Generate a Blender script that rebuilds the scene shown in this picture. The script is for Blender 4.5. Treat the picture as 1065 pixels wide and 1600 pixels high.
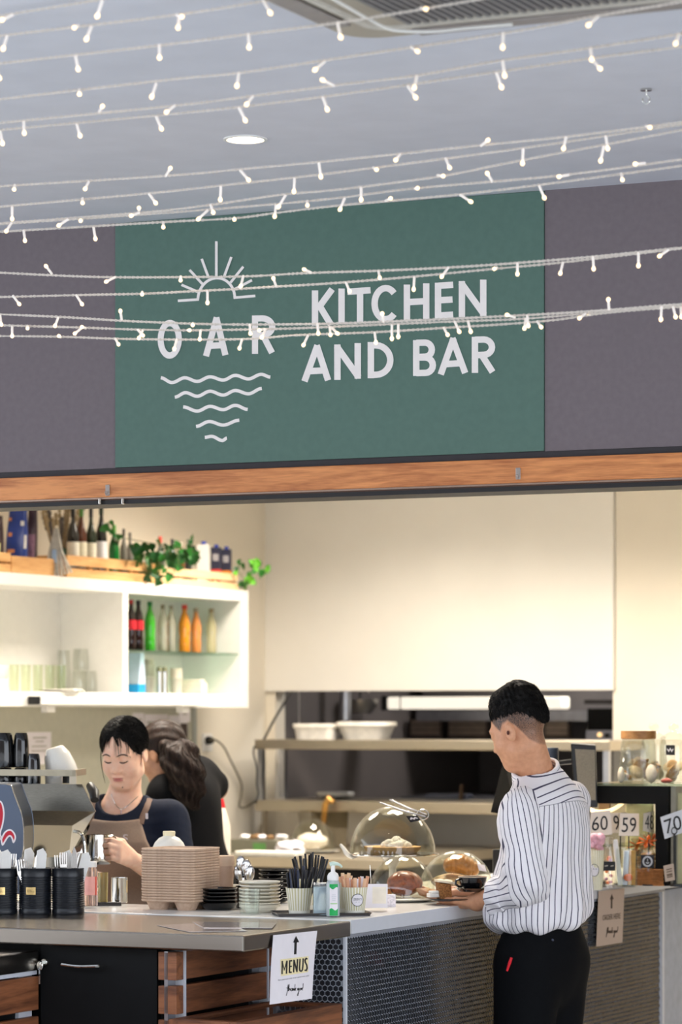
import bpy, math, random
import numpy as np
from mathutils import Vector, Matrix
from mathutils.bvhtree import BVHTree

for _o in list(bpy.data.objects):
    bpy.data.objects.remove(_o)
S = bpy.context.scene
COL = S.collection
random.seed(7)
PI = math.pi

# -- camera
F, CX, HY, CAMZ = 4940.0, 532.5, 1119.0, 1.60  # focal length in pixels of the 1065 px wide frame, horizon row, eye height
cam = bpy.data.cameras.new('camera')
cam.sensor_fit = 'HORIZONTAL'
cam.sensor_width = 36.0
cam.lens = 36.0 * F / 1065.0
cam.shift_y = (HY - 800.0) / 1065.0
cam.clip_start = 0.1
cam.clip_end = 200
cam.dof.use_dof = True
cam.dof.focus_distance = 8.45
cam.dof.aperture_fstop = 6.6
camo = bpy.data.objects.new('camera', cam)
camo.location = (0, 0, CAMZ)
camo.rotation_euler = (PI / 2, 0, 0)
COL.objects.link(camo)
S.camera = camo

# -- world, exposure
S.view_settings.view_transform = 'Standard'
S.view_settings.look = 'None'
S.view_settings.gamma = 1.0
S.view_settings.use_curve_mapping = False
S.view_settings.exposure = 0.0
S.cycles.max_bounces = 14
S.cycles.transmission_bounces = 14
S.cycles.transparent_max_bounces = 16
S.cycles.sample_clamp_indirect = 6.0
S.cycles.caustics_reflective = False
S.cycles.caustics_refractive = False
wd = bpy.data.worlds.new('sky')
S.world = wd
wd.use_nodes = True
_nt = wd.node_tree
_bg = _nt.nodes['Background']
_tc = _nt.nodes.new('ShaderNodeTexCoord')
_sp = _nt.nodes.new('ShaderNodeSeparateXYZ')
_rp = _nt.nodes.new('ShaderNodeValToRGB')
_nt.links.new(_tc.outputs['Generated'], _sp.inputs[0])
_nt.links.new(_sp.outputs['Z'], _rp.inputs[0])
_rp.color_ramp.elements[0].position = 0.0
_rp.color_ramp.elements[0].color = (0.90, 0.94, 1.0, 1)
_rp.color_ramp.elements[1].position = 0.6
_rp.color_ramp.elements[1].color = (0.66, 0.80, 1.0, 1)
_nt.links.new(_rp.outputs[0], _bg.inputs[0])
_bg.inputs[1].default_value = 4.0

# -- building frame: a runs right along the counter, b runs into the kitchen
TH = math.atan(0.4797)
CT, ST = math.cos(TH), math.sin(TH)
C0 = (-0.240, 7.777)
RZ = -TH

def L(a, b, z=0.0):
    return Vector((C0[0] + a * CT + b * ST, C0[1] - a * ST + b * CT, z))

def AB(w):
    dx, dy = w[0] - C0[0], w[1] - C0[1]
    return dx * CT - dy * ST, dx * ST + dy * CT

def W(px, py, Y):
    return Vector(((px - CX) / F * Y, Y, CAMZ + (HY - py) / F * Y))

def onz(px, py, z):
    return W(px, py, (CAMZ - z) * F / (py - HY))

def onb(px, py, b):
    dx = (px - CX) / F
    t = (b + C0[0] * ST + C0[1] * CT) / (dx * ST + CT)
    return W(px, py, t)

def ona(px, py, a):
    dx = (px - CX) / F
    t = (a + C0[0] * CT - C0[1] * ST) / (dx * CT - ST)
    return W(px, py, t)

def area(name, loc, sx, sy, power, col, rot=(0, 0, 0), spread=PI):
    l = bpy.data.lights.new(name, 'AREA')
    l.shape = 'RECTANGLE'
    l.size, l.size_y, l.energy, l.color, l.spread = sx, sy, power, col, spread
    o = bpy.data.objects.new(name, l)
    o.location, o.rotation_euler = loc, rot
    COL.objects.link(o)
    return o

WARM = (1.0, 0.905, 0.785)
ROOM_LIGHTS = [(-2.0, 2.6, 0.6, 0.6, 46), (-0.6, 2.5, 0.6, 0.6, 35), (-2.0, 4.8, 0.6, 0.6, 48), (-0.6, 4.8, 0.6, 0.6, 48), (0.5, 4.6, 0.6, 0.6, 25)]
for _a, _b, _sx, _sy, _p in ROOM_LIGHTS:
    area('room_lamp', L(_a, _b, 2.868), _sx, _sy, _p, WARM, (0, 0, RZ), 2.45)
area('kitchen_lamp', L(-1.6, 7.4, 2.5), 0.8, 0.3, 30, (1.0, 0.97, 0.95), (0, 0, RZ))

# -- materials
def lin(c):
    r = []
    for v in c[:3]:
        v = v / 255.0
        r.append(v / 12.92 if v <= 0.04045 else ((v + 0.055) / 1.055) ** 2.4)
    return (r[0], r[1], r[2], 1.0)

MATS = {}

def mat(name, col, rough=0.5, metal=0.0, var=0.08, scale=30.0, stretch=(1, 1, 1), bump=0.0, trans=0.0, ior=1.45, emis=0.0, coat=0.0,
        spec=0.5, sheen=0.0, sss=0.0, col2=None, alpha=1.0, detail=3.0, ecol=None):
    if name in MATS:
        return MATS[name]
    m = bpy.data.materials.new(name)
    m.use_nodes = True
    nt = m.node_tree
    p = nt.nodes['Principled BSDF']
    c = lin(col)
    p.inputs['Roughness'].default_value = rough
    p.inputs['Metallic'].default_value = metal
    p.inputs['IOR'].default_value = ior
    p.inputs['Specular IOR Level'].default_value = spec
    p.inputs['Transmission Weight'].default_value = trans
    p.inputs['Coat Weight'].default_value = coat
    p.inputs['Coat Roughness'].default_value = 0.05
    p.inputs['Sheen Weight'].default_value = sheen
    p.inputs['Alpha'].default_value = alpha
    if sss:
        p.inputs['Subsurface Weight'].default_value = sss
        p.inputs['Subsurface Radius'].default_value = (0.012, 0.005, 0.003)
        p.inputs['Subsurface Scale'].default_value = 1.0
    tc = nt.nodes.new('ShaderNodeTexCoord')
    mp = nt.nodes.new('ShaderNodeMapping')
    mp.inputs['Scale'].default_value = stretch
    nz = nt.nodes.new('ShaderNodeTexNoise')
    nz.inputs['Scale'].default_value = scale
    nz.inputs['Detail'].default_value = detail
    nt.links.new(tc.outputs['Object'], mp.inputs[0])
    nt.links.new(mp.outputs[0], nz.inputs[0])
    rp = nt.nodes.new('ShaderNodeValToRGB')
    rp.color_ramp.elements[0].position = 0.3
    rp.color_ramp.elements[1].position = 0.7
    if col2:
        a, b = c, lin(col2)
    else:
        a = tuple(min(1, x * (1 - var)) for x in c[:3]) + (1,)
        b = tuple(min(1, x * (1 + var)) for x in c[:3]) + (1,)
    rp.color_ramp.elements[0].color = a
    rp.color_ramp.elements[1].color = b
    nt.links.new(nz.outputs['Fac'], rp.inputs[0])
    nt.links.new(rp.outputs[0], p.inputs['Base Color'])
    if bump:
        bp = nt.nodes.new('ShaderNodeBump')
        bp.inputs['Strength'].default_value = bump
        bp.inputs['Distance'].default_value = 0.004
        nt.links.new(nz.outputs['Fac'], bp.inputs['Height'])
        nt.links.new(bp.outputs[0], p.inputs['Normal'])
    if emis:
        p.inputs['Emission Color'].default_value = lin(ecol) if ecol else c
        p.inputs['Emission Strength'].default_value = emis
    MATS[name] = m
    return m

def thin_glass(name, tint=(250, 252, 250), refl=1.0, rough=0.02):
    """thin-walled glass: clear transmission with a Fresnel reflection"""
    m = bpy.data.materials.new(name)
    m.use_nodes = True
    nt = m.node_tree
    for n in list(nt.nodes):
        if n.type == 'BSDF_PRINCIPLED':
            nt.nodes.remove(n)
    out = nt.nodes['Material Output']
    tr = nt.nodes.new('ShaderNodeBsdfTransparent')
    gl = nt.nodes.new('ShaderNodeBsdfGlossy')
    gl.inputs['Roughness'].default_value = rough
    fc = nt.nodes.new('ShaderNodeLayerWeight')
    pw = nt.nodes.new('ShaderNodeMath')
    pw.operation = 'POWER'
    pw.inputs[1].default_value = 4.0
    nt.links.new(fc.outputs['Facing'], pw.inputs[0])
    fr = nt.nodes.new('ShaderNodeMath')  # Schlick: 0.045 + 0.75 * facing ^ 4
    fr.operation = 'MULTIPLY_ADD'
    fr.inputs[1].default_value = 0.55
    fr.inputs[2].default_value = 0.045
    nt.links.new(pw.outputs[0], fr.inputs[0])
    nz = nt.nodes.new('ShaderNodeTexNoise')
    nz.inputs['Scale'].default_value = 9.0
    rp = nt.nodes.new('ShaderNodeValToRGB')
    c = lin(tint)
    rp.color_ramp.elements[0].color = tuple(x * 0.985 for x in c[:3]) + (1,)
    rp.color_ramp.elements[1].color = c
    nt.links.new(nz.outputs['Fac'], rp.inputs[0])
    nt.links.new(rp.outputs[0], tr.inputs[0])
    mu = nt.nodes.new('ShaderNodeMath')
    mu.operation = 'MULTIPLY'
    mu.inputs[1].default_value = refl
    nt.links.new(fr.outputs[0], mu.inputs[0])
    mx = nt.nodes.new('ShaderNodeMixShader')
    nt.links.new(mu.outputs[0], mx.inputs[0])
    nt.links.new(tr.outputs[0], mx.inputs[1])
    nt.links.new(gl.outputs[0], mx.inputs[2])
    nt.links.new(mx.outputs[0], out.inputs[0])
    MATS[name] = m
    return m

def stripes_mat(name, c0, c1, freq, duty, axis='X', rough=0.6):
    """paper printed with stripes around a cup (angle in object space)"""
    m = bpy.data.materials.new(name)
    m.use_nodes = True
    nt = m.node_tree
    p = nt.nodes['Principled BSDF']
    p.inputs['Roughness'].default_value = rough
    tc = nt.nodes.new('ShaderNodeTexCoord')
    sp = nt.nodes.new('ShaderNodeSeparateXYZ')
    nt.links.new(tc.outputs['Object'], sp.inputs[0])

    def math_(op, x, y=None):
        n = nt.nodes.new('ShaderNodeMath')
        n.operation = op
        for i, v in enumerate((x, y)):
            if v is None:
                continue
            if isinstance(v, (int, float)):
                n.inputs[i].default_value = v
            else:
                nt.links.new(v, n.inputs[i])
        return n.outputs[0]
    ang = math_('ARCTAN2', sp.outputs['Y'], sp.outputs['X'])
    v = math_('FRACT', math_('ADD', math_('MULTIPLY', ang, freq / (2 * PI)), 50.0))
    k = math_('LESS_THAN', v, duty)
    mx = nt.nodes.new('ShaderNodeMix')
    mx.data_type = 'RGBA'
    nt.links.new(k, mx.inputs[0])
    mx.inputs[6].default_value = lin(c0)
    mx.inputs[7].default_value = lin(c1)
    nt.links.new(mx.outputs[2], p.inputs['Base Color'])
    return m

def wood(name, c1, c2, stretch, scale=6.0, rough=0.5, knots=True):
    m = bpy.data.materials.new(name)
    m.use_nodes = True
    nt = m.node_tree
    p = nt.nodes['Principled BSDF']
    p.inputs['Roughness'].default_value = rough
    tc = nt.nodes.new('ShaderNodeTexCoord')
    mp = nt.nodes.new('ShaderNodeMapping')
    mp.inputs['Scale'].default_value = stretch
    oi = nt.nodes.new('ShaderNodeObjectInfo')
    ad = nt.nodes.new('ShaderNodeVectorMath')
    ad.operation = 'ADD'
    sc = nt.nodes.new('ShaderNodeVectorMath')
    sc.operation = 'SCALE'
    sc.inputs[0].default_value = (7.3, 3.1, 5.7)
    nt.links.new(oi.outputs['Random'], sc.inputs['Scale'])
    nt.links.new(tc.outputs['Object'], mp.inputs[0])
    nt.links.new(mp.outputs[0], ad.inputs[0])
    nt.links.new(sc.outputs[0], ad.inputs[1])
    n1 = nt.nodes.new('ShaderNodeTexNoise')
    n1.inputs['Scale'].default_value = scale
    n1.inputs['Detail'].default_value = 6
    n1.inputs['Distortion'].default_value = 0.6
    nt.links.new(ad.outputs[0], n1.inputs[0])
    n2 = nt.nodes.new('ShaderNodeTexNoise')
    n2.inputs['Scale'].default_value = scale * 6
    n2.inputs['Detail'].default_value = 4
    nt.links.new(ad.outputs[0], n2.inputs[0])
    mx = nt.nodes.new('ShaderNodeMath')
    mx.operation = 'MULTIPLY_ADD'
    mx.inputs[1].default_value = 0.35
    nt.links.new(n2.outputs['Fac'], mx.inputs[0])
    nt.links.new(n1.outputs['Fac'], mx.inputs[2])
    rp = nt.nodes.new('ShaderNodeValToRGB')
    e = rp.color_ramp.elements
    e[0].position, e[0].color = 0.50, lin(c1)
    e[1].position, e[1].color = 0.82, lin(c2)
    nt.links.new(mx.outputs[0], rp.inputs[0])
    nt.links.new(rp.outputs[0], p.inputs['Base Color'])
    bp = nt.nodes.new('ShaderNodeBump')
    bp.inputs['Strength'].default_value = 0.15
    bp.inputs['Distance'].default_value = 0.002
    nt.links.new(n2.outputs['Fac'], bp.inputs['Height'])
    nt.links.new(bp.outputs[0], p.inputs['Normal'])
    MATS[name] = m
    return m

# -- mesh helpers
class G:
    def __init__(s):
        s.v, s.f, s.m = [], [], None

    def _a(s, vs, fs):
        o = len(s.v)
        if s.m is not None:
            vs = [s.m @ Vector(q) for q in vs]
        s.v.extend([tuple(q) for q in vs])
        s.f.extend([tuple(i + o for i in f) for f in fs])
        return s

    def box(s, x0, x1, y0, y1, z0, z1):
        return s._a([(x, y, z) for x in (x0, x1) for y in (y0, y1) for z in (z0, z1)],
                    [(0, 1, 3, 2), (4, 6, 7, 5), (0, 4, 5, 1), (2, 3, 7, 6), (0, 2, 6, 4), (1, 5, 7, 3)])

    def hexa(s, p):
        """eight corners: bottom four counter-clockwise, top four"""
        return s._a(p, [(3, 2, 1, 0), (4, 5, 6, 7), (0, 1, 5, 4), (1, 2, 6, 5), (2, 3, 7, 6), (3, 0, 4, 7)])

    def lathe(s, prof, n=24, c=(0, 0, 0), a0=0.0, wob=None):
        vs, fs = [], []
        for k in range(n):
            t = a0 + 2 * PI * k / n
            for r, z in prof:
                rr = r * (wob(t, z) if wob else 1)
                vs.append((c[0] + rr * math.cos(t), c[1] + rr * math.sin(t), c[2] + z))
        q = len(prof)
        for k in range(n):
            j = (k + 1) % n
            for i in range(q - 1):
                fs.append((k * q + i, j * q + i, j * q + i + 1, k * q + i + 1))
        if prof[0][0] > 1e-6:
            fs.append(tuple(k * q for k in reversed(range(n))))
        if prof[-1][0] > 1e-6:
            fs.append(tuple(k * q + q - 1 for k in range(n)))
        return s._a(vs, fs)

    def ring(s, prof, n=24, c=(0, 0, 0)):
        """closed profile revolved (a shell)"""
        vs, fs = [], []
        q = len(prof)
        for k in range(n):
            t = 2 * PI * k / n
            for r, z in prof:
                vs.append((c[0] + r * math.cos(t), c[1] + r * math.sin(t), c[2] + z))
        for k in range(n):
            j = (k + 1) % n
            for i in range(q):
                i2 = (i + 1) % q
                fs.append((k * q + i, j * q + i, j * q + i2, k * q + i2))
        return s._a(vs, fs)

    def tube(s, pts, r, n=8, caps=True, flat=1.0, up=None):
        pts = [Vector(p) for p in pts]
        if not isinstance(r, (list, tuple)):
            r = [r] * len(pts)
        vs, fs = [], []
        u = None
        for i, p in enumerate(pts):
            d = (pts[min(i + 1, len(pts) - 1)] - pts[max(i - 1, 0)])
            d = d.normalized() if d.length > 1e-9 else Vector((0, 0, 1))
            if u is None:
                u = Vector(up) if up else (Vector((0, 0, 1)) if abs(d.z) < 0.9 else Vector((1, 0, 0)))
            u = (u - d * u.dot(d))
            u = u.normalized() if u.length > 1e-6 else d.orthogonal().normalized()
            w = d.cross(u)
            for k in range(n):
                t = 2 * PI * k / n
                vs.append(p + (u * math.cos(t) * flat + w * math.sin(t)) * r[i])
        for i in range(len(pts) - 1):
            for k in range(n):
                j = (k + 1) % n
                fs.append((i * n + k, i * n + j, (i + 1) * n + j, (i + 1) * n + k))
        if caps:
            fs.append(tuple(reversed(range(n))))
            fs.append(tuple((len(pts) - 1) * n + k for k in range(n)))
        return s._a(vs, fs)

    def prism(s, poly, fn0, fn1):
        """polygon (2D) between two mapping functions 2D -> 3D"""
        n = len(poly)
        vs = [fn0(*p) for p in poly] + [fn1(*p) for p in poly]
        fs = [tuple(reversed(range(n))), tuple(range(n, 2 * n))]
        for k in range(n):
            j = (k + 1) % n
            fs.append((k, j, n + j, n + k))
        return s._a(vs, fs)

    def stroke(s, pts, w, fn, t0=0.0, t1=0.0015, closed=False):
        """flat stroke of width w along 2D points; fn(x, y, depth) -> 3D"""
        P = [Vector(p) for p in pts]
        n = len(P)
        lo, ro = [], []
        for i in range(n):
            a = P[i - 1] if (i > 0 or closed) else None
            b = P[(i + 1) % n] if (i < n - 1 or closed) else None
            d1 = (P[i] - a).normalized() if a is not None else None
            d2 = (b - P[i]).normalized() if b is not None else None
            d = (d1 + d2) if (d1 is not None and d2 is not None) else (d1 if d1 is not None else d2)
            d = d.normalized() if d.length > 1e-6 else d2
            nn = Vector((-d.y, d.x))
            k = 1.0
            if d1 is not None and d2 is not None:
                k = 1.0 / max(0.5, nn.dot(Vector((-d1.y, d1.x))))
            lo.append(P[i] + nn * (w / 2 * k))
            ro.append(P[i] - nn * (w / 2 * k))
        vs = []
        for q in (t0, t1):
            vs += [fn(p.x, p.y, q) for p in lo] + [fn(p.x, p.y, q) for p in ro]
        fs = []
        m = n if closed else n - 1
        for i in range(m):
            j = (i + 1) % n
            fs.append((2 * n + i, 3 * n + i, 3 * n + j, 2 * n + j))
            fs.append((i, j, n + j, n + i))
            fs.append((i, 2 * n + i, 2 * n + j, j))
            fs.append((n + i, n + j, 3 * n + j, 3 * n + i))
        if not closed:
            fs.append((0, n, 3 * n, 2 * n))
            fs.append((n - 1, 3 * n - 1, 4 * n - 1, 2 * n - 1))
        return s._a(vs, fs)

    def ball(s, c, rx, ry=None, rz=None, n=12, m=8, fn=None):
        ry = rx if ry is None else ry
        rz = rx if rz is None else rz
        vs, fs = [], []
        for i in range(1, m):
            ph = PI * i / m
            for k in range(n):
                t = 2 * PI * k / n
                q = Vector((math.sin(ph) * math.cos(t), math.sin(ph) * math.sin(t), math.cos(ph)))
                d = fn(q) if fn else 1.0
                vs.append((c[0] + q.x * rx * d, c[1] + q.y * ry * d, c[2] + q.z * rz * d))
        vs.append((c[0], c[1], c[2] + rz * (fn(Vector((0, 0, 1))) if fn else 1)))
        vs.append((c[0], c[1], c[2] - rz * (fn(Vector((0, 0, -1))) if fn else 1)))
        T, B = len(vs) - 2, len(vs) - 1
        for k in range(n):
            j = (k + 1) % n
            fs.append((T, k, j))
            fs.append((B, (m - 2) * n + j, (m - 2) * n + k))
            for i in range(m - 2):
                fs.append((i * n + k, (i + 1) * n + k, (i + 1) * n + j, i * n + j))
        return s._a(vs, fs)

    def grid(s, fn, nu, nv, thick=None):
        """fn(u, v) in 0..1 -> 3D point; thick gives it a second skin"""
        vs = [Vector(fn(i / nu, j / nv)) for i in range(nu + 1) for j in range(nv + 1)]
        q = nv + 1
        fs = [(i * q + j, (i + 1) * q + j, (i + 1) * q + j + 1, i * q + j + 1) for i in range(nu) for j in range(nv)]
        if thick:
            nn = len(vs)
            T = Vector(thick)
            vs = vs + [p + T for p in vs]
            fs += [tuple(nn + k for k in reversed(f)) for f in fs]
            per = [(i, 0) for i in range(nu)] + [(nu, j) for j in range(nv)] + [(i, nv) for i in range(nu, 0, -1)] + [(0, j) for j in range(nv, 0, -1)]
            idx = [i * q + j for i, j in per]
            for k in range(len(idx)):
                a, b = idx[k], idx[(k + 1) % len(idx)]
                fs.append((a, a + nn, b + nn, b))
        return s._a(vs, fs)

def smooth_mesh(me, ang=40):
    me.polygons.foreach_set('use_smooth', [True] * len(me.polygons))
    me.set_sharp_from_angle(angle=math.radians(ang))

def obj(name, g, m, parent=None, smooth=None, bevel=0.0, frame=False, label=None, loc=None, rz=0.0, seg=2):
    me = bpy.data.meshes.new(name)
    me.from_pydata(g.v, [], g.f)
    me.update()
    if m is not None:
        me.materials.append(m)
    if smooth:
        smooth_mesh(me, smooth if smooth is not True else 40)
    o = bpy.data.objects.new(name, me)
    COL.objects.link(o)
    if parent is not None:
        o.parent = parent
    elif frame:
        o.location = (C0[0], C0[1], 0)
        o.rotation_euler = (0, 0, RZ)
    if loc is not None:
        o.location = loc
        o.rotation_euler = (0, 0, rz)
    if bevel:
        b = o.modifiers.new('bevel', 'BEVEL')
        b.width, b.segments, b.limit_method, b.angle_limit = bevel, seg, 'ANGLE', math.radians(40)
        b.harden_normals = False
    if label:
        o['label'] = label
    return o

def thing(name, label, cat, loc, rz=RZ, group=None):
    o = bpy.data.objects.new(name, None)
    o.empty_display_size = 0.05
    COL.objects.link(o)
    o.location, o.rotation_euler = loc, (0, 0, rz)
    return tag(o, label, cat, group)

def tag(o, label, cat, group=None):
    o['label'], o['category'] = label, cat
    if group:
        o['group'] = group
    return o

def struct(o):
    o['kind'] = 'structure'
    return o

def stuff(o):
    o['kind'] = 'stuff'
    return o

def kids(o):
    return [c for c in o.children]

def dup(root, loc, rz=None, label=None, group=None):
    r = root.copy()
    COL.objects.link(r)
    r.location = loc
    if rz is not None:
        r.rotation_euler = (0, 0, rz)
    if label:
        r['label'] = label
    if group:
        r['group'] = group
    for ch in root.children:
        c = ch.copy()
        COL.objects.link(c)
        c.parent = r
        for gch in ch.children:
            d = gch.copy()
            COL.objects.link(d)
            d.parent = c
    return r

ORD = ['topmost', 'second from the top', 'third from the top', 'fourth from the top', 'fifth from the top', 'sixth from the top', 'seventh from the top',
       'eighth from the top', 'ninth from the top', 'tenth from the top', 'eleventh from the top', 'twelfth from the top', 'thirteenth from the top',
       'fourteenth from the top', 'fifteenth from the top', 'sixteenth from the top', 'seventeenth from the top', 'eighteenth from the top',
       'nineteenth from the top', 'twentieth from the top']

def text_geo(txt, size=1.0):
    """flat outline of a line of text in Blender's own font: (verts 2D, faces, width)"""
    cu = bpy.data.curves.new('t', 'FONT')
    cu.body = txt
    cu.size = size
    cu.resolution_u = 3
    o = bpy.data.objects.new('t', cu)
    COL.objects.link(o)
    dg = bpy.context.evaluated_depsgraph_get()
    me = bpy.data.meshes.new_from_object(o.evaluated_get(dg))
    vs = [(v.co.x, v.co.y) for v in me.vertices]
    fs = [tuple(p.vertices) for p in me.polygons]
    bpy.data.objects.remove(o)
    bpy.data.curves.remove(cu)
    bpy.data.meshes.remove(me)
    return vs, fs

def text_on(g, txt, fn, x0, y0, x1, y1, depth=0.0008):
    """text stretched into the box x0..x1, y0..y1 of the surface fn(x, y, depth)"""
    vs, fs = text_geo(txt)
    ax, bx = min(v[0] for v in vs), max(v[0] for v in vs)
    ay, by = min(v[1] for v in vs), max(v[1] for v in vs)
    out = [fn(x0 + (v[0] - ax) / (bx - ax) * (x1 - x0), y0 + (v[1] - ay) / (by - ay) * (y1 - y0), depth) for v in vs]
    g._a(out, fs)

def arc(cx, cy, rx, ry, a0, a1, n=12):
    return [(cx + rx * math.cos(math.radians(a0 + (a1 - a0) * k / n)), cy + ry * math.sin(math.radians(a0 + (a1 - a0) * k / n))) for k in range(n + 1)]

def spline(pts, per=6):
    """Catmull-Rom through points (any dimension)"""
    P = [np.array(p, float) for p in pts]
    out = []
    for i in range(len(P) - 1):
        p0, p1, p2, p3 = P[max(i - 1, 0)], P[i], P[i + 1], P[min(i + 2, len(P) - 1)]
        for k in range(per):
            t = k / per
            out.append(tuple(0.5 * (2 * p1 + (p2 - p0) * t + (2 * p0 - 5 * p1 + 4 * p2 - p3) * t * t + (3 * p1 - p0 - 3 * p2 + p3) * t ** 3)))
    out.append(tuple(P[-1]))
    return out
# == materials used throughout
M_CEIL = mat('ceiling paint', (216, 217, 226), 0.85, var=0.03, scale=8)
M_FLOOR = mat('concrete floor', (186, 182, 174), 0.6, var=0.12, scale=5)
M_GREYWALL = mat('grey painted fascia', (116, 106, 110), 0.75, var=0.05, scale=60, bump=0.05)
M_GREEN = mat('green sign paint', (84, 113, 102), 0.6, var=0.05, scale=50, bump=0.04)
M_PRINT = mat('white sign paint', (246, 238, 234), 0.55, var=0.03)
M_DARKTRIM = mat('dark trim', (52, 48, 52), 0.6)
M_BLACKTRIM = mat('black track', (24, 20, 22), 0.5)
M_ALU = mat('aluminium trim', (190, 192, 198), 0.3, 1.0, var=0.05)
M_CREAM = mat('cream wall paint', (238, 229, 212), 0.6, var=0.02, scale=4)
M_WHITEWALL = mat('white wall paint', (244, 240, 232), 0.6, var=0.02, scale=4)
M_BEAM = wood('jarrah beam', (172, 98, 48), (226, 148, 86), (1.2, 12, 14), 3.0, 0.45)
M_STEEL = mat('brushed steel', (146, 139, 131), 0.24, 1.0, var=0.08, scale=40, stretch=(1, 30, 30))
M_STEELV = mat('satin steel', (186, 176, 158), 0.38, 1.0, var=0.08, scale=30, stretch=(1, 20, 20))
M_CHROME = mat('chrome', (212, 210, 204), 0.08, 1.0, var=0.03)
M_BLACK = mat('black laminate', (11, 11, 12), 0.6, var=0.1, spec=0.2)
M_BLACKGLOSS = mat('black glaze', (12, 13, 16), 0.12, var=0.05, coat=0.5)
M_BLACKPLASTIC = mat('black plastic', (20, 20, 22), 0.4, var=0.1)
M_WHITETOP = mat('white stone worktop', (232, 230, 226), 0.25, var=0.03, scale=60)
M_WHITEEDGE = mat('white laminate edge', (205, 207, 214), 0.4, var=0.02)
M_WHITE = mat('white gloss', (240, 238, 234), 0.3, var=0.02)
M_WHITEMELAMINE = mat('white melamine', (238, 236, 230), 0.45, var=0.015)
M_TILE = mat('dark hexagon tile', (38, 40, 46), 0.14, var=0.35, scale=55, spec=0.7)
M_GROUT = mat('pale grout', (168, 172, 182), 0.8, var=0.08)
M_PLANK = wood('merbau plank', (84, 46, 26), (138, 84, 52), (12, 1.0, 14), 3.0, 0.5)
M_PLANKX = wood('merbau block', (96, 54, 32), (148, 92, 58), (1.2, 8, 14), 4.0, 0.5)
M_GLASS = thin_glass('clear glass')
M_CRATE = wood('pine crate', (196, 142, 82), (226, 176, 116), (10, 1, 10), 3.0, 0.6)
M_KITCHENDARK = mat('dark kitchen steel', (122, 117, 116), 0.45, 0.6, var=0.15, scale=4)
M_PAPER = mat('white paper', (236, 230, 234), 0.7, var=0.02)
M_INK = mat('black ink', (24, 22, 26), 0.6)
M_CERAMIC = mat('white ceramic', (240, 236, 226), 0.2, var=0.02, coat=0.3)
M_CREAMCERAMIC = mat('cream ceramic', (240, 234, 218), 0.25, var=0.02, coat=0.3)

# == the setting
g = G().box(-12, 13, -17.1, 9.6, -0.1, 0.0)
struct(obj('floor', g, M_FLOOR, frame=True))
ZC = 3.015
BB = 1.0  # front plane of the fascia above the servery
g = G().box(-5.5, 6.5, -3.6, BB + 0.12, ZC, ZC + 0.12)
struct(obj('ceiling', g, M_CEIL, frame=True))

def zb(py, px=532.5, b=BB):
    return onb(px, py, b).z

z_beam_t, z_beam_b, z_blk, z_dark = zb(728.0), zb(766.6), zb(776.4), zb(717.5)
aL, aR = AB(onb(181, 700, BB))[0], AB(onb(850, 500, BB))[0]
g = G().box(-5.5, aL - 0.0015, BB, BB + 0.12, z_dark, ZC)
struct(obj('wall_front_left', g, M_GREYWALL, frame=True))
g = G().box(aR + 0.0015, 6.5, BB, BB + 0.12, z_dark, ZC)
struct(obj('wall_front_right', g, M_GREYWALL, frame=True))
g = G().box(aL - 0.0015, aR + 0.0015, BB + 0.006, BB + 0.12, z_dark, ZC)
struct(obj('wall_front', g, M_DARKTRIM, frame=True))
g = G().box(-5.5, 6.5, BB + 0.004, BB + 0.12, z_beam_t, z_dark)
struct(obj('trim_1', g, M_DARKTRIM, frame=True))
g = G().box(-5.5, 6.5, BB - 0.02, BB + 0.14, z_beam_b + 0.003, z_beam_t)
struct(obj('trim_2', g, M_BEAM, frame=True, bevel=0.002))
g = G().box(-5.5, 6.5, BB - 0.012, BB + 0.02, z_beam_b - 0.002, z_beam_b + 0.003)
struct(obj('trim_3', g, mat('bronze trim', (150, 128, 114), 0.35, 0.8), frame=True))
g = G().box(-5.5, 6.5, BB - 0.002, BB + 0.14, z_blk + 0.012, z_beam_b - 0.002)
struct(obj('trim_4', g, mat('brown track liner', (96, 62, 44), 0.5), frame=True))
g = G().box(-5.5, 6.5, BB - 0.006, BB + 0.14, z_blk, z_blk + 0.012)
struct(obj('trim_5', g, M_BLACKTRIM, frame=True))

# kitchen shell
AWL, BWB = -3.10, 6.22  # left wall plane, back wall plane
g = G().box(AWL - 0.12, AWL, BB + 0.14, 9.0, 0, 2.9)
struct(obj('wall_left', g, M_CREAM, frame=True))
g = G().box(-5.5, AWL - 0.12, BB + 0.14, BB + 0.26, 0, z_blk)
struct(obj('wall_return', g, M_CREAM, frame=True))
a_l, a_r = AB(onb(430, 1100, BWB))[0], AB(onb(957, 1100, BWB))[0]
z_ot, z_ob = onb(690, 1079, BWB).z, onb(690, 1268, BWB).z
g = G().box(AWL, a_r + 0.008, BWB - 0.018, BWB + 0.1, z_ot, 2.9)
struct(obj('wall_back', g, M_WHITEWALL, frame=True))
g = G().box(AWL, a_l, BWB, BWB + 0.1, z_ob, z_ot)
g.box(AWL, a_r, BWB, BWB + 0.1, 0, z_ob)
struct(obj('wall_back_lower', g, M_CREAM, frame=True))
g = G().box(a_r, 0.9, BWB + 0.002, BWB + 0.1, 0, z_ot)
g.box(a_r + 0.012, 0.9, BWB + 0.002, BWB + 0.1, z_ot, 2.9)
struct(obj('wall_back_right', g, M_CREAM, frame=True))
M_BROWNWALL = mat('brown reflected wall', (200, 176, 130), 0.7, var=0.1, scale=3)
struct(obj('wall_reflect_brown', G().box(0.9, 2.3, BWB - 0.02, BWB + 0.1, 0, 2.9), M_BROWNWALL, frame=True))  # unseen wall, its brown chosen for the reflection in the side tiles
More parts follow.
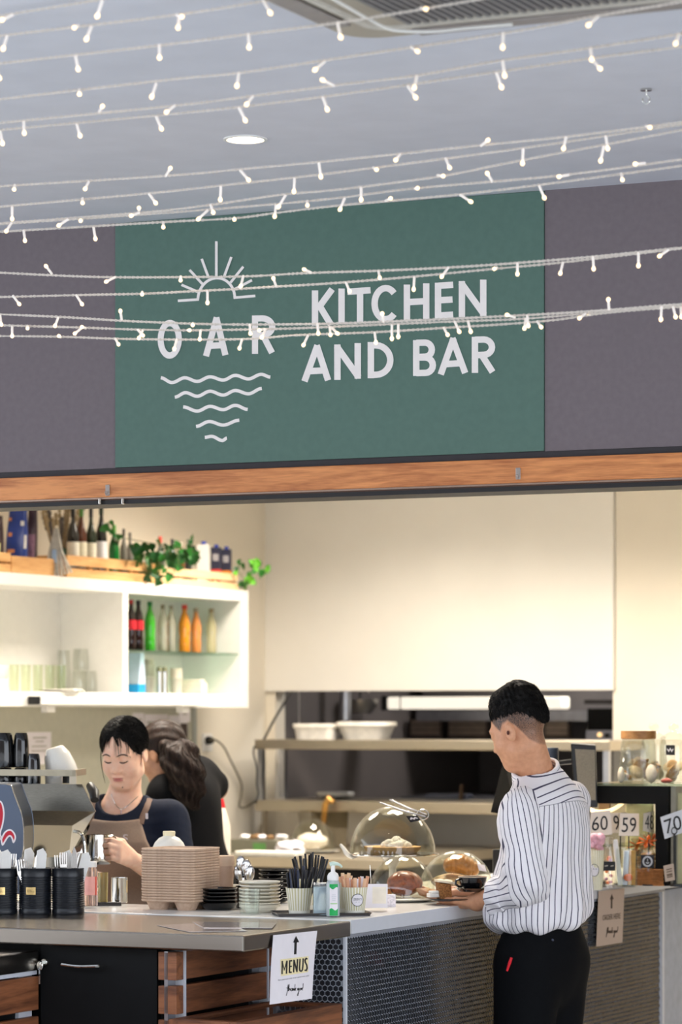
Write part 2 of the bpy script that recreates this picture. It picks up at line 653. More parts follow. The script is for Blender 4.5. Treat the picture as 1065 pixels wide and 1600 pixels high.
struct(obj('wall_reflect_blue', G().box(2.3, 4.7, BWB - 0.02, BWB + 0.1, 0, 2.9), mat('pale blue reflected wall', (190, 200, 222), 0.6, var=0.1, scale=3), frame=True))  # added unseen wall, gives the steel counter's side a bluish reflection
# added unseen brown wall behind the camera, darkens what the steel front reflects
g = G()
for k in range(6):
    g.box(-12 + 4.2 * k, -9.4 + 4.2 * k, -17.1, -17.0, 0, 2.7)
g.box(-12, 13, -17.1, -17.0, 2.7, 6.5)
struct(obj('wall_behind_added', g, mat('added wall brown', (112, 98, 88), 0.8, var=0.2, scale=8), frame=True))
g = G().box(AWL - 0.12, 5.6, BB + 0.14, 9.0, 2.9, 3.02)
struct(obj('ceiling_kitchen', g, M_WHITEWALL, frame=True))
g = G().box(AWL, 1.5, 8.7, 8.82, 0, 2.9)
struct(obj('wall_kitchen', g, M_KITCHENDARK, frame=True))
g = G().box(0.5, 0.6, BWB + 0.1, 8.7, 0, 2.9)
struct(obj('wall_kitchen_left', G().box(AWL, AWL + 0.015, BWB + 0.12, 8.7, 0, 2.9), mat('satin kitchen steel', (104, 97, 94), 0.5, 0.1, var=0.1, scale=3), frame=True))
struct(obj('wall_kitchen_right', g, M_KITCHENDARK, frame=True))
g = G().box(4.6, 4.72, BB + 0.12, 9.0, 0, 2.9)
struct(obj('wall_right', g, mat('tan wall paint', (128, 112, 88), 0.7), frame=True))

# lamps set into the kitchen ceiling (out of the frame, they light the room)
M_LAMP = mat('lit diffuser', (255, 240, 214), 0.4, emis=2.0)
ctr = 0
for _a, _b, _sx, _sy, _p in ROOM_LIGHTS:
    ctr += 1
    t = thing('ceiling_light', 'square warm panel light in the kitchen ceiling above the servery', 'light', L(_a, _b, 2.9), group='panel lights in the kitchen ceiling')
    gg = G().box(-0.34, 0.34, -0.34, -0.3, -0.025, 0).box(-0.34, 0.34, 0.3, 0.34, -0.025, 0).box(-0.34, -0.3, -0.3, 0.3, -0.025, 0).box(0.3, 0.34, -0.3, 0.3, -0.025, 0)
    obj('frame', gg, M_WHITE, t)
    obj('diffuser', G().box(-0.3, 0.3, -0.3, 0.3, -0.02, -0.004), M_LAMP, t)

# == sign panel with lettering
sgn = thing('sign_panel', 'green sign panel reading OAR KITCHEN AND BAR with a rising sun emblem', 'sign', L(0, BB, 0))
z_t = ZC - 0.001
obj('board', G().box(aL, aR, -0.004, 0.004, z_dark + 0.001, z_t), M_GREEN, sgn)
PXM = F / 8.77

def onsign(ox, oy, sc):
    def fn(x, y, d):
        w = onb(ox + x / sc, oy + y / sc, BB - 0.004 - d)
        a, b = AB(w)
        return (a, b - BB, w.z)
    return fn

fk = onsign(455, 420, 3.087)
W_ = 31
letters = {
    'K': [[(114, 104), (114, 274)], [(197, 98), (128, 192)], [(132, 172), (191, 270)]],
    'I': [[(242, 95), (242, 266)]],
    'T': [[(270, 111), (382, 103)], [(331, 106), (331, 262)]],
    'C': [arc(455, 168, 54, 75, -42, -318, 22)],
    'H': [[(557, 76), (557, 248)], [(650, 70), (650, 243)], [(557, 161), (650, 156)]],
    'E': [[(707, 67), (707, 241)], [(707, 82), (780, 77)], [(707, 152), (777, 148)], [(707, 226), (780, 221)]],
    'N': [[(822, 59), (822, 234)], [(925, 52), (925, 228)], [(817, 66), (930, 222)]],
    'A': [[(126, 369), (63, 543)], [(122, 369), (177, 538)], [(85, 494), (160, 490)]],
    'N2': [[(222, 365), (222, 536)], [(320, 358), (320, 530)], [(217, 372), (325, 524)]],
    'D': [[(383, 353), (383, 528)], [(383, 369)] + arc(408, 440, 69, 71, -90, 90, 14) + [(383, 512)]],
    'B': [[(602, 344), (602, 517)], [(602, 357)] + arc(645, 390, 32, 34, -90, 90, 10) + [(602, 426)], [(602, 428)] + arc(646, 465, 36, 37, -90, 90, 10) + [(602, 503)]],
    'A2': [[(782, 334), (720, 510)], [(776, 334), (838, 503)], [(742, 460), (820, 455)]],
    'R': [[(885, 328), (885, 502)], [(885, 342)] + arc(928, 378, 39, 37, -90, 90, 10) + [(885, 417)], [(915, 412), (970, 498)]],
}
for ch, st_ in letters.items():
    gg = G()
    for i, s_ in enumerate(st_):
        gg.stroke(s_, W_, fk, 0, 0.002 + 0.0001 * i)
    obj('letter', gg, M_PRINT, sgn)
fo = onsign(220, 360, 4.4375)
gg = G()
n = 40
ro, ri = arc(200, 755, 84, 135, 0, 360, n)[:-1], arc(200, 755, 42, 90, 0, 360, n)[:-1]
vs = [fo(p[0], p[1] - (p[0] - 200) * 0.03, 0.002) for p in ro] + [fo(p[0], p[1] - (p[0] - 200) * 0.03, 0.002) for p in ri]
gg._a(vs, [(k, (k + 1) % n, n + (k + 1) % n, n + k) for k in range(n)])
obj('letter', gg, M_PRINT, sgn)
for st_ in ([[(526, 603), (451, 872)], [(522, 603), (586, 865)], [(478, 800), (566, 796)]],
            [[(791, 590), (791, 856)], [(791, 611)] + arc(842, 668, 68, 58, -90, 90, 12) + [(791, 726)], [(845, 725), (909, 849)]]):
    gg = G()
    for i, s_ in enumerate(st_):
        gg.stroke(s_, 43, fo, 0, 0.002 + 0.0001 * i)
    obj('letter', gg, M_PRINT, sgn)
gg = G()
sun = [(393, 487)] + [(523 + 128 * math.cos(math.radians(a)), 476 - 146 * math.sin(math.radians(a)) - 6 * math.cos(math.radians(a))) for a in range(176, 2, -8)] + [(650, 466)]
gg.stroke(sun, 19, fo, 0, 0.002)
for i, s_ in enumerate([[(523, 75), (523, 318)], [(421, 197), (469, 327)], [(337, 274), (427, 372)], [(281, 377), (396, 427)], [(627, 184), (577, 320)],
                        [(710, 251), (621, 362)], [(770, 345), (642, 412)], [(256, 488), (402, 479)], [(642, 467), (793, 454)]]):
    gg.stroke(s_, 18, fo, 0, 0.0021 + 0.0001 * i)
obj('sun_emblem', gg, M_PRINT, sgn)
for pts in ([(138, 1022), (215, 1055), (305, 1022), (390, 1047), (480, 1015), (570, 1038), (655, 1005), (745, 1030), (835, 998), (897, 1017)],
            [(235, 1156), (310, 1125), (390, 1150), (480, 1115), (570, 1142), (655, 1110), (745, 1133), (838, 1096)],
            [(293, 1224), (390, 1253), (480, 1220), (570, 1243), (655, 1213), (740, 1241)],
            [(382, 1359), (475, 1325), (570, 1350), (682, 1316)],
            [(443, 1435), (490, 1428), (565, 1457), (597, 1440)]):
    out = []
    for i in range(len(pts) - 1):
        (x0, y0), (x1, y1) = pts[i], pts[i + 1]
        for k in range(8):
            t = k / 8
            out.append((x0 + (x1 - x0) * t, y0 + (y1 - y0) * (0.5 - 0.5 * math.cos(PI * t))))
    out.append(pts[-1])
    obj('wave_emblem', G().stroke(out, 23, fo, 0, 0.002), M_PRINT, sgn)

# == things on the ceiling
# recessed downlight
w = onz(383, 217, ZC)
t = thing('downlight', 'round recessed downlight glowing in the grey ceiling left of centre', 'light', (w.x, w.y, ZC))
obj('rim', G().ring([(0.044, 0.0), (0.046, -0.004), (0.054, -0.003), (0.054, 0.0)], 32), M_WHITE, t, smooth=True)
obj('lamp', G().lathe([(0.0001, -0.0015), (0.044, -0.0015), (0.044, 0.0), (0.0001, 0.0)], 32), mat('downlight glow', (255, 226, 190), 0.4, emis=14.0), t)
pl = bpy.data.lights.new('downlight_lamp', 'SPOT')
pl.energy, pl.color, pl.spot_size, pl.shadow_soft_size = 6.0, (1.0, 0.82, 0.6), 1.9, 0.04
po = bpy.data.objects.new('downlight_lamp', pl)
po.location = (w.x, w.y, ZC - 0.01)
COL.objects.link(po)

# ceiling hook
w = onz(1009, 139, ZC)
t = thing('ceiling_hook', 'small metal hook screwed into the grey ceiling at the right', 'hook', (w.x, w.y, ZC), 0)
obj('plate', G().lathe([(0.013, -0.004), (0.013, 0.0)], 16), M_CHROME, t)
hp = [(0, 0, -0.003), (0, 0, -0.014)] + [(0.008 * math.sin(math.radians(a)), 0, -0.024 + 0.009 * math.cos(math.radians(a))) for a in range(0, 290, 24)]
obj('hook', G().tube(hp, 0.0018, 8), M_CHROME, t, smooth=True)

# air-conditioner cassette
def ceilpt(px, py, z):
    return W(px, py, (z - CAMZ) * F / (HY - py))

zu = ZC - 0.03
ac_c = AB(ceilpt(553, 66, zu))  # far left corner
t = thing('air_conditioner', 'beige ceiling cassette air conditioner with louvred grille', 'appliance', L(ac_c[0], ac_c[1], ZC))
SZ = 1.15
M_AC = mat('beige plastic', (176, 166, 150), 0.5, var=0.03)
M_ACG = mat('grey louvre plastic', (128, 124, 124), 0.5, var=0.03)
rr = 0.08

def rrect(x0, x1, y0, y1, r, n=6):
    out = []
    for cx, cy, a in ((x1 - r, y1 - r, 0), (x0 + r, y1 - r, 90), (x0 + r, y0 + r, 180), (x1 - r, y0 + r, 270)):
        for k in range(n + 1):
            q = math.radians(a + 90 * k / n)
            out.append((cx + r * math.cos(q), cy + r * math.sin(q)))
    return out

gg = G()
gg.prism(rrect(0, SZ, -SZ, 0, rr), lambda x, y: (x, y, 0), lambda x, y: (x, y, -0.028))
obj('panel', gg, M_AC, t, bevel=0.006)
gg = G()
for (r0, r1, zz0, zz1) in ((0.085, 0.10, -0.034, -0.028),):
    po_, pi_ = rrect(r0, SZ - r0, -SZ + r0, -r0, 0.05), rrect(r1, SZ - r1, -SZ + r1, -r1, 0.04)
    k_ = len(po_)
    vs = [(x, y, zz1) for x, y in po_] + [(x, y, zz0) for x, y in po_] + [(x, y, zz0) for x, y in pi_] + [(x, y, zz1) for x, y in pi_]
    fs = []
    for i in range(k_):
        j = (i + 1) % k_
        for q in range(3):
            fs.append((q * k_ + i, q * k_ + j, (q + 1) * k_ + j, (q + 1) * k_ + i))
    gg._a(vs, fs)
obj('rim', gg, mat('pale plastic', (206, 200, 190), 0.4), t, smooth=True)
for (x0, x1, y0, y1) in ((0.02, 0.07, -SZ + 0.16, -0.16), (0.16, SZ - 0.16, -0.07, -0.02)):
    obj('air_vane', G().box(x0, x1, y0, y1, -0.036, -0.03), mat('vane plastic', (150, 142, 138), 0.45), t, bevel=0.003)
obj('grille_gap_shade', G().box(0.175, SZ - 0.175, -SZ + 0.2, -0.125, -0.0295, -0.0285), mat('dark grille shadow', (70, 68, 72), 0.6), t)  # dark sheet painting the shade in the gaps between the slats
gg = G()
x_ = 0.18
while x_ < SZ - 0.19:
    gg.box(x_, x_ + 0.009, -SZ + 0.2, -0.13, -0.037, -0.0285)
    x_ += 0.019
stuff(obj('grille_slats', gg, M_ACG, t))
# cable lying against the cassette
pts = [ceilpt(x, y_, ZC - 0.05) for x, y_ in ((500, -14), (540, 10), (585, 35), (610, 46), (640, 49), (680, 49), (730, 44), (800, 38))]
tag(obj('cable', G().tube(spline(pts, 5), 0.0032, 6), M_WHITE, smooth=True), 'thin white cable running round the corner of the ceiling cassette', 'cable')

# clear hooks and pegs on the beam
for i, (px, py) in enumerate(((168, 766), (809, 740))):
    w = onb(px, py, BB - 0.022)
    t = thing('adhesive_hook', ('clear adhesive hook on the timber beam above the shelf bottles', 'clear adhesive hook on the timber beam right of the sign lettering')[i], 'hook', w, RZ, 'clear hooks on the timber beam')
    obj('pad', G().box(-0.007, 0.007, -0.002, 0.002, -0.016, 0.016), mat('clear plastic', (240, 225, 215), 0.15, trans=0.6), t, bevel=0.002)
    obj('hook', G().tube([(0, -0.002, -0.004), (0, -0.009, -0.010), (0, -0.012, -0.004)], 0.003, 6), mat('clear plastic', (240, 225, 215)), t, smooth=True)
for i, px in enumerate((157, 193)):
    w = onb(px, 783, BB - 0.01)
    tag(obj('metal_clip', G().box(-0.004, 0.004, -0.006, 0.004, -0.009, 0.008), M_CHROME, loc=w, rz=RZ, bevel=0.0015),
        ('left one of two tiny bright clips under the timber beam', 'right one of two tiny bright clips under the timber beam')[i], 'clip', 'clips under the beam')

# == fairy lights
STR = [
    (6.0, 'S1', [(-60, 38), (0, 25), (150, 0), (260, -22)]),
    (6.1, 'S2', [(-60, 66), (0, 56), (276, 23), (420, 0), (560, -26)]),
    (6.2, 'S3', [(-60, 106), (0, 99), (248, 71), (390, 53), (530, 35), (741, 0), (860, -24)]),
    (6.35, 'S4', [(-60, 163), (0, 155), (269, 124), (373, 114), (535, 90), (781, 53), (932, 25), (1065, 2), (1130, -10)]),
    (6.5, 'S5', [(-60, 198), (0, 192), (274, 165), (395, 150), (535, 132), (651, 118), (781, 95), (922, 75), (1065, 53), (1130, 42)]),
    (6.6, 'S6', [(-60, 208), (0, 203), (248, 180), (375, 167), (535, 147), (771, 113), (932, 90), (1065, 73), (1130, 63)]),
    (7.0, 'S7', [(-60, 295), (0, 291), (269, 274), (380, 264), (530, 250), (761, 226), (882, 214), (1065, 191), (1130, 182)]),
    (7.05, 'S8', [(-60, 328), (0, 323), (233, 302), (345, 290), (530, 269), (812, 232), (1065, 194), (1130, 183)]),
    (7.12, 'S9', [(-60, 353), (0, 349), (223, 332), (330, 320), (441, 304), (530, 296), (690, 275), (812, 251), (1065, 203), (1130, 188)]),
    (7.2, 'S10', [(-60, 354), (0, 350), (223, 335), (330, 327), (440, 318), (530, 309), (651, 294), (876, 274), (1065, 249), (1130, 240)]),
    (7.28, 'S11', [(-60, 365), (0, 362), (253, 347), (365, 341), (436, 332), (530, 321), (715, 304), (841, 289), (1065, 259), (1130, 250)]),
    (7.5, 'S12', [(-60, 423), (0, 426), (167, 433), (375, 432), (471, 427), (591, 423), (699, 418), (806, 411), (926, 401), (1065, 387), (1130, 380)]),
    (7.56, 'S13', [(-60, 464), (0, 464), (122, 461), (221, 459), (324, 454), (431, 448), (540, 441), (647, 432), (772, 420), (877, 410), (1065, 388), (1130, 380)]),
    (7.5, 'S14', [(-60, 487), (0, 491), (91, 495), (188, 501), (304, 506), (406, 507), (540, 505), (789, 494), (954, 484), (1065, 475), (1130, 470)]),
    (7.56, 'S15', [(-60, 505), (0, 508), (132, 512), (218, 515), (314, 516), (460, 513), (619, 506), (716, 502), (818, 498), (914, 490), (1065, 478), (1130, 472)]),
    (7.62, 'S16', [(-60, 524), (0, 525), (91, 526), (213, 530), (380, 530), (460, 524), (585, 519), (699, 512), (846, 502), (954, 488), (1065, 479), (1130, 474)]),
]
BUL = {
    'S1': [(3, 31, 20, 23), (152, 25, 160, 0)],
    'S2': [(5, 76, 11, 56), (116, 43, 122, 40), (135, 61, 143, 41), (278, 43, 280, 23), (284, 26, 276, 23), (422, 20, 411, 0)],
    'S3': [(-1, 122, -6, 104), (532, 58, 527, 35), (389, 74, 388, 53), (249, 90, 249, 70), (122, 108, 118, 87), (665, 14, 657, 12)],
    'S4': [(492, 109, 507, 96), (370, 134, 373, 114), (237, 151, 244, 131), (124, 147, 124, 140), (652, 80, 642, 73), (785, 74, 786, 51), (919, 39, 934, 25)],
    'S5': [(504, 125, 522, 134), (160, 166, 155, 175), (385, 163, 395, 150), (260, 175, 273, 165), (38, 208, 37, 190), (647, 137, 651, 118), (788, 118, 785, 95), (924, 93, 922, 75), (1055, 68, 1060, 53)],
    'S6': [(383, 188, 373, 168), (511, 171, 504, 151), (252, 201, 244, 182), (125, 212, 120, 194), (4, 224, 0, 204), (649, 152, 637, 134), (783, 136, 775, 113), (937, 107, 924, 92)],
    'S7': [(22, 296, 23, 289), (133, 295, 139, 283), (266, 263, 259, 275), (388, 281, 375, 266), (501, 276, 498, 254), (1015, 199, 1009, 197), (762, 219, 751, 228), (880, 232, 884, 214), (618, 250, 625, 241)],
    'S8': [(129, 317, 129, 310), (243, 317, 233, 303), (344, 312, 345, 291), (459, 299, 460, 278), (19, 342, 19, 323), (949, 232, 946, 212), (816, 255, 817, 232), (702, 262, 696, 247), (588, 265, 583, 262)],
    'S9': [(10, 361, 18, 348), (92, 352, 107, 342), (205, 337, 218, 332), (333, 332, 329, 320), (435, 323, 446, 305), (938, 251, 943, 228), (692, 275, 683, 274), (564, 312, 564, 292)],
    'S10': [(126, 345, 126, 340), (217, 325, 217, 334), (310, 342, 325, 328), (429, 338, 431, 320), (480, 321, 480, 314), (531, 327, 538, 310), (761, 271, 769, 284), (873, 276, 888, 273), (992, 256, 1007, 255), (652, 294, 648, 295)],
    'S11': [(366, 343, 366, 340), (39, 376, 37, 360), (149, 373, 146, 355), (255, 355, 255, 347), (972, 281, 970, 271), (850, 309, 842, 290), (735, 315, 718, 304), (610, 310, 602, 314)],
    'S12': [(72, 416, 81, 428), (166, 440, 180, 433), (282, 438, 282, 432), (376, 447, 380, 431), (475, 421, 486, 426), (593, 434, 591, 424), (690, 432, 700, 418), (808, 428, 808, 411), (927, 420, 926, 401), (997, 415, 997, 394), (1030, 400, 1044, 390)],
    'S13': [(30, 475, 20, 462), (128, 475, 119, 461), (222, 460, 222, 456), (324, 473, 324, 454), (427, 435, 431, 447), (546, 455, 540, 441), (646, 452, 647, 433), (772, 420, 776, 418), (875, 427, 879, 410)],
    'S14': [(188, 486, 190, 500), (2, 507, 0, 492), (86, 509, 91, 496), (301, 508, 301, 505), (391, 521, 390, 507), (497, 521, 496, 506), (597, 490, 599, 503), (792, 492, 804, 496), (950, 468, 951, 484), (825, 509, 823, 493), (1032, 499, 1033, 479)],
    'S15': [(128, 511, 134, 513), (117, 521, 127, 513), (43, 513, 43, 509), (19, 525, 19, 510), (217, 528, 223, 516), (223, 524, 215, 515), (296, 516, 293, 516), (312, 530, 313, 516), (405, 516, 413, 514), (409, 527, 415, 514),
            (516, 523, 515, 511), (527, 521, 517, 511), (612, 529, 612, 507), (622, 526, 622, 507), (717, 518, 710, 502), (735, 518, 731, 502), (819, 513, 821, 498), (905, 497, 914, 490), (1055, 495, 1051, 479)],
    'S16': [(92, 525, 95, 527), (185, 538, 180, 529), (272, 545, 276, 530), (374, 544, 378, 530), (474, 539, 481, 524), (587, 535, 585, 519), (699, 523, 693, 512), (845, 511, 839, 502), (917, 489, 921, 492), (1064, 495, 1063, 479)],
}
M_CORD = mat('white twisted cord', (222, 212, 202), 0.5, var=0.15, scale=200)
M_TUBE = mat('milky plastic sleeve', (238, 232, 228), 0.4, emis=0.25, ecol=(255, 236, 214))
M_TIP = mat('glowing led tip', (255, 232, 196), 0.3, emis=2.0, ecol=(255, 218, 166))
place = ['uppermost', 'second', 'third', 'fourth', 'fifth', 'sixth', 'seventh', 'eighth', 'ninth', 'tenth', 'eleventh', 'twelfth', 'thirteenth', 'fourteenth', 'fifteenth', 'lowest']

def strY(px, Y0):
    return Y0 * (1 - (px - 532.5) / F * 0.4797)

tube_me = None
for i, (Y0, key, pts) in enumerate(STR):
    P3 = [W(x, y, strY(x, Y0)) for x, y in pts]
    sp3 = spline(P3, 14)
    sp3 = [Vector(p) for p in sp3]
    cg = G()
    for ph in (0.0, PI):
        out = []
        dist = 0.0
        for k, p in enumerate(sp3):
            if k:
                dist += (p - sp3[k - 1]).length
            out.append(p)
  # resample finely so the twist shows
        fine = []
        dd = 0.0
        for k in range(len(sp3) - 1):
            a_, b_ = sp3[k], sp3[k + 1]
            ln = (b_ - a_).length
            m_ = max(1, int(ln / 0.006))
            for q in range(m_):
                c_ = a_.lerp(b_, q / m_)
                an = ph + (dd + ln * q / m_) / 0.012 * PI
                fine.append(c_ + Vector((0, math.cos(an), math.sin(an))) * 0.0019)
            dd += ln
        cg.tube(fine, 0.0018, 5)
    t = thing('fairy_light_string', f'{place[i]} string of fairy lights counted down the left edge' if i not in (0, 15) else f'{place[i]} string of fairy lights at the left edge', 'string lights', sp3[0], 0, 'strings of fairy lights')
    o0 = sp3[0]
    cg.v = [(v[0] - o0.x, v[1] - o0.y, v[2] - o0.z) for v in cg.v]
    obj('cord', cg, M_CORD, t, smooth=60)
    for (tx, ty, bx, by) in BUL[key]:
        Yb = strY(bx, Y0)
        d2 = math.hypot(tx - bx, ty - by) / F * Yb
        full = 0.031
        dyd = math.sqrt(max(0.0, full * full - d2 * d2)) if d2 < full else 0.0
        B = W(bx, by, Yb)
        Tt = W(tx, ty, Yb - dyd * 0.9)
        d = (Tt - B)
        if d.length < 0.012:
            d = Vector((0, -1, -0.3)).normalized() * full
            B = Tt - d
        ln = d.length
        d.normalize()
        if tube_me is None:
            gt = G().lathe([(0.0031, 0.0), (0.0031, 0.8), (0.0027, 0.82), (0.0001, 0.82)], 8)
            tube_me = obj('bulb', gt, M_TUBE, smooth=True)
            gl = G().ball((0, 0, 0), 0.0049, 0.0049, 0.0062, 10, 7)
            tip_me = obj('led_tip', gl, M_TIP, smooth=True)
            bo, to = tube_me, tip_me
        else:
            bo, to = tube_me.copy(), tip_me.copy()
            COL.objects.link(bo)
            COL.objects.link(to)
        q = Vector((0, 0, 1)).rotation_difference(d)
        bo.parent = t
        bo.rotation_mode = 'QUATERNION'
        bo.rotation_quaternion = q
        bo.location = B - o0
        bo.scale = (1, 1, ln)
        to.parent = bo
        to.location = (0, 0, 1.0)
        to.scale = (1, 1, 1.0 / ln)
# == steel counter at the front left
ZT = 1.06
AS = -0.215  # side plane of the steel counter's base
t = thing('steel_counter', 'steel topped counter with black cupboard door and dark timber slats', 'counter', L(0, 0, 0))
obj('worktop', G().box(-2.6, 0.0, 0.0, 0.615, ZT - 0.041, ZT), M_STEEL, t, bevel=0.004)
gg = G().box(-2.6, AS - 0.05, 0.075, 0.6, 0.0, ZT - 0.041).box(AS - 0.05, AS - 0.035, 0.1, 0.59, 0, ZT - 0.041)
obj('carcass', gg, M_BLACK, t)
aD0, aD1 = -0.612, AB(onb(245, 1540, 0.055))[0]
d = obj('door', G().box(aD0, aD1, 0.055, 0.074, 0.08, ZT - 0.047), M_BLACK, t)
hw = [onb(x, y, 0.055) for x, y in ((101, 1505.5), (132, 1508.5), (165, 1508.5))]
hl = [AB(w) + (w.z,) for w in hw]
hp = [(hl[0][0], 0.055, hl[0][2]), (hl[0][0] + 0.004, 0.034, hl[0][2]), (hl[0][0] + 0.012, 0.026, hl[0][2]), (hl[1][0], 0.022, hl[1][2]), (hl[2][0] - 0.012, 0.026, hl[2][2]), (hl[2][0] - 0.004, 0.034, hl[2][2]), (hl[2][0], 0.055, hl[2][2])]
obj('handle', G().tube(spline(hp, 4), 0.0042, 8), M_CHROME, d, smooth=True)
kw = onb(71, 1503, 0.055)
ka = AB(kw)[0]
Mx = Matrix.Translation((ka, 0.055, kw.z)) @ Matrix.Rotation(PI / 2, 4, 'X')
gg = G()
gg.m = Mx
gg.lathe([(0.0105, 0.0), (0.0105, 0.006), (0.008, 0.009)], 20)
lk = obj('lock', gg, M_CHROME, d, smooth=True)
gg = G().box(ka - 0.0015, ka + 0.0015, 0.024, 0.046, kw.z - 0.004, kw.z + 0.004)
gg.box(ka - 0.005, ka - 0.001, 0.03, 0.034, kw.z - 0.055, kw.z - 0.002).ball((ka - 0.002, 0.03, kw.z - 0.008), 0.009, 0.002, 0.012, 12, 8)
obj('key', gg, M_CHROME, d)
ab0, ab1 = AB(onb(247, 1500, 0.05))[0], AS
z0 = 1.0085
for k in range(12):
    zt = z0 - 0.0852 * k
    zb_ = zt - 0.0705
    if zb_ < 0.03:
        break
    obj('end_block', G().box(ab0, ab1, 0.05, 0.088, zb_, zt), M_PLANKX, t, bevel=0.0015)
    obj('plank', G().box(AS - 0.022, AS, 0.098, 0.55, zb_, zt), M_PLANK, t, bevel=0.0015)
    obj('plank', G().box(AS - 0.022, AS, 0.558, 0.588, zb_, zt), M_PLANK, t, bevel=0.0015)
obj('metal_strip', G().box(AS - 0.024, AS + 0.003, 0.089, 0.097, 0.0, ZT - 0.05), M_WHITEEDGE, t)
obj('metal_strip', G().box(AS - 0.024, AS + 0.003, 0.551, 0.557, 0.0, ZT - 0.042), M_WHITEEDGE, t)
obj('rail', G().box(AS - 0.034, AS - 0.024, 0.05, 0.1, 0.0, ZT - 0.05), M_ALU, t)
obj('rail', G().box(AS - 0.034, AS - 0.024, 0.51, 0.551, 0.0, ZT - 0.05), M_ALU, t)

# timber box standing in the recess beside the planks
t = thing('timber_box', 'low merbau box with black top in the recess under the menus sign', 'box', L(0, 0, 0))
zB = 0.846
zr = onz(541, 1579, 0.84)
obj('panel', G().box(AS + 0.03, -0.04, 0.03, 0.55, zB - 0.03, zB - 0.006), M_BLACKGLOSS, t)
for (x0, x1, y0, y1) in ((AS + 0.006, AS + 0.03, 0.0, 0.575), (-0.04, -0.006, 0.0, 0.575), (AS + 0.03, -0.04, 0.55, 0.575), (AS + 0.03, -0.04, 0.0, 0.03)):
    obj('rim_board', G().box(x0, x1, y0, y1, zB - 0.09, zB), M_PLANK if x1 - x0 < 0.1 else M_PLANKX, t, bevel=0.0015)
for (x0, x1, y0, y1) in ((AS + 0.01, AS + 0.03, 0.01, 0.56), (-0.03, -0.01, 0.01, 0.56), (AS + 0.03, -0.03, 0.01, 0.03)):
    obj('side_panel', G().box(x0, x1, y0, y1, 0.0, zB - 0.09), M_BLACK, t)

# lower counter running towards the camera at the far left
t = thing('low_counter', 'lower steel topped timber slat counter at the bottom left corner', 'counter', L(0, 0, 0))
AQ = -0.612
obj('worktop', G().box(-1.5, AQ, -1.3, 0.046, 0.950, 1.002), M_STEEL, t, bevel=0.004)
obj('carcass', G().box(-1.5, AQ - 0.03, -1.28, 0.05, 0.0, 0.95), M_BLACK, t)
obj('metal_strip', G().box(AQ - 0.03, AQ - 0.006, -1.28, 0.046, 0.940, 0.95), M_WHITEEDGE, t)
obj('rail', G().box(AQ - 0.03, AQ - 0.02, -0.02, 0.044, 0.0, 0.94), M_WHITEEDGE, t)
for k in range(10):
    zt = 0.936 - 0.103 * k
    if zt < 0.1:
        break
    obj('plank', G().box(AQ - 0.02, AQ, -1.28, 0.045, zt - 0.086, zt), M_PLANK, t, bevel=0.0015)

# == white servery counter
t = thing('servery_counter', 'white topped servery counter clad in dark hexagon tiles', 'counter', L(0, 0, 0))
ZW = 1.063
obj('worktop', G().box(-0.62, 0.0, 0.617, 3.6, ZW - 0.038, ZW).box(-2.4, -0.62, 0.617, 0.98, ZW - 0.038, ZW), M_WHITETOP, t, bevel=0.002)
obj('edge_strip', G().box(0.0, 0.0015, 0.617, 3.6, ZW - 0.0375, ZW - 0.0015), M_WHITEEDGE, t)
obj('angle_trim', G().box(-0.03, -0.001, 0.6, 3.05, ZW - 0.046, ZW - 0.0385), mat('grey edge trim', (138, 140, 148), 0.4), t)
obj('carcass', G().box(-0.58, -0.012, 0.6, 3.03, 0.0, ZW - 0.046).box(-0.58, -0.02, 3.05, 3.58, 0.0, ZW - 0.046).box(AS + 0.004, -0.012, 0.596, 0.61, 0.0, ZT - 0.044), M_GROUT, t)
obj('corner_trim', G().box(-0.010, -0.002, 0.588, 0.598, 0.0, ZW - 0.042), M_WHITEEDGE, t)
obj('corner_trim', G().box(-0.012, -0.003, 3.03, 3.05, 0.30, ZW - 0.042), M_WHITEEDGE, t)
P_ = 0.0158

def hexes(along, up0, up1, fn):
    g_ = G()
    row = 0
    z_ = up1 - P_ * 0.55
    while z_ > up0:
        x_ = along[0] + (P_ / 2 if row % 2 else 0) + P_ * 0.5
        while x_ < along[1] - P_ * 0.45:
            r_ = P_ * 0.5 * 1.1547 * 0.86
            jit = random.uniform(-0.0003, 0.0003)
            base = [(x_ + r_ * math.sin(math.radians(60 * k)), z_ + r_ * math.cos(math.radians(60 * k))) for k in range(6)]
            top = [(x_ + 0.82 * (p[0] - x_), z_ + 0.82 * (p[1] - z_)) for p in base]
            vs = [fn(p[0], p[1], 0.0) for p in base] + [fn(p[0], p[1], 0.0026 + jit) for p in top]
            g_._a(vs, [(6, 7, 8, 9, 10, 11)] + [(k, (k + 1) % 6, 6 + (k + 1) % 6, 6 + k) for k in range(6)])
            x_ += P_
        z_ -= P_ * 0.866
        row += 1
    return g_

stuff(obj('front_tiles', hexes((AS + 0.006, -0.012), 0.55, ZT - 0.046, lambda x, z, d_: (x, 0.596 - d_, z)), M_TILE, t))
stuff(obj('side_tiles', hexes((0.6, 3.03), 0.45, ZW - 0.047, lambda x, z, d_: (-0.012 + d_, x, z)), M_TILE, t))

# == paper signs
def bil(c):
    """patch through four corners tl, tr, br, bl -> fn(u, v, depth)"""
    tl, tr, br, bl = [Vector(p) for p in c]
    n_ = (tr - tl).cross(bl - tl).normalized()
    if n_.y > 0:
        n_ = -n_

    def fn(u, v, d_=0.0):
        p = tl * (1 - u) * (1 - v) + tr * u * (1 - v) + br * u * v + bl * (1 - u) * v
        return p + n_ * d_
    return fn

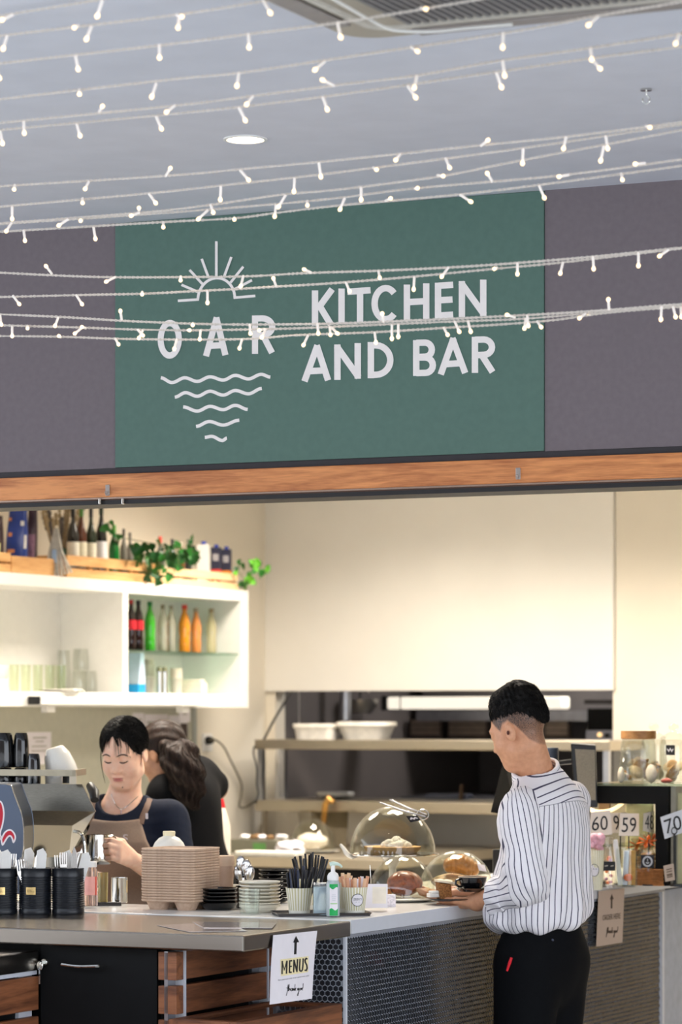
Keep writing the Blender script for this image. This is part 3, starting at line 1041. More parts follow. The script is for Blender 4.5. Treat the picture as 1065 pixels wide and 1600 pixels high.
def pix_uv(c2, x, y):
    """inverse bilinear: pixel -> u, v (a few Newton steps)"""
    tl, tr, br, bl = [np.array(p, float) for p in c2]
    u = v = 0.5
    for _ in range(12):
        p = tl * (1 - u) * (1 - v) + tr * u * (1 - v) + br * u * v + bl * (1 - u) * v - np.array((x, y))
        du = (tr - tl) * (1 - v) + (br - bl) * v
        dv = (bl - tl) * (1 - u) + (br - tr) * u
        m_ = np.linalg.solve(np.array([du, dv]).T, -p)
        u, v = u + m_[0], v + m_[1]
    return u, v

def paper(name, label, cat, c3, thick=0.0006, m=None, nu=6, nv=6, bend=None):
    fn = bil(c3)
    t_ = thing(name, label, cat, (0, 0, 0), 0)
    g_ = G().grid(lambda u, v: fn(u, v, (bend(u, v) if bend else 0.0)), nu, nv)
    o_ = len(g_.v)
    g_.grid(lambda u, v: fn(1 - u, v, (bend(1 - u, v) if bend else 0.0) - thick), nu, nv)
    obj('sheet', g_, m or M_PAPER, t_)
    return t_, (lambda u, v, d_=0.0: fn(u, v, (bend(u, v) if bend else 0.0) + d_))

THANKS = [  # handwritten thank you! in a unit box
    [(0.02, 0.95), (0.08, 0.62), (0.14, 0.1), (0.13, 0.42)], [(0.03, 0.36), (0.20, 0.30)],
    [(0.13, 0.62), (0.20, 0.08), (0.17, 0.58), (0.23, 0.40), (0.26, 0.58)], [(0.36, 0.42), (0.30, 0.42), (0.29, 0.60), (0.34, 0.58), (0.37, 0.40), (0.38, 0.60)],
    [(0.41, 0.42), (0.42, 0.60), (0.45, 0.42), (0.48, 0.60)], [(0.53, 0.10), (0.50, 0.60), (0.57, 0.40), (0.52, 0.50), (0.58, 0.62)],
    [(0.66, 0.42), (0.67, 0.60), (0.73, 0.40), (0.72, 0.75), (0.67, 1.0), (0.64, 0.92), (0.76, 0.62)], [(0.80, 0.42), (0.77, 0.52), (0.81, 0.60), (0.84, 0.48), (0.80, 0.42)],
    [(0.87, 0.42), (0.87, 0.58), (0.92, 0.42), (0.93, 0.60)], [(0.99, 0.08), (0.965, 0.48)], [(0.955, 0.58), (0.95, 0.62)]]

def strokes_uv(g_, strokes, box, fn, wu, sm=True, d_=0.0008):
    """strokes in a unit box placed in box (x0, y0, x1, y1) of fn's u, v; the width is in the fn's own u units"""
    x0, y0, x1, y1 = box
    for s_ in strokes:
        p = [(x0 + a * (x1 - x0), y0 + b * (y1 - y0)) for a, b in s_]
        if sm and len(p) > 2:
            p = [q[:2] for q in spline([(a, b, 0) for a, b in p], 5)]
        g_.stroke(p, wu, lambda u, v, q: fn(u, v, q), d_ * 0.5, d_)

def zoomfn(fn, c2, ox, oy, sc):
    return lambda x, y, d_: fn(*pix_uv(c2, ox + x / sc, oy + y / sc), d_)

# MENUS sign hanging from the edge of the steel counter
c2 = [(426.9, 1461.3), (495.4, 1454.2), (487.5, 1560.3), (421.3, 1569.7)]
tl, tr = ona(*c2[0], 0.004), ona(*c2[1], 0.004)
c3 = [tl, tr, ona(*c2[2], 0.024), ona(*c2[3], 0.024)]
t, fn = paper('menu_sign', 'white paper sign reading MENUS with an upward arrow taped to the steel counter edge', 'sign', c3, bend=lambda u, v: -0.002 * math.sin(v * PI))
zf = zoomfn(fn, c2, 410, 1450, 10.65)
gg = G()
gg.stroke([(547, 230), (545, 440)], 38, zf, 0.0004, 0.0009)
gg._a([zf(548, 132, 0.0009), zf(605, 238, 0.0009), zf(502, 245, 0.0009)], [(0, 1, 2)])
obj('arrow', gg, M_INK, t)
gg = G()
gg._a([zf(300, 525, 0.0006), zf(770, 470, 0.0006), zf(765, 735, 0.0006), zf(310, 805, 0.0006)], [(0, 3, 2, 1)])
obj('highlight_box', gg, mat('pale yellow print', (240, 226, 178), 0.7), t)
gg = G()
for s_, w_ in (([(331, 548), (327, 770)], 22), ([(329, 565), (364, 700), (403, 560)], 20), ([(408, 545), (399, 762)], 24),
               ([(452, 540), (448, 752)], 24), ([(448, 552), (493, 546)], 26), ([(448, 645), (488, 640)], 24), ([(446, 742), (486, 738)], 26),
               ([(524, 530), (518, 742)], 22), ([(524, 540), (574, 728)], 24), ([(584, 520), (572, 735)], 22),
               ([(624, 515), (616, 670), (622, 712), (645, 722), (664, 700), (672, 640), (678, 508)], 23),
               ([(748, 520), (728, 508), (710, 530), (712, 570), (738, 620), (745, 670), (730, 708), (700, 706)], 24)):
    gg.stroke(s_, w_, zf, 0.0006, 0.0011)
obj('lettering', gg, M_INK, t)
gg = G()
text_on(gg, 'Please place your order at the counter when ready!', lambda x, y, d_: zf(x, 888 - (x - 265) * 0.155 - y, d_), 265, 0, 775, 28)
strokes_uv(gg, THANKS, (0, 0, 1, 1), lambda u, v, d_: zf(385 + u * 295, 925 + v * 215 - u * 20, d_), 0.025)
obj('handwriting', gg, M_INK, t)

# ORDER HERE sign on the side of the white counter
c2 = [(934.7, 1392.6), (975.2, 1387.6), (971.9, 1472.6), (931.1, 1479.2)]
c3 = [ona(*p, 0.006) for p in c2]
M_PAPERT = mat('tan paper', (196, 174, 158), 0.7, var=0.02)
t, fn = paper('order_sign', 'tan paper sign reading ORDER HERE on the tiled counter behind the man', 'sign', c3, m=M_PAPERT)
zf = zoomfn(fn, c2, 910, 1370, 6.87)
gg = G()
gg.stroke([(307, 235), (306, 340)], 16, zf, 0.0004, 0.0009)
gg._a([zf(307, 182, 0.0009), zf(329, 240, 0.0009), zf(287, 243, 0.0009)], [(0, 1, 2)])
text_on(gg, 'ORDER HERE', lambda x, y, d_: zf(x, 470 - (x - 210) * 0.12 - y, d_), 210, 0, 402, 58)
strokes_uv(gg, THANKS, (0, 0, 1, 1), lambda u, v, d_: zf(245 + u * 130, 535 + v * 120 - u * 10, d_), 0.045)
obj('lettering', gg, mat('brown ink', (58, 42, 34), 0.6), t)

# laminated menus lying on the steel counter
for i, cs in enumerate((((245, 1446), (352, 1441), (386, 1455), (296, 1456.5)), ((300, 1440.5), (432, 1442.5), (425, 1450.5), (318, 1450)))):
    c3 = [onz(px, py, ZT + 0.0012 + 0.0012 * i) for px, py in cs]
    g_ = G()
    f4 = bil(c3)
    vs = [Vector(p) for p in c3] + [Vector(p) + Vector((0, 0, 0.001)) for p in c3]
    g_.hexa([vs[3], vs[2], vs[1], vs[0], vs[7], vs[6], vs[5], vs[4]])
    tag(obj('laminated_menu', g_, mat('laminate sheet', (226, 214, 210), 0.12, coat=0.6)), ('laminated menu sheet lying at the front edge of the steel counter', 'laminated menu sheet lying behind another towards the steel counter corner')[i], 'menu', 'laminated menus')

# == kitchen fixtures behind
# wall cabinet on the left wall
AF = -2.796  # front plane of the cabinet
t = thing('wall_cabinet', 'white open wall cabinet with two bays holding bottles and glasses', 'cabinet', L(0, 0, 0))
zt_, zb_ = 2.150, 1.638
bE = AB(ona(388, 1000, AF))[1]  # far end
bM = AB(ona(200, 1000, AF))[1]
bS = 1.6
TH_ = 0.044
obj('top_board', G().box(AWL, AF, bS, bE, zt_ - 0.046, zt_), M_WHITEMELAMINE, t)
obj('bottom_board', G().box(AWL, AF, bS, bE, zb_, zb_ + 0.058), M_WHITEMELAMINE, t)
obj('back_panel', G().box(AWL, AWL + 0.012, bS, bE - 0.04, zb_ + 0.058, zt_ - 0.046), M_WHITEMELAMINE, t)
obj('side_panel', G().box(AWL, AF, bE - 0.075, bE, zb_ + 0.058, zt_ - 0.046), M_WHITEMELAMINE, t)
obj('divider', G().box(AWL + 0.012, AF, bM - 0.045, bM, zb_ + 0.058, zt_ - 0.046), M_WHITEMELAMINE, t)
obj('side_panel', G().box(AWL + 0.012, AF, bS, bS + 0.04, zb_ + 0.058, zt_ - 0.046), M_WHITEMELAMINE, t)
zg = ona(290, 1018, AF).z
obj('glass_shelf', G().box(AWL + 0.014, AF - 0.012, bM + 0.002, bE - 0.077, zg - 0.006, zg), thin_glass('green edged glass', (206, 226, 214)), t)
ZSH = zb_ + 0.058  # cabinet floor
# under-cabinet lamp strip
t = thing('lamp_strip', 'white strip lamp under the front of the wall cabinet', 'light', L(0, 0, 0))
b0, b1 = AB(ona(54, 1095, AF + 0.03))[1], AB(ona(316, 1098, AF + 0.03))[1]
zc = ona(190, 1094, AF + 0.03).z
obj('housing', G().box(AF + 0.004, AF + 0.06, b0, b1, zc - 0.022, zc + 0.012), M_WHITEMELAMINE, t, bevel=0.004)
obj('end_cap', G().box(AF + 0.006, AF + 0.058, b0 - 0.012, b0, zc - 0.02, zc + 0.012), M_BLACKPLASTIC, t, bevel=0.003)
for px in (80, 290):
    bb = AB(ona(px, 1108, AF + 0.03))[1]
    obj('bracket', G().box(AF + 0.002, AF + 0.03, bb - 0.03, bb + 0.03, zc - 0.05, zc - 0.022), M_WHITEMELAMINE, t)

# grey green splashback panel on the wall below the cabinet, with papers
M_SPLASH = mat('grey green splashback', (192, 190, 172), 0.25, var=0.03)
bp1 = AB(ona(306, 1150, AWL + 0.008))[1]
t = thing('splashback', 'grey green splashback panel on the wall under the cabinet', 'panel', L(0, 0, 0))
obj('panel', G().box(AWL, AWL + 0.008, 1.3, bp1 - 0.02, 1.0, zb_), M_SPLASH, t)
obj('edge_strip', G().box(AWL, AWL + 0.012, bp1 - 0.035, bp1, 1.0, zb_), mat('grey strip', (176, 180, 172), 0.4), t)

def wallsheet(name, label, x0, y0, x1, y1, m, marks=(), off=0.0095, grp=None):
    P4 = [ona(x0, y0, AWL + off), ona(x1, y0, AWL + off), ona(x1, y1, AWL + off), ona(x0, y1, AWL + off)]
    lb = [AB(p) + (p.z,) for p in P4]
    bA, bB = lb[0][1], lb[1][1]
    zA, zB2 = lb[0][2], lb[3][2]
    t_ = thing(name, label, 'notice', L(0, 0, 0), group=grp)
    obj('sheet', G().box(AWL + off - 0.001, AWL + off, bA, bB, zB2, zA), m, t_)
    for (u0, v0, u1, v1, mm) in marks:
        obj('print', G().box(AWL + off, AWL + off + 0.0006, bA + (bB - bA) * u0, bA + (bB - bA) * u1, zA + (zB2 - zA) * v1, zA + (zB2 - zA) * v0), mm, t_)
    return t_

M_GREYPRINT = mat('grey print', (176, 172, 164), 0.7)
M_PHOTO = mat('brown photo print', (96, 62, 50), 0.6, var=0.5, scale=60)
wallsheet('wall_notice', 'white typed notice on the splashback above the coffee cups', 42, 1144, 80, 1195, M_PAPER, [(0.25, 0.15, 0.8, 0.2, M_GREYPRINT), (0.35, 0.27, 0.7, 0.31, M_GREYPRINT), (0.2, 0.42, 0.8, 0.46, M_GREYPRINT), (0.2, 0.56, 0.8, 0.6, M_GREYPRINT)])
wallsheet('wall_notice', 'blank pale notice on the splashback directly above the standing barista', 207, 1114, 225, 1160, M_PAPER, [(0.2, 0.2, 0.8, 0.25, M_GREYPRINT)])
wallsheet('wall_notice', 'white notice with a brown picture on the splashback', 226, 1116, 262, 1190, M_PAPER, [(0.64, 0.12, 0.95, 0.5, M_PHOTO), (0.1, 0.15, 0.5, 0.2, M_GREYPRINT), (0.1, 0.3, 0.5, 0.34, M_GREYPRINT)])
wallsheet('wall_notice', 'white notice with a dark picture at the right end of the splashback', 263, 1118, 293, 1180, M_PAPER, [(0.62, 0.2, 0.98, 0.66, mat('dark photo print', (66, 50, 46), 0.6, var=0.5, scale=60)), (0.1, 0.2, 0.5, 0.25, M_GREYPRINT), (0.1, 0.35, 0.5, 0.4, M_GREYPRINT)])
wallsheet('hanging_tag', 'small white tag hanging under the right end of the strip lamp', 280, 1108, 297, 1128, M_PAPER, [(0.3, 0.35, 0.7, 0.45, M_GREYPRINT)], off=0.2)

# power point, plug and cable on the left wall
w = ona(322, 1160, AWL)
t = thing('power_point', 'white double power point on the cream wall', 'socket', L(0, 0, 0))
pb, pz = AB(w)[1], w.z
obj('plate', G().box(AWL, AWL + 0.01, pb - 0.045, pb + 0.045, pz - 0.04, pz + 0.04), M_WHITE, t, bevel=0.003)
obj('switch', G().box(AWL + 0.01, AWL + 0.014, pb - 0.03, pb - 0.012, pz + 0.012, pz + 0.028), M_WHITE, t, bevel=0.001)
obj('switch', G().box(AWL + 0.01, AWL + 0.014, pb + 0.012, pb + 0.03, pz + 0.012, pz + 0.028), M_WHITE, t, bevel=0.001)
t = thing('power_cable', 'black plug with a drooping cable leading to the kitchen shelves', 'cable', L(0, 0, 0))
pw = ona(325, 1157, AWL + 0.02)
a_, b_ = AB(pw)
gg = G()
gg.m = Matrix.Translation((AWL + 0.012, b_, pw.z)) @ Matrix.Rotation(PI / 2, 4, 'Y')
gg.lathe([(0.017, 0.0), (0.019, 0.012), (0.014, 0.03), (0.006, 0.036)], 14)
obj('plug', gg, M_BLACKPLASTIC, t, smooth=True)
cp = []
for px, py, of in ((327, 1156.5, 0.05), (338, 1157, 0.06), (350, 1168, 0.05), (360, 1188, 0.035), (370, 1208, 0.03), (377, 1225, 0.03), (377, 1243, 0.03), (374, 1260, 0.03), (384, 1261, 0.035), (398, 1252, 0.06)):
    w = ona(px, py, AWL + of)
    cp.append(AB(w) + (w.z,))
obj('cord', G().tube(spline(cp, 6), 0.0042, 6), mat('grey brown cord', (92, 84, 62), 0.5), t, smooth=True)

# stainless pass shelves in front of the opening
t = thing('pass_shelf', 'two tier stainless pass shelf in front of the kitchen opening', 'shelf', L(0, 0, 0))
BS0, BS1 = 5.80, BWB + 0.12
aS0, aS1 = AB(onb(397.5, 1163, BS0))[0], AB(onb(952, 1160, BS0))[0]
zs = [(onb(690, 1156.5, BS0).z, onb(690, 1172, BS0).z), (onb(690, 1254, BS0).z, onb(690, 1271, BS0).z)]
for z1, z2 in zs:
    obj('shelf_board', G().box(aS0, aS1, BS0, BS1, z2, z1), M_STEELV, t, bevel=0.003)
for px in (408, 442, 948):
    for bq in ((BS0 + 0.03,) if px != 442 else (BWB - 0.06,)):
        aa = AB(onb(px, 1200, bq))[0]
        obj('post', G().box(aa - 0.013, aa + 0.013, bq - 0.013, bq + 0.013, zs[1][0], zs[0][1]), M_ALU, t)
for px in (415, 900):
    aa = AB(onb(px, 1300, BWB - 0.1))[0]
    obj('post', G().box(aa - 0.01, aa + 0.01, BWB - 0.12, BWB - 0.1, 0.9, zs[1][1]), M_STEELV, t)
ZP1, ZP2 = zs[0][0], zs[1][0]
cp = []
for px, py in ((397, 1166), (396, 1178), (401, 1200), (401, 1225), (403, 1240), (398, 1255)):
    w = onb(px, py, BS0 - 0.01)
    cp.append(w)
tag(obj('black_cable', G().tube(spline(cp, 5), 0.004, 6), M_BLACKPLASTIC, smooth=True), 'black cord hanging down the left end of the pass shelf', 'cord')
cp = [onb(412, 1156, BS0 + 0.02), onb(428, 1125, BS0 + 0.2), onb(443, 1100, BS0 + 0.3), onb(456, 1080, BWB)]
tag(obj('black_cable', G().tube(spline(cp, 5), 0.0055, 6), M_BLACKPLASTIC, smooth=True), 'dark cord slanting from the shelf end up to the opening', 'cord')

def foam_tray(x0, x1, ytop, ybase, b, label, fl=0.86):
    """white takeaway tray standing on the top shelf"""
    wl, wr = onb(x0, ytop, b), onb(x1, ytop, b)
    al, ar = AB(wl)[0], AB(wr)[0]
    h_ = onb((x0 + x1) / 2, ytop, b).z - ZP1
    wd = ar - al
    g_ = G()
    n_ = 28
    prof = [(fl * 0.5, 0.0), (0.47, h_ * 0.72), (0.5, h_ * 0.78), (0.5, h_ * 0.98), (0.485, h_), (0.46, h_ * 0.97), (fl * 0.46, 0.012), (0.0, 0.012)]
    vs, fs = [], []
    for r_, z_ in prof:
        for k in range(n_):
            a2 = 2 * PI * k / n_
            c_, s_ = math.cos(a2), math.sin(a2)
            e_ = 0.45
            x_ = math.copysign(abs(c_) ** e_, c_) * r_ * wd
            y_ = math.copysign(abs(s_) ** e_, s_) * r_ * 0.62 * wd
            vs.append((x_, y_, z_))
    q = len(prof)
    for i in range(q - 1):
        for k in range(n_):
            j = (k + 1) % n_
            fs.append((i * n_ + k, i * n_ + j, (i + 1) * n_ + j, (i + 1) * n_ + k))
    fs.append(tuple(reversed(range(n_))))
    g_._a(vs, fs)
    o_ = obj('foam_tray', g_, mat('white foam', (244, 238, 228), 0.6), smooth=True, loc=L((al + ar) / 2, b + 0.3 * wd, ZP1), rz=RZ)
    return tag(o_, label, 'tray', 'takeaway trays on the pass')

foam_tray(453, 520, 1131, 1156, BS0 + 0.02, 'white takeaway tray at the left on the top pass shelf')
foam_tray(520, 602, 1128, 1158, BS0 + 0.02, 'taller white takeaway tray right of another on the pass shelf', 0.74)
# things inside the kitchen
w = onb(528, 1246, BWB - 0.02)
t = obj('plate_stack', G().lathe([(0.05, 0), (0.085, 0.012), (0.09, 0.026), (0.085, 0.032), (0.0001, 0.03)], 32), M_CERAMIC, smooth=True, loc=L(AB(w)[0], BWB - 0.05, ZP2), rz=RZ)
tag(t, 'white plate on the lower pass shelf behind the cake dome', 'plate')
obj_b = BWB + 0.9
w0, w1 = onb(604, 1098, obj_b), onb(876, 1098, obj_b)
t = thing('strip_light', 'glowing white strip light across the dim kitchen opening', 'light', L(0, 0, 0))
obj('tube', G().box(AB(w0)[0], AB(w1)[0], obj_b, obj_b + 0.12, onb(700, 1108, obj_b).z, onb(700, 1089, obj_b).z), mat('lit strip', (255, 244, 226), 0.5, emis=0.9), t, bevel=0.01)
obj('end_cap', G().box(AB(w0)[0] - 0.03, AB(w0)[0], obj_b, obj_b + 0.13, onb(700, 1110, obj_b).z, onb(700, 1087, obj_b).z), M_BLACKPLASTIC, t)
obj('end_cap', G().box(AB(w0)[0] + 0.07, AB(w0)[0] + 0.075, obj_b - 0.002, obj_b + 0.13, onb(700, 1108.5, obj_b).z, onb(700, 1088.5, obj_b).z), M_BLACKPLASTIC, t)
# rear hood, bench and equipment
t = thing('exhaust_hood', 'stainless exhaust hood over the cooking line', 'hood', L(0, 0, 0))
bq = BWB + 1.5
zh = onb(700, 1117, bq).z
obj('lip', G().box(-3.0, 0.5, bq - 0.03, bq + 0.05, zh - 0.03, zh + 0.02), mat('hood steel', (150, 150, 156), 0.35, 0.9), t)
obj('canopy', G().box(-3.0, 0.5, bq + 0.05, 8.7, zh, 2.6), M_KITCHENDARK, t)
bk = BWB + 1.55
for i, (x0, x1) in enumerate(((640, 690), (700, 762), (850, 890))):
    aa0, aa1 = AB(onb(x0, 1140, bk))[0], AB(onb(x1, 1140, bk))[0]
    t = thing('filter_rack', ('dark slatted filter behind the pass left of the man', 'dark slatted filter behind the pass next to the man\'s head', 'dark slatted filter behind the pass right of the man')[i], 'filter', L(0, 0, 0), group='filters over the cooking line')
    zf0, zf1 = onb(700, 1153, bk).z, onb(700, 1124, bk).z
    obj('frame', G().box(aa0, aa1, bk, bk + 0.03, zf0, zf1), mat('brown steel', (86, 76, 70), 0.4, 0.7), t)
    for k in range(3):
        zz = zf0 + (zf1 - zf0) * (k + 0.6) / 3.6
        obj('slat', G().box(aa0 + 0.01, aa1 - 0.01, bk - 0.012, bk, zz, zz + 0.022), mat('slat steel', (138, 124, 112), 0.35, 0.8), t)
t = thing('cooking_bench', 'dark steel cooking bench seen through the kitchen opening', 'bench', L(0, 0, 0))
obj('top', G().box(-3.0, 0.4, 7.5, 8.5, 1.16, 1.2), mat('bench steel', (120, 120, 126), 0.4, 0.8), t)
obj('body', G().box(-3.0, 0.4, 7.55, 8.5, 0.0, 1.16), M_KITCHENDARK, t)
t = thing('salamander_oven', 'black oven with a pale control panel and glowing dial at the right of the kitchen', 'oven', L(0, 0, 0))
bo_ = BWB + 0.5
o0, o1 = AB(onb(916, 1140, bo_))[0], AB(onb(962, 1140, bo_))[0]
zA_, zB_ = onb(930, 1156, bo_).z, onb(930, 1107, bo_).z
zM_ = onb(930, 1141, bo_).z
obj('body', G().box(o0, o1 + 0.3, bo_ + 0.01, bo_ + 0.5, zA_ - 0.02, zB_), M_BLACK, t)
obj('control_panel', G().box(o0, o1 + 0.3, bo_ - 0.01, bo_ + 0.01, zA_, zM_), mat('panel steel', (150, 152, 166), 0.4, 0.5), t)
gg = G()
wd_ = onb(937, 1148, bo_ - 0.01)
gg.m = Matrix.Translation((AB(wd_)[0], bo_ - 0.01, wd_.z)) @ Matrix.Rotation(PI / 2, 4, 'X')
gg.lathe([(0.010, 0.0), (0.010, 0.01), (0.007, 0.012)], 14)
obj('dial', gg, mat('glowing dial', (255, 214, 150), 0.4, emis=1.4), t)
gg = G()
wd_ = onb(949, 1149, bo_ - 0.01)
gg.m = Matrix.Translation((AB(wd_)[0], bo_ - 0.01, wd_.z)) @ Matrix.Rotation(PI / 2, 4, 'X')
gg.lathe([(0.010, 0.0), (0.010, 0.014), (0.007, 0.016)], 14)
obj('knob', gg, M_BLACKPLASTIC, t)
obj('shelf', G().box(o0, o1 + 0.3, bo_ - 0.03, bo_ + 0.5, zB_ + 0.02, zB_ + 0.04), mat('dark shelf steel', (70, 66, 66), 0.5, 0.5), t)
# pots hanging, upright post, white bin, utensils
for i, (px, py, r_, lab) in enumerate(((475, 1100, 0.08, 'dark steel bowl hanging in the kitchen left of the post'), (562, 1100, 0.09, 'steel bowl hanging in the kitchen right of the post'))):
    w = onb(px, py, BWB + 0.8)
    o_ = obj('mixing_bowl', G().lathe([(0.0001, -r_ * 0.55), (r_ * 0.6, -r_ * 0.5), (r_ * 0.95, -r_ * 0.1), (r_, r_ * 0.25), (r_ * 0.93, r_ * 0.25), (r_ * 0.88, -r_ * 0.08), (0.0001, -r_ * 0.48)], 24), mat('dull steel', (150, 146, 142), 0.3, 0.9), smooth=True, loc=w, rz=RZ)
    tag(o_, lab, 'bowl', 'bowls hanging in the kitchen')
    w2 = AB(w)
    sp = obj('hook', G().tube([(0, 0, r_ * 0.2), (0, 0.02, 0.2)], 0.006, 6), M_BLACKPLASTIC, o_)
w = onb(539, 1100, BWB + 0.6)
tag(obj('upright_pipe', G().lathe([(0.028, -0.08), (0.028, 0.9)], 16), M_ALU, smooth=True, loc=w, rz=RZ), 'grey steel pipe standing between the hanging bowls in the kitchen', 'pipe')
w = onb(841, 1157, BWB + 0.35)
tag(obj('white_tub', G().lathe([(0.027, -0.01), (0.03, 0.07), (0.027, 0.07), (0.024, 0.0), (0.0001, 0.0)], 20), mat('pale blue plastic', (196, 206, 214), 0.5), smooth=True, loc=L(AB(w)[0], BWB + 0.08, ZP1), rz=RZ), 'pale blue tub on the pass shelf right of the man\'s head', 'tub')
w = onb(730, 1250, BWB + 0.1)
tag(obj('wooden_spoon', G().tube([(0, 0, 0.0), (0.006, 0, 0.07)], [0.01, 0.008], 8), mat('old wood', (110, 84, 58), 0.6), loc=L(AB(w)[0], BWB + 0.02, ZP2), rz=RZ), 'wooden handle standing on the lower pass shelf left of the man', 'utensil')
w = onb(700, 1251, BWB + 0.1)
tag(obj('steel_tray', G().box(-0.09, 0.12, -0.03, 0.04, 0.0, 0.025), mat('blue grey steel', (96, 102, 120), 0.4, 0.6), bevel=0.004, loc=L(AB(w)[0], BWB + 0.07, ZP2), rz=RZ), 'low steel tray on the lower pass shelf beside the wooden handle', 'tray')
# white hanging rods over the opening
for i, px in enumerate((467, 576)):
    w = onb(px, 1083, BWB + 0.2)
    o_ = obj('ceiling_rod', G().tube([(0, 0, -0.24 if i == 0 else 0), (0, 0, 0.03)], 0.003, 6).ball((0, 0, 0.02), 0.012, n=8, m=6), mat('pale rod', (214, 208, 200), 0.4), loc=w, rz=RZ)
    tag(o_, ('thin pale rod hanging at the left of the kitchen opening', 'pale rod end at the top of the kitchen opening above the tall tray')[i], 'rod', 'rods over the opening')

# prep bench in front of the pass wall
t = thing('prep_bench', 'steel prep bench against the back wall', 'bench', L(0, 0, 0))
bP = 4.75
zP = onb(450, 1340, bP).z
aP0, aP1 = AB(onb(338, 1340, bP))[0], AB(onb(598, 1340, bP))[0]
obj('top', G().box(aP0, aP1, bP, BWB - 0.02, zP - 0.042, zP), M_STEELV, t, bevel=0.004)
obj('front_panel', G().box(aP0, aP1, bP + 0.03, bP + 0.05, zP - 0.16, zP - 0.042), M_BLACK, t)
obj('cupboard', G().box(aP0 + 0.02, aP1 - 0.02, bP + 0.05, BWB - 0.05, 0.0, zP - 0.042), M_BLACK, t)
# == things on the steel counter
def at(px, py, z):
    w = onz(px, py, z)
    return w, w.y / F

def shell(prof_out, t_, n=28, floor=0.003):
    """open vessel: outer profile from the foot to the rim, wall thickness t_"""
    inner = [(max(r - t_, 0.0005), z) for r, z in prof_out]
    inner[0] = (inner[0][0], prof_out[0][1] + floor)
    prof = [(0.0001, prof_out[0][1])] + prof_out + list(reversed(inner)) + [(0.0001, prof_out[0][1] + floor)]
    g_ = G().lathe(prof, n)
    return g_

M_TINBLACK = mat('black enamel tin', (26, 29, 35), 0.34, var=0.05)
M_BRASS = mat('brass plate', (206, 178, 122), 0.3, 1.0, var=0.15, scale=200)
M_CUT = mat('cutlery steel', (190, 186, 182), 0.15, 1.0, var=0.05)
M_NAP = mat('paper napkin', (240, 236, 230), 0.8, var=0.02)
TR, THG = 0.0443, 0.126
prof = [(TR - 0.001, 0.0), (TR, 0.002), (TR, 0.012)]
for k in range(15):
    z_ = 0.014 + k * 0.0061
    prof += [(TR - 0.0016, z_ + 0.0010), (TR - 0.0016, z_ + 0.0022), (TR + 0.0006, z_ + 0.0038), (TR + 0.0006, z_ + 0.0050)]
prof += [(TR, 0.108), (TR, THG - 0.003), (TR + 0.001, THG - 0.0015), (TR, THG)]
prof_in = [(TR - 0.0025, THG), (TR - 0.0025, 0.004), (0.0001, 0.004)]
gt = G().lathe([(0.0001, 0.0)] + prof + prof_in, 40)
tins = []
for i, (px, lab) in enumerate(((2, 'ribbed black cutlery tin at the left edge of the photo'), (55, 'middle ribbed black cutlery tin with a whole brass label'), (106.5, 'ribbed black cutlery tin without a label beside the pink bottle'))):
    w, s_ = at(px, 1428, ZT)
    t = thing('cutlery_tin', lab, 'tin', (w.x, w.y, ZT), 0, 'black cutlery tins')
    if i == 0:
        body = obj('body', gt, M_TINBLACK, t, smooth=35)
    else:
        b2 = body.copy()
        COL.objects.link(b2)
        b2.parent = t
    tins.append((w, t))
    if i < 2:
        c_ = math.radians(-100 if i == 1 else -88)
        gl = G().grid(lambda u, v: ((TR + 0.0022) * math.cos(c_ + (u - 0.5) * 0.58), (TR + 0.0022) * math.sin(c_ + (u - 0.5) * 0.58), 0.055 + v * 0.02), 8, 2)
        lp = obj('label_plate', gl, M_BRASS, t, smooth=True)
        gl = G()
        fnp = lambda u, v, d_: ((TR + 0.0024 + d_) * math.cos(c_ + (u - 0.5) * 0.58), (TR + 0.0024 + d_) * math.sin(c_ + (u - 0.5) * 0.58), 0.055 + v * 0.02)
        for q in range(5):
            u0 = 0.18 + q * 0.14
            gl.stroke([(u0, 0.3), (u0 + 0.03, 0.7), (u0 + 0.07, 0.32)], 0.022, fnp, 0.0002, 0.0005)
        obj('engraving', gl, mat('dark brass', (96, 76, 46), 0.5), lp)

def knife_geo():
    g_ = G()
    out = [(-0.009, 0.0), (0.007, 0.0), (0.009, 0.06), (0.007, 0.085), (0.001, 0.1), (-0.006, 0.075)]
    g_.prism(out, lambda x, y: (x, 0.0009, y), lambda x, y: (x, -0.0009, y))
    g_.box(-0.006, 0.006, -0.002, 0.002, -0.07, 0.0)
    return g_

def fork_geo():
    g_ = G().box(-0.004, 0.004, -0.0012, 0.0012, -0.08, 0.03)
    g_.prism([(-0.004, 0.03), (0.004, 0.03), (0.011, 0.05), (0.011, 0.056), (-0.011, 0.056), (-0.011, 0.05)], lambda x, y: (x, 0.0009, y), lambda x, y: (x, -0.0009, y))
    for k in range(4):
        x_ = -0.0096 + k * 0.0064
        g_.box(x_ - 0.0013, x_ + 0.0013, -0.0009, 0.0009, 0.056, 0.088)
    return g_

def spoon_geo():
    g_ = G().box(-0.003, 0.003, -0.001, 0.001, -0.09, 0.055)
    g_.ball((0, 0, 0.075), 0.015, 0.004, 0.024, 14, 8)
    return g_

def napkin_geo():
    g_ = G()
    out = [(-0.012, -0.06), (0.012, -0.06), (0.015, 0.05), (0.004, 0.066), (-0.012, 0.058)]
    g_.prism(out, lambda x, y: (x, 0.003, y), lambda x, y: (x, -0.001 - 0.002 * abs(x) / 0.012, y))
    g_.prism([(-0.010, -0.06), (0.013, -0.06), (0.012, 0.058), (-0.006, 0.05)], lambda x, y: (x, 0.0055, y), lambda x, y: (x, 0.0035, y))
    return g_

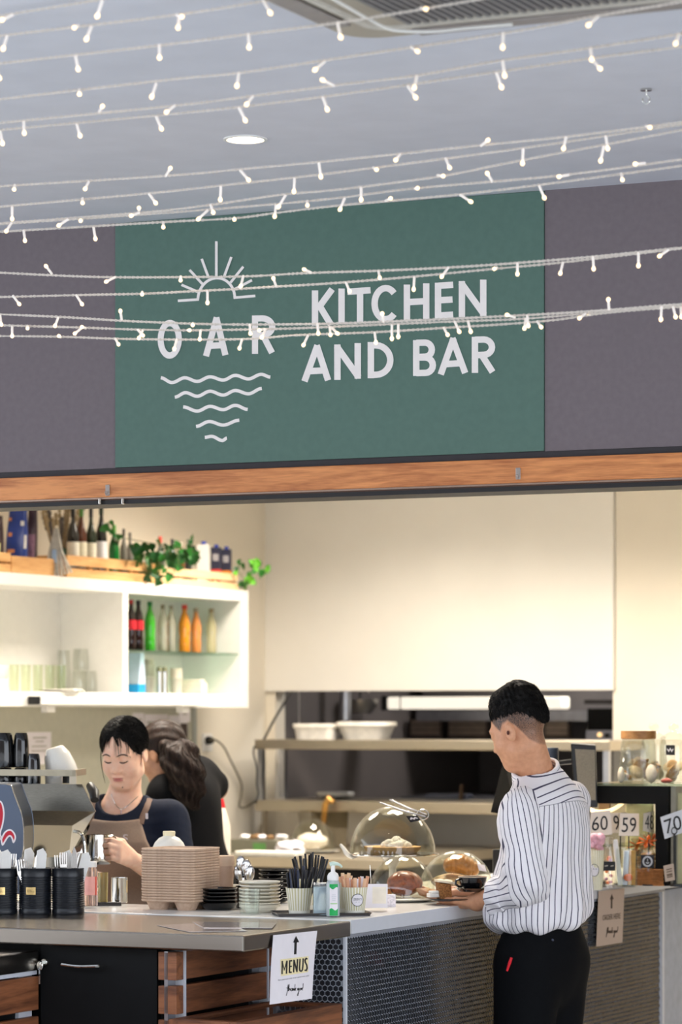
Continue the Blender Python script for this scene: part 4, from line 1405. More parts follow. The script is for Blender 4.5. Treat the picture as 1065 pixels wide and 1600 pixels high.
PROTO = {'knife': (obj('knife', knife_geo(), M_CUT, bevel=0.0004), None), 'fork': (obj('fork', fork_geo(), M_CUT), None),
         'napkin': (obj('napkin', napkin_geo(), M_NAP), None), 'spoon': (obj('spoon', spoon_geo(), M_CUT, smooth=True), None)}
USED = set()

def put(kind, px, pytop, Y, dz_top, lean, yaw, label, cat, grp):
    """stand one utensil so that its tip shows at the given pixel"""
    o_ = PROTO[kind][0]
    if kind in USED:
        o_ = o_.copy()
        COL.objects.link(o_)
    USED.add(kind)
    tip = W(px, pytop, Y)
    o_.rotation_euler = (0, lean, yaw)
    o_.location = tip - Matrix.Rotation(yaw, 3, 'Z') @ Matrix.Rotation(lean, 3, 'Y') @ Vector((0, 0, dz_top))
    tag(o_, label, cat, grp)
    return o_

TINLAB = ['tin at the left edge', 'middle tin', 'tin beside the pink bottle']
spec = [
    ('napkin', 10, 1327, 8.56, 0.066, 0.05, 0.2, 0), ('fork', 20, 1334, 8.58, 0.088, 0.05, 0.5, 0), ('knife', 24, 1338, 8.60, 0.1, 0.08, 0.9, 0), ('napkin', -4, 1326, 8.6, 0.066, -0.05, -0.3, 0),
    ('fork', 31, 1343, 8.55, 0.088, -0.12, 0.3, 1), ('fork', 39, 1345, 8.55, 0.088, 0.05, -0.2, 1), ('napkin', 46, 1324, 8.60, 0.066, 0.12, 0.4, 1), ('knife', 60, 1327, 8.57, 0.1, 0.12, 0.2, 1), ('napkin', 65, 1325, 8.572, 0.066, 0.06, 0.1, 1), ('fork', 36, 1340, 8.6, 0.088, -0.02, 0.8, 1),
    ('fork', 91, 1336, 8.60, 0.088, -0.06, 0.2, 2), ('fork', 99, 1332, 8.57, 0.088, -0.02, -0.4, 2), ('napkin', 106, 1328, 8.61, 0.066, 0.06, 0.3, 2), ('knife', 115, 1322, 8.55, 0.1, -0.02, 0.0, 2), ('knife', 127, 1325, 8.58, 0.1, 0.14, 0.3, 2), ('napkin', 136, 1331, 8.57, 0.066, 0.26, 0.1, 2), ('napkin', 124, 1330, 8.61, 0.066, 0.1, 0.6, 2),
]
NAMES = {'knife': 'steel knife standing point up in the {}', 'fork': 'steel fork standing prongs up in the {}', 'napkin': 'white folded paper napkin standing in the {}'}
for kind, px, py, Y, dz, ln, yw, ti in spec:
    put(kind, px, py, Y + 0.058, dz, ln, yw, NAMES[kind].format(TINLAB[ti]), kind, kind + 's in the ' + TINLAB[ti])

# tray with bottle, glass and steel cup behind the tins
w, s_ = at(158, 1414, ZW)
t = obj('serving_tray', G().box(-0.075, 0.055, -0.05, 0.05, 0.0, 0.006).box(-0.075, 0.055, -0.05, -0.047, 0.006, 0.011), mat('dark tray', (64, 60, 58), 0.3, 0.4), bevel=0.0015, loc=(w.x, w.y, ZW), rz=0.12)
tag(t, 'thin dark tray under the pink bottle and glasses beside the cutlery tins', 'tray')
zt1 = ZW + 0.006
w, s_ = at(142, 1415, zt1)
t = thing('sauce_bottle', 'glass bottle with white cap and pink label beside the cutlery tins', 'bottle', (w.x, w.y, zt1), 0)
obj('body', G().lathe([(0.0001, 0), (0.0175, 0), (0.0185, 0.004), (0.0185, 0.094), (0.016, 0.104), (0.0145, 0.11), (0.0145, 0.112), (0.0001, 0.112)], 24), mat('rose glass', (240, 206, 190), 0.05, trans=0.75), t, smooth=True)
obj('cap', G().lathe([(0.016, 0.108), (0.017, 0.11), (0.017, 0.122), (0.015, 0.124), (0.0001, 0.124)], 24), M_WHITE, t, smooth=True)
obj('label', G().grid(lambda u, v: (0.0188 * math.cos(-2.7 + 2.2 * u), 0.0188 * math.sin(-2.7 + 2.2 * u), 0.03 + 0.052 * v), 14, 1), mat('pink label', (240, 170, 158), 0.5), t, smooth=True)
obj('label_stripe', G().grid(lambda u, v: (0.0190 * math.cos(-0.78 + 0.28 * u), 0.0190 * math.sin(-0.78 + 0.28 * u), 0.03 + 0.052 * v), 4, 1), mat('red label stripe', (214, 66, 44), 0.5), t)
w, s_ = at(157, 1412, zt1)
t = obj('small_glass', shell([(0.0125, 0), (0.0135, 0.003), (0.0145, 0.088)], 0.0012, 20), mat('straw glass', (232, 218, 160), 0.05, trans=0.85), smooth=True, loc=(w.x + 0.006, w.y + 0.015, zt1))
tag(t, 'small straw coloured glass between the pink bottle and the steel cup', 'glass')
w, s_ = at(186, 1411, ZW)
t = thing('steel_cup', 'plain steel cup standing left of the pulp tray stack', 'cup', (w.x, w.y + 0.01, ZW), 0)
obj('body', shell([(0.022, 0.0), (0.0235, 0.002), (0.0235, 0.071), (0.0242, 0.073)], 0.001, 28), M_CHROME, t, smooth=35)
obj('label', G().grid(lambda u, v: (0.0238 * math.cos(-0.5 + 0.4 * u), 0.0238 * math.sin(-0.5 + 0.4 * u), 0.03 + 0.035 * v), 5, 1), mat('cream label', (226, 204, 160), 0.6), t)

# -- stack of pulp cup trays
M_PULP = mat('pulp board', (196, 166, 142), 0.85, var=0.10, scale=90, bump=0.3, col2=(212, 184, 160))
w, s_ = at(262, 1424, ZT)
ab = AB(w)
base = L(ab[0], ab[1] + 0.075, ZT)
SW = 0.176
H2 = SW / 2
PIT = 0.0074

def traygeo(feet):
    g_ = G()
    q0 = rrect(-H2, H2, -H2, H2, 0.028, 5)
    k_ = len(q0)
    lev = [(0.965, 0.0), (0.985, 0.001), (1.0, 0.0048), (1.0, 0.0066), (0.985, 0.0072), (0.94, 0.0062), (0.92, 0.0035)]
    vs = []
    for f_, z_ in lev:
        vs += [(x * f_, y * f_, z_) for x, y in q0]
    fs = []
    for i in range(len(lev) - 1):
        for k in range(k_):
            j = (k + 1) % k_
            fs.append((i * k_ + k, i * k_ + j, (i + 1) * k_ + j, (i + 1) * k_ + k))
    fs.append(tuple(reversed(range(k_))))
    fs.append(tuple((len(lev) - 1) * k_ + k for k in range(k_)))
    g_._a(vs, fs)
    return g_

NT = 20
ZFEET = 0.026
base_tray = None
wob_ = 0.0
for k in range(NT):
    idx = NT - 1 - k  # 0 = topmost
    nm = ORD[idx] if idx < 20 else ('second from the bottom' if k == 1 else 'bottom')
    lab = f'brown pulp cup tray, {nm} of its stack' if k else 'bottom brown pulp cup tray of the stack, its four cup sockets showing'
    jx, jy = random.uniform(-0.0008, 0.0008), random.uniform(-0.0008, 0.0008)
    t = thing('pulp_tray', lab, 'tray', base + Vector((jx, jy, ZFEET + k * PIT)), RZ + random.uniform(-0.01, 0.01), 'stack of pulp cup trays')
    if base_tray is None:
        base_tray = obj('rim', traygeo(False), M_PULP, t, smooth=50)
        for sx in (-1, 1):
            for sy in (-1, 1):
                gg = G().lathe([(0.0001, -ZFEET), (0.0225, -ZFEET), (0.026, -ZFEET + 0.004), (0.033, -0.006), (0.036, 0.001), (0.0001, 0.001)], 20)
                gg.v = [(v[0] + sx * 0.044, v[1] + sy * 0.044, v[2]) for v in gg.v]
                obj('cup_socket', gg, M_PULP, t, smooth=True)
    else:
        c = base_tray.copy()
        COL.objects.link(c)
        c.parent = t

# plastic milk bottle behind the stack
w = W(264, 1400, 9.05)
t = thing('milk_bottle', 'white plastic milk bottle peeping over the pulp tray stack', 'bottle', (w.x, w.y, ZW), 0)
s9 = 9.05 / F
ztop = CAMZ - (1298.5 - HY) * s9 - ZW
obj('body', G().lathe([(0.0001, 0), (0.0475, 0), (0.0495, 0.006), (0.0495, ztop - 0.066), (0.0485, ztop - 0.050), (0.041, ztop - 0.033), (0.029, ztop - 0.020), (0.0165, ztop - 0.014), (0.0165, ztop - 0.01), (0.0001, ztop - 0.01)], 32), mat('milky plastic', (244, 240, 228), 0.4, var=0.01), t, smooth=True)
obj('cap', G().lathe([(0.0175, ztop - 0.013), (0.018, ztop - 0.002), (0.016, ztop), (0.0001, ztop)], 24), mat('cream cap', (240, 228, 190), 0.4), t, smooth=True)

# kraft tubs
w, s_ = at(344, 1416, ZW)
Yk = 8.92
w = W(344, 1417, Yk)
sk = Yk / F
hT = CAMZ - (1352 - HY) * sk - ZW
M_KRAFT = mat('kraft board', (190, 160, 138), 0.7, var=0.05, scale=60)
t = thing('kraft_tub', 'round kraft board tub with a pale lid right of the tray stack', 'tub', (w.x, Yk, ZW), 0)
obj('body', G().lathe([(0.0001, 0), (0.034, 0), (0.0385, hT), (0.0001, hT)], 32), M_KRAFT, t, smooth=True)
obj('lid', G().lathe([(0.0392, hT - 0.001), (0.0402, hT + 0.001), (0.0405, hT + 0.024), (0.039, hT + 0.027), (0.0001, hT + 0.026)], 32), mat('pale kraft', (208, 180, 154), 0.7), t, smooth=True)

# spoons standing behind the plates
wY = 8.86
pot = W(380, 1415, wY)
t = obj('spoon_pot', shell([(0.02, 0), (0.021, 0.002), (0.022, 0.062)], 0.0015, 20), M_BLACKGLOSS, smooth=True, loc=(pot.x, wY, ZW))
tag(t, 'small black pot holding spoons behind the cream bowls', 'pot')
for i, (px, py, ln, yw) in enumerate(((371, 1352, -0.12, 0.1), (376, 1337, -0.05, 0.4), (380, 1346, 0.0, -0.2), (385, 1343, 0.06, 0.2), (391, 1352, 0.1, 0.3))):
    put('spoon', px, py, wY, 0.098, ln, yw, 'steel spoon standing bowl up in the pot behind the cream bowls', 'spoon', 'spoons behind the cream bowls')

# -- stacked crockery
def stack(name, cat, px, pyb, z0_, rad, pitch, n_, mats_, labs, grp, prof, Yoff=0.0, foot=None):
    w_, s2 = at(px, pyb, z0_)
    first = {}
    for k in range(n_):
        m_ = mats_[k]
        loc = (w_.x + random.uniform(-0.0007, 0.0007), w_.y + Yoff, z0_ + k * pitch)
        pr = foot if (foot and k == 0) else prof
        key = (m_.name, k == 0 and foot is not None)
        if key not in first:
            o_ = obj(name, shell([(r_ * rad, z_ * rad) for r_, z_ in pr], 0.0028, 36), m_, smooth=50, loc=loc)
            first[key] = o_
        else:
            o_ = first[key].copy()
            COL.objects.link(o_)
            o_.location = loc
        tag(o_, labs(n_ - 1 - k), cat, grp)

PB = [(0.50, 0.0), (0.56, 0.03), (0.86, 0.10), (0.985, 0.20), (1.0, 0.25)]
PBF = [(0.50, 0.0), (0.56, 0.02), (0.80, 0.14), (0.96, 0.33), (1.0, 0.42)]
stack('black_bowl', 'bowl', 341, 1424, ZT, 0.0535, 0.0101, 6, [M_BLACKGLOSS] * 6, lambda i: f'glossy black bowl, {ORD[i]} of the stack right of the pulp trays', 'black bowls beside the pulp trays', PB, 0.03, PBF)
stack('saucer', 'saucer', 361, 1413, ZW, 0.030, 0.0095, 6, [M_BLACKGLOSS] * 4 + [M_CREAMCERAMIC, M_CREAMCERAMIC],
      lambda i: f'{"pale" if i < 2 else "black"} saucer, {ORD[i]} of the small stack between kraft tub and cream bowls', 'small saucer stack', PB, 0.02)
stack('cream_bowl', 'bowl', 405, 1428, ZT, 0.0575, 0.0096, 9, [M_CREAMCERAMIC] * 9, lambda i: f'cream bowl, {ORD[i]} of the stack behind the glass tumbler', 'cream bowls behind the tumbler',
      [(0.50, 0.0), (0.56, 0.03), (0.88, 0.10), (0.985, 0.15), (1.0, 0.2)], 0.03, [(0.50, 0.0), (0.54, 0.02), (0.74, 0.12), (0.96, 0.36), (1.0, 0.44)])
stack('black_saucer', 'saucer', 428, 1412, ZW, 0.046, 0.0122, 8, [M_BLACKGLOSS] * 8, lambda i: f'black saucer, {ORD[i]} of the stack half behind the cream bowls', 'black saucers behind the cream bowls', PB, 0.05)

# glass tumbler in front
w, s_ = at(390, 1429, ZT)
t = obj('tumbler', shell([(0.0245, 0.0), (0.026, 0.004), (0.0302, 0.071)], 0.0018, 32, 0.008), M_GLASS, smooth=50, loc=(w.x, w.y - 0.03, ZT))
tag(t, 'clear glass tumbler in front of the cream bowls', 'glass')

# -- tray with straws, bottles, cups
c4 = [(430, 1427.0), (560, 1424.0), (588, 1429.5), (455, 1436.5)]
w, s_ = at(505, 1431, ZW)
abT = AB(w)
t = thing('condiment_tray', 'thin dark rectangular tray carrying straws, sanitiser and sugar cups', 'tray', (w.x, w.y, ZW), 0)
gg = G()
q0, q1 = rrect(-0.125, 0.125, -0.028, 0.11, 0.012), rrect(-0.13, 0.13, -0.033, 0.115, 0.014)
gg.prism(q0, lambda x, y: (x, y, 0.0), lambda x, y: (x, y, 0.003))
obj('base', gg, mat('dark steel tray', (58, 56, 60), 0.25, 0.7), t)
k_ = len(q0)
gg = G()._a([(x, y, 0.002) for x, y in q0] + [(x, y, 0.009) for x, y in q1] + [(x * 0.985, y * 0.985, 0.009) for x, y in q1],
            [(k, (k + 1) % k_, k_ + (k + 1) % k_, k_ + k) for k in range(k_)] + [(k_ + k, k_ + (k + 1) % k_, 2 * k_ + (k + 1) % k_, 2 * k_ + k) for k in range(k_)])
obj('rim', gg, mat('steel rim', (112, 108, 106), 0.3, 0.8), t, smooth=True)
t.rotation_euler = (0, 0, 0.17)
ZTR = ZW + 0.003
M_STRIPE = stripes_mat('striped paper', (240, 236, 220), (206, 196, 152), 26, 0.45)
M_STRAW = mat('black straw plastic', (22, 22, 28), 0.28, var=0.1)
M_STRAWB = mat('navy straw plastic', (34, 42, 66), 0.28, var=0.1)

def cup(px, pyb, rt, rb, h_, label, yoff=0.0, z=None):
    z = ZTR if z is None else z
    w_, s2 = at(px, pyb, z)
    t_ = thing('paper_cup', label, 'cup', (w_.x, w_.y + yoff, z), 0.0, 'striped paper cups')
    obj('wall', shell([(rb, 0.0), (rb + 0.0005, 0.004), (rt, h_ - 0.002), (rt + 0.0008, h_)], 0.0008, 40), M_STRIPE, t_, smooth=50)
    obj('base_band', G().ring([(rb + 0.0009, 0.001), (rb + 0.0009 + (rt - rb) * 0.14, h_ * 0.14), (rb + (rt - rb) * 0.14 + 0.0003, h_ * 0.14), (rb + 0.0003, 0.001)], 40), mat('cream paper', (238, 234, 220), 0.7), t_, smooth=True)
    return t_, w_

tc1, wc = cup(467.5, 1428, 0.0368, 0.0268, 0.071, 'striped paper cup holding black straws at the left of the tray')
Yc = wc.y
random.seed(21)

def straw(px0, py0, Y0, px1, py1, Y1, m, lab, grp):
    p0, p1 = W(px0, py0, Y0), W(px1, py1, Y1)
    d = p1 - p0
    o_ = obj('straw', G().tube([(0, 0, 0), tuple(d)], 0.0030, 8), m, smooth=True, loc=p0)
    tag(o_, lab, 'straw', grp)

for k in range(17):
    u = k / 16
    bx = 457 + 22 * u + random.uniform(-2, 2)
    yy = Yc + random.uniform(-0.018, 0.02)
    straw(bx, 1422, yy, 447 + 52 * u ** 1.15 + random.uniform(-2, 2), 1364 - 8 * math.sin(u * 3) + random.uniform(-4, 4) + (0 if u < 0.7 else -16 * (u - 0.7)), yy + random.uniform(-0.01, 0.012),
          M_STRAWB if 0.12 < u < 0.6 and k % 2 else M_STRAW, 'short thin black straw standing in the front striped cup', 'short straws in the front cup')
tc2, wc2 = cup(482, 1421, 0.034, 0.026, 0.085, 'striped paper cup half hidden behind the front straw cup', 0.02)
for k in range(20):
    u = k / 19
    yy = wc2.y + 0.02 + random.uniform(-0.018, 0.018)
    straw(474 + 18 * u, 1415, yy, 455 + 56 * u + random.uniform(-2, 2), 1338 + 3 * math.sin(u * 9) + random.uniform(-4, 4), yy + random.uniform(-0.01, 0.01), M_STRAW,
          'tall thin black straw standing in the rear cup', 'tall straws in the rear cup')

# sanitiser gel bottle and pump bottle
w, s_ = at(500.5, 1430, ZTR)
t = thing('gel_bottle', 'clear rectangular bottle of pale blue gel left of the pump bottle', 'bottle', (w.x, w.y, ZTR), 0.1)
obj('body', G().box(-0.0195, 0.0195, -0.012, 0.012, 0, 0.078), mat('blue gel', (206, 228, 240), 0.08, trans=0.55, ior=1.34), t, bevel=0.003)
obj('shoulder', G().box(-0.0195, 0.0195, -0.012, 0.012, 0.0785, 0.088), mat('clear shoulder', (232, 236, 240), 0.05, trans=0.8), t, bevel=0.003)
w, s_ = at(520, 1431, ZTR)
t = thing('pump_bottle', 'pump bottle of sanitiser with green and white label', 'bottle', (w.x, w.y - 0.004, ZTR), 0.12)
obj('body', G().lathe([(0.0001, 0), (0.0175, 0), (0.0185, 0.003), (0.0185, 0.086), (0.0155, 0.094), (0.0135, 0.097), (0.0001, 0.097)], 28, wob=None), mat('sanitiser plastic', (222, 234, 238), 0.1, trans=0.5), t, smooth=True)
lw = 1.25

def labf(u, v, d_=0.0):
    a2 = -PI / 2 - lw / 2 + lw * u
    return ((0.0188 + d_) * math.cos(a2), (0.0188 + d_) * math.sin(a2), 0.002 + 0.084 * v)

obj('label', G().grid(labf, 10, 2), M_PAPER, t, smooth=True)
M_LGREEN = mat('green label print', (24, 168, 84), 0.5)
for (v0, v1, sg) in ((0.0, 0.20, 1), (0.87, 1.0, -1)):
    gg = G()
    n_ = 12
    vs, fs = [], []
    for k in range(n_ + 1):
        u = k / n_
        wv = 0.035 * math.sin(u * 7 + (0 if sg > 0 else 2))
        a2, b2 = (v0, v1 + wv) if sg > 0 else (v0 + wv, v1)
        vs += [labf(u, a2, 0.0003), labf(u, b2, 0.0003)]
    for k in range(n_):
        fs.append((2 * k, 2 * k + 2, 2 * k + 3, 2 * k + 1))
    gg._a(vs, fs)
    obj('label_band', gg, M_LGREEN, t)
gg = G()
for v_, u0, u1 in ((0.66, 0.3, 0.7), (0.6, 0.25, 0.78), (0.54, 0.3, 0.72), (0.48, 0.32, 0.7)):
    gg.stroke([(u0 + (u1 - u0) * k / 4, v_) for k in range(5)], 0.012, lambda u, v, d_: labf(u, v, 0.0004 + d_), 0, 0.0002)
obj('label_print', gg, mat('grey label print', (176, 186, 190), 0.6), t)
gg = G().stroke([(0.1 + 0.8 * k / 6, 0.38) for k in range(7)], 0.025, lambda u, v, d_: labf(u, v, 0.0004 + d_), 0, 0.0002)
obj('label_print', gg, mat('lime label print', (160, 210, 120), 0.6), t)
gg = G().lathe([(0.0145, 0.095), (0.0155, 0.098), (0.0155, 0.107), (0.012, 0.114), (0.006, 0.118), (0.0052, 0.135), (0.0001, 0.135)], 24)
pm = obj('pump', gg, M_WHITE, t, smooth=50)
gg = G().tube([(-0.009, 0, 0.138), (0.0, 0, 0.140), (0.012, 0, 0.139), (0.020, -0.001, 0.135), (0.024, -0.001, 0.130)], [0.0055, 0.0062, 0.0046, 0.0034, 0.0028], 10)
obj('nozzle', gg, mat('pale green pump', (206, 226, 212), 0.35), pm, smooth=True)

# striped cup with wooden stirrers
tc3, wc3 = cup(538, 1426, 0.0255, 0.020, 0.082, 'narrow striped paper cup holding wooden stirrers behind the pump bottle', 0.012)
M_STICK = wood('birch stick', (214, 176, 134), (236, 204, 168), (30, 30, 2), 2.0, 0.6)
for k, (px, py) in enumerate(((521, 1368), (525, 1365), (529, 1370), (535, 1364), (540, 1366), (545, 1364), (548, 1368), (532, 1372))):
    yy = wc3.y + 0.012 + random.uniform(-0.012, 0.012)
    p0, p1 = W(531 + k * 1.6, 1420, yy), W(px, py, yy)
    o_ = obj('stirrer', G().tube([(0, 0, 0), tuple(p1 - p0)], 0.0048, 8, flat=0.25, up=(0, 1, 0)), M_STICK, smooth=50, loc=p0)
    tag(o_, 'flat wooden stirrer standing in the narrow striped cup', 'stirrer', 'wooden stirrers')

# striped cup with round label and sugar sticks
tc4, wc4 = cup(554, 1428, 0.034, 0.0255, 0.073, 'striped paper cup with a round logo label holding sugar sticks')
yc, hc = -PI / 2 + 0.25, 0.039

def logo(u, v, d_=0.0):
    z_ = hc + v
    r_ = 0.0255 + (0.034 - 0.0255) * z_ / 0.073 + 0.0011 + d_
    a2 = yc + u / r_
    return (r_ * math.cos(a2), r_ * math.sin(a2), z_)

R_ = 0.0165
n_ = 28
vs = [logo(0, 0)] + [logo(R_ * q * math.cos(2 * PI * k / n_), R_ * q * math.sin(2 * PI * k / n_)) for q in (0.5, 1.0) for k in range(n_)]
fs = [(0, 1 + k, 1 + (k + 1) % n_) for k in range(n_)] + [(1 + k, 1 + n_ + k, 1 + n_ + (k + 1) % n_, 1 + (k + 1) % n_) for k in range(n_)]
lb = obj('label', G()._a(vs, fs), M_PAPER, tc4)
gg = G().stroke([(R_ * math.cos(2 * PI * k / n_), R_ * math.sin(2 * PI * k / n_)) for k in range(n_)], 0.0014, logo, 0.0001, 0.0005, closed=True)
text_on(gg, "ZEEK'S", logo, -0.0115, -0.0005, 0.0115, 0.0055, 0.0005)
obj('lettering', gg, M_INK, lb)
gg = G().stroke([(-0.006, -0.005), (0.006, -0.005)], 0.001, logo, 0.0001, 0.0005)
obj('lettering', gg, mat('grey ink', (150, 150, 160), 0.6), lb)
M_SUGAR = [mat('brown sugar stick', (206, 150, 116), 0.5), mat('white sugar stick', (232, 222, 226), 0.5), mat('tan sugar stick', (222, 176, 140), 0.5)]
for k in range(11):
    u = k / 10
    yy = wc4.y + random.uniform(-0.015, 0.018)
    p0, p1 = W(543 + 22 * u, 1420, yy), W(534 + 40 * u + random.uniform(-1, 1), 1371 + random.uniform(-2, 3), yy)
    kind = (0, 2, 0, 1, 0, 2, 1, 0, 1, 2, 0)[k]
    o_ = obj('sugar_stick', G().tube([(0, 0, 0), tuple(p1 - p0)], 0.0048, 8, flat=0.45, up=(0, 1, 0)), M_SUGAR[kind], smooth=50, loc=p0)
    tag(o_, ('brown', 'white', 'tan')[kind] + ' paper sugar stick standing in the cup with the round label', 'sugar stick', ('brown', 'white', 'tan')[kind] + ' sugar sticks')

# white card holder, folded papers, wire
w, s_ = at(588, 1424, ZW)
t = thing('card_box', 'open white card box at the right end of the condiment tray', 'box', (w.x, w.y + 0.02, ZW + 0.009), 0.05)
gg = G().box(-0.034, 0.030, -0.012, -0.011, 0.004, 0.066).box(-0.034, 0.030, 0.016, 0.017, 0.004, 0.062).box(-0.034, -0.033, -0.011, 0.016, 0.004, 0.064).box(0.029, 0.030, -0.011, 0.016, 0.004, 0.064).box(-0.034, 0.03, -0.012, 0.017, 0, 0.004)
obj('body', gg, M_PAPER, t)
obj('insert', G().box(-0.012, 0.026, -0.0125, -0.0121, 0.012, 0.058), mat('cream card', (240, 230, 214), 0.7), t)
w, s_ = at(610, 1417, ZW)
t = obj('folded_cards', G().box(-0.012, 0.012, -0.012, 0.012, 0, 0.022).box(-0.013, 0.01, -0.014, 0.01, 0.0225, 0.035), mat('printed cards', (226, 218, 222), 0.6, var=0.25, scale=180), loc=(w.x, w.y + 0.01, ZW), rz=0.3)
tag(t, 'small pile of printed cards right of the white card box', 'cards')
w = W(580, 1400, 8.9)
t = obj('wire_holder', G().tube([(0, 0, 0), (-0.001, 0, 0.06), (-0.004, 0, 0.118)], 0.0011, 6).lathe([(0.012, 0.0), (0.012, 0.003)], 14), M_CHROME, loc=(w.x, w.y, ZW))
tag(t, 'thin upright wire card holder behind the white card box', 'holder')

# -- cake domes
M_DOME = thin_glass('dome glass', (250, 250, 246))
M_STEELP = mat('polished plate', (206, 204, 200), 0.12, 1.0, var=0.03)

def dome_prof(r_, h_, t_=0.003):
    o1 = [(r_ * math.cos(math.radians(a)), 0.004 + (h_ - 0.004) * math.sin(math.radians(a))) for a in range(0, 91, 6)]
    o1[-1] = (0.0005, h_)
    i1 = [((r_ - t_) * math.cos(math.radians(a)), 0.004 + (h_ - 0.004 - t_) * math.sin(math.radians(a))) for a in range(0, 91, 6)]
    i1[-1] = (0.0005, h_ - t_)
    return [(r_, 0.0)] + o1 + list(reversed(i1)) + [(r_ - t_, 0.0)]

def dome(loc, r_, h_, label, stand):
    t_ = thing('cake_dome', label, 'dome', loc, 0, 'glass cake domes')
    obj('dome', G().ring(dome_prof(r_, h_), 48), M_DOME, t_, smooth=True)
    if stand:
        obj('knob', G().lathe([(0.006, h_ - 0.002), (0.005, h_ + 0.005), (0.010, h_ + 0.010), (0.010, h_ + 0.016), (0.006, h_ + 0.020), (0.0001, h_ + 0.021)], 20), M_DOME, t_, smooth=True)
    return t_

Y1 = 9.5
s1 = Y1 / F
zpl = CAMZ - (1333 - HY) * s1
w = W(613, 1333, Y1)
t = dome((w.x, Y1, zpl), 67 * s1, (1333 - 1259) * s1, 'large glass cake dome on a tall stand with tongs on top', True)
rp_ = 73 * s1
obj('plate', G().lathe([(0.0001, -0.010), (rp_ * 0.5, -0.009), (rp_ * 0.97, -0.006), (rp_, -0.003), (rp_, -0.0005), (0.0001, -0.0005)], 48), M_STEELP, t, smooth=True)
zc0 = ZW - zpl
obj('stand', G().lathe([(0.055, zc0), (0.055, zc0 + 0.004), (0.03, zc0 + 0.012), (0.012, zc0 + 0.03), (0.011, -0.045), (0.02, -0.03), (0.036, -0.010), (0.0001, -0.010)], 28), M_CERAMIC, t, smooth=True)
# tart with cream under the large dome
tt = thing('tart', 'round tart topped with cream under the large glass dome', 'cake', (w.x, Y1, zpl), 0)
obj('crust', G().lathe([(0.0001, 0.0), (0.072, 0.0), (0.083, 0.012), (0.085, 0.020), (0.076, 0.021), (0.0001, 0.016)], 36, wob=lambda a, z: 1 + 0.03 * math.sin(a * 9)), mat('tart crust', (214, 168, 104), 0.7, var=0.15, scale=50), tt, smooth=True)
gg = G()
random.seed(5)
for k in range(26):
    a2, r2 = random.uniform(0, 2 * PI), random.uniform(0, 0.04)
    gg.ball((0.01 + r2 * math.cos(a2), r2 * math.sin(a2), 0.02 + random.uniform(0, 0.018) * (1 - r2 / 0.05)), random.uniform(0.012, 0.018), n=8, m=6)
obj('cream', gg, mat('whipped cream', (246, 240, 226), 0.6), tt, smooth=True)
# tongs lying over the dome
pA, pB, pC = W(594, 1254, Y1 - 0.06), W(634, 1268, Y1 - 0.115), W(664, 1276, Y1 - 0.11)
t = thing('tongs', 'clear plastic tongs resting on top of the large cake dome', 'tongs', pA, 0)
gg = G().tube([(0, 0, 0), tuple(pB - pA), tuple(pC - pA)], [0.006, 0.009, 0.007], 8, flat=0.4)
obj('arm', gg, mat('clear tongs', (224, 226, 236), 0.08, trans=0.55), t, smooth=True)
gg = G().tube([(0.03, 0.02, 0.008), tuple(pB - pA + Vector((0.012, 0.01, 0.008))), tuple(pC - pA + Vector((0.004, 0.01, 0.006)))], [0.005, 0.007, 0.006], 8, flat=0.4)
obj('arm', gg, mat('clear tongs', (224, 226, 236)), t, smooth=True)
cc = pC - pA
obj('loop', G().tube([(cc.x - 0.008 + 0.018 * math.cos(a), cc.y, cc.z + 0.006 + 0.015 * math.sin(a)) for a in [2 * PI * k / 16 for k in range(17)]], 0.002, 6), M_CHROME, t, smooth=True)
# little black price card
cpts = [W(634, 1275, Y1 - 0.125), W(652, 1274, Y1 - 0.125), W(657, 1281.5, Y1 - 0.135), W(641, 1285, Y1 - 0.135)]
t, fn = paper('price_card', 'small black price card leaning on the large cake dome', 'card', cpts, m=M_INK, nu=1, nv=1)
gg = G()
strokes_uv(gg, [[(0.1, 0.7), (0.3, 0.3), (0.5, 0.7), (0.7, 0.3), (0.9, 0.7)]], (0.1, 0.2, 0.9, 0.8), fn, 0.14, sm=False)
obj('lettering', gg, M_PAPER, t)
# white cake server leaning at the left of the stand
sp_ = [W(531, 1319, Y1 - 0.05), W(536, 1325, Y1 - 0.05), W(542, 1334, Y1 - 0.05), W(550, 1338, Y1 - 0.04), W(560, 1334, Y1 - 0.02)]
t = obj('cake_server', G().tube([tuple(Vector(p) - sp_[0]) for p in spline(sp_, 4)], [0.006, 0.007, 0.008, 0.009, 0.010, 0.011, 0.012, 0.013, 0.013, 0.013, 0.012, 0.012, 0.011, 0.010, 0.009, 0.008, 0.006], 10, flat=0.6), M_CERAMIC, smooth=True, loc=sp_[0])
tag(t, 'white cake server hanging over the left edge of the tall cake stand', 'cake server')

Y2 = 9.18
s2_ = Y2 / F
w2_ = W(628, 1404, Y2)
t = dome((w2_.x, Y2, ZW + 0.012), 53 * s2_, 66 * s2_, 'lower left glass cake dome over a dark bun', False)
rp_ = 58 * s2_
obj('plate', G().lathe([(0.0001, -0.012), (rp_ * 0.6, -0.012), (rp_ * 0.97, -0.005), (rp_, -0.002), (rp_ * 0.98, -0.0005), (0.0001, -0.001)], 40), M_CERAMIC, t, smooth=True)
M_CROISSANT = mat('golden pastry', (208, 138, 62), 0.45, var=0.3, scale=40, bump=0.2)
M_CAKE = mat('dark baked cake', (150, 76, 38), 0.35, var=0.4, scale=90, bump=0.5, coat=0.3)

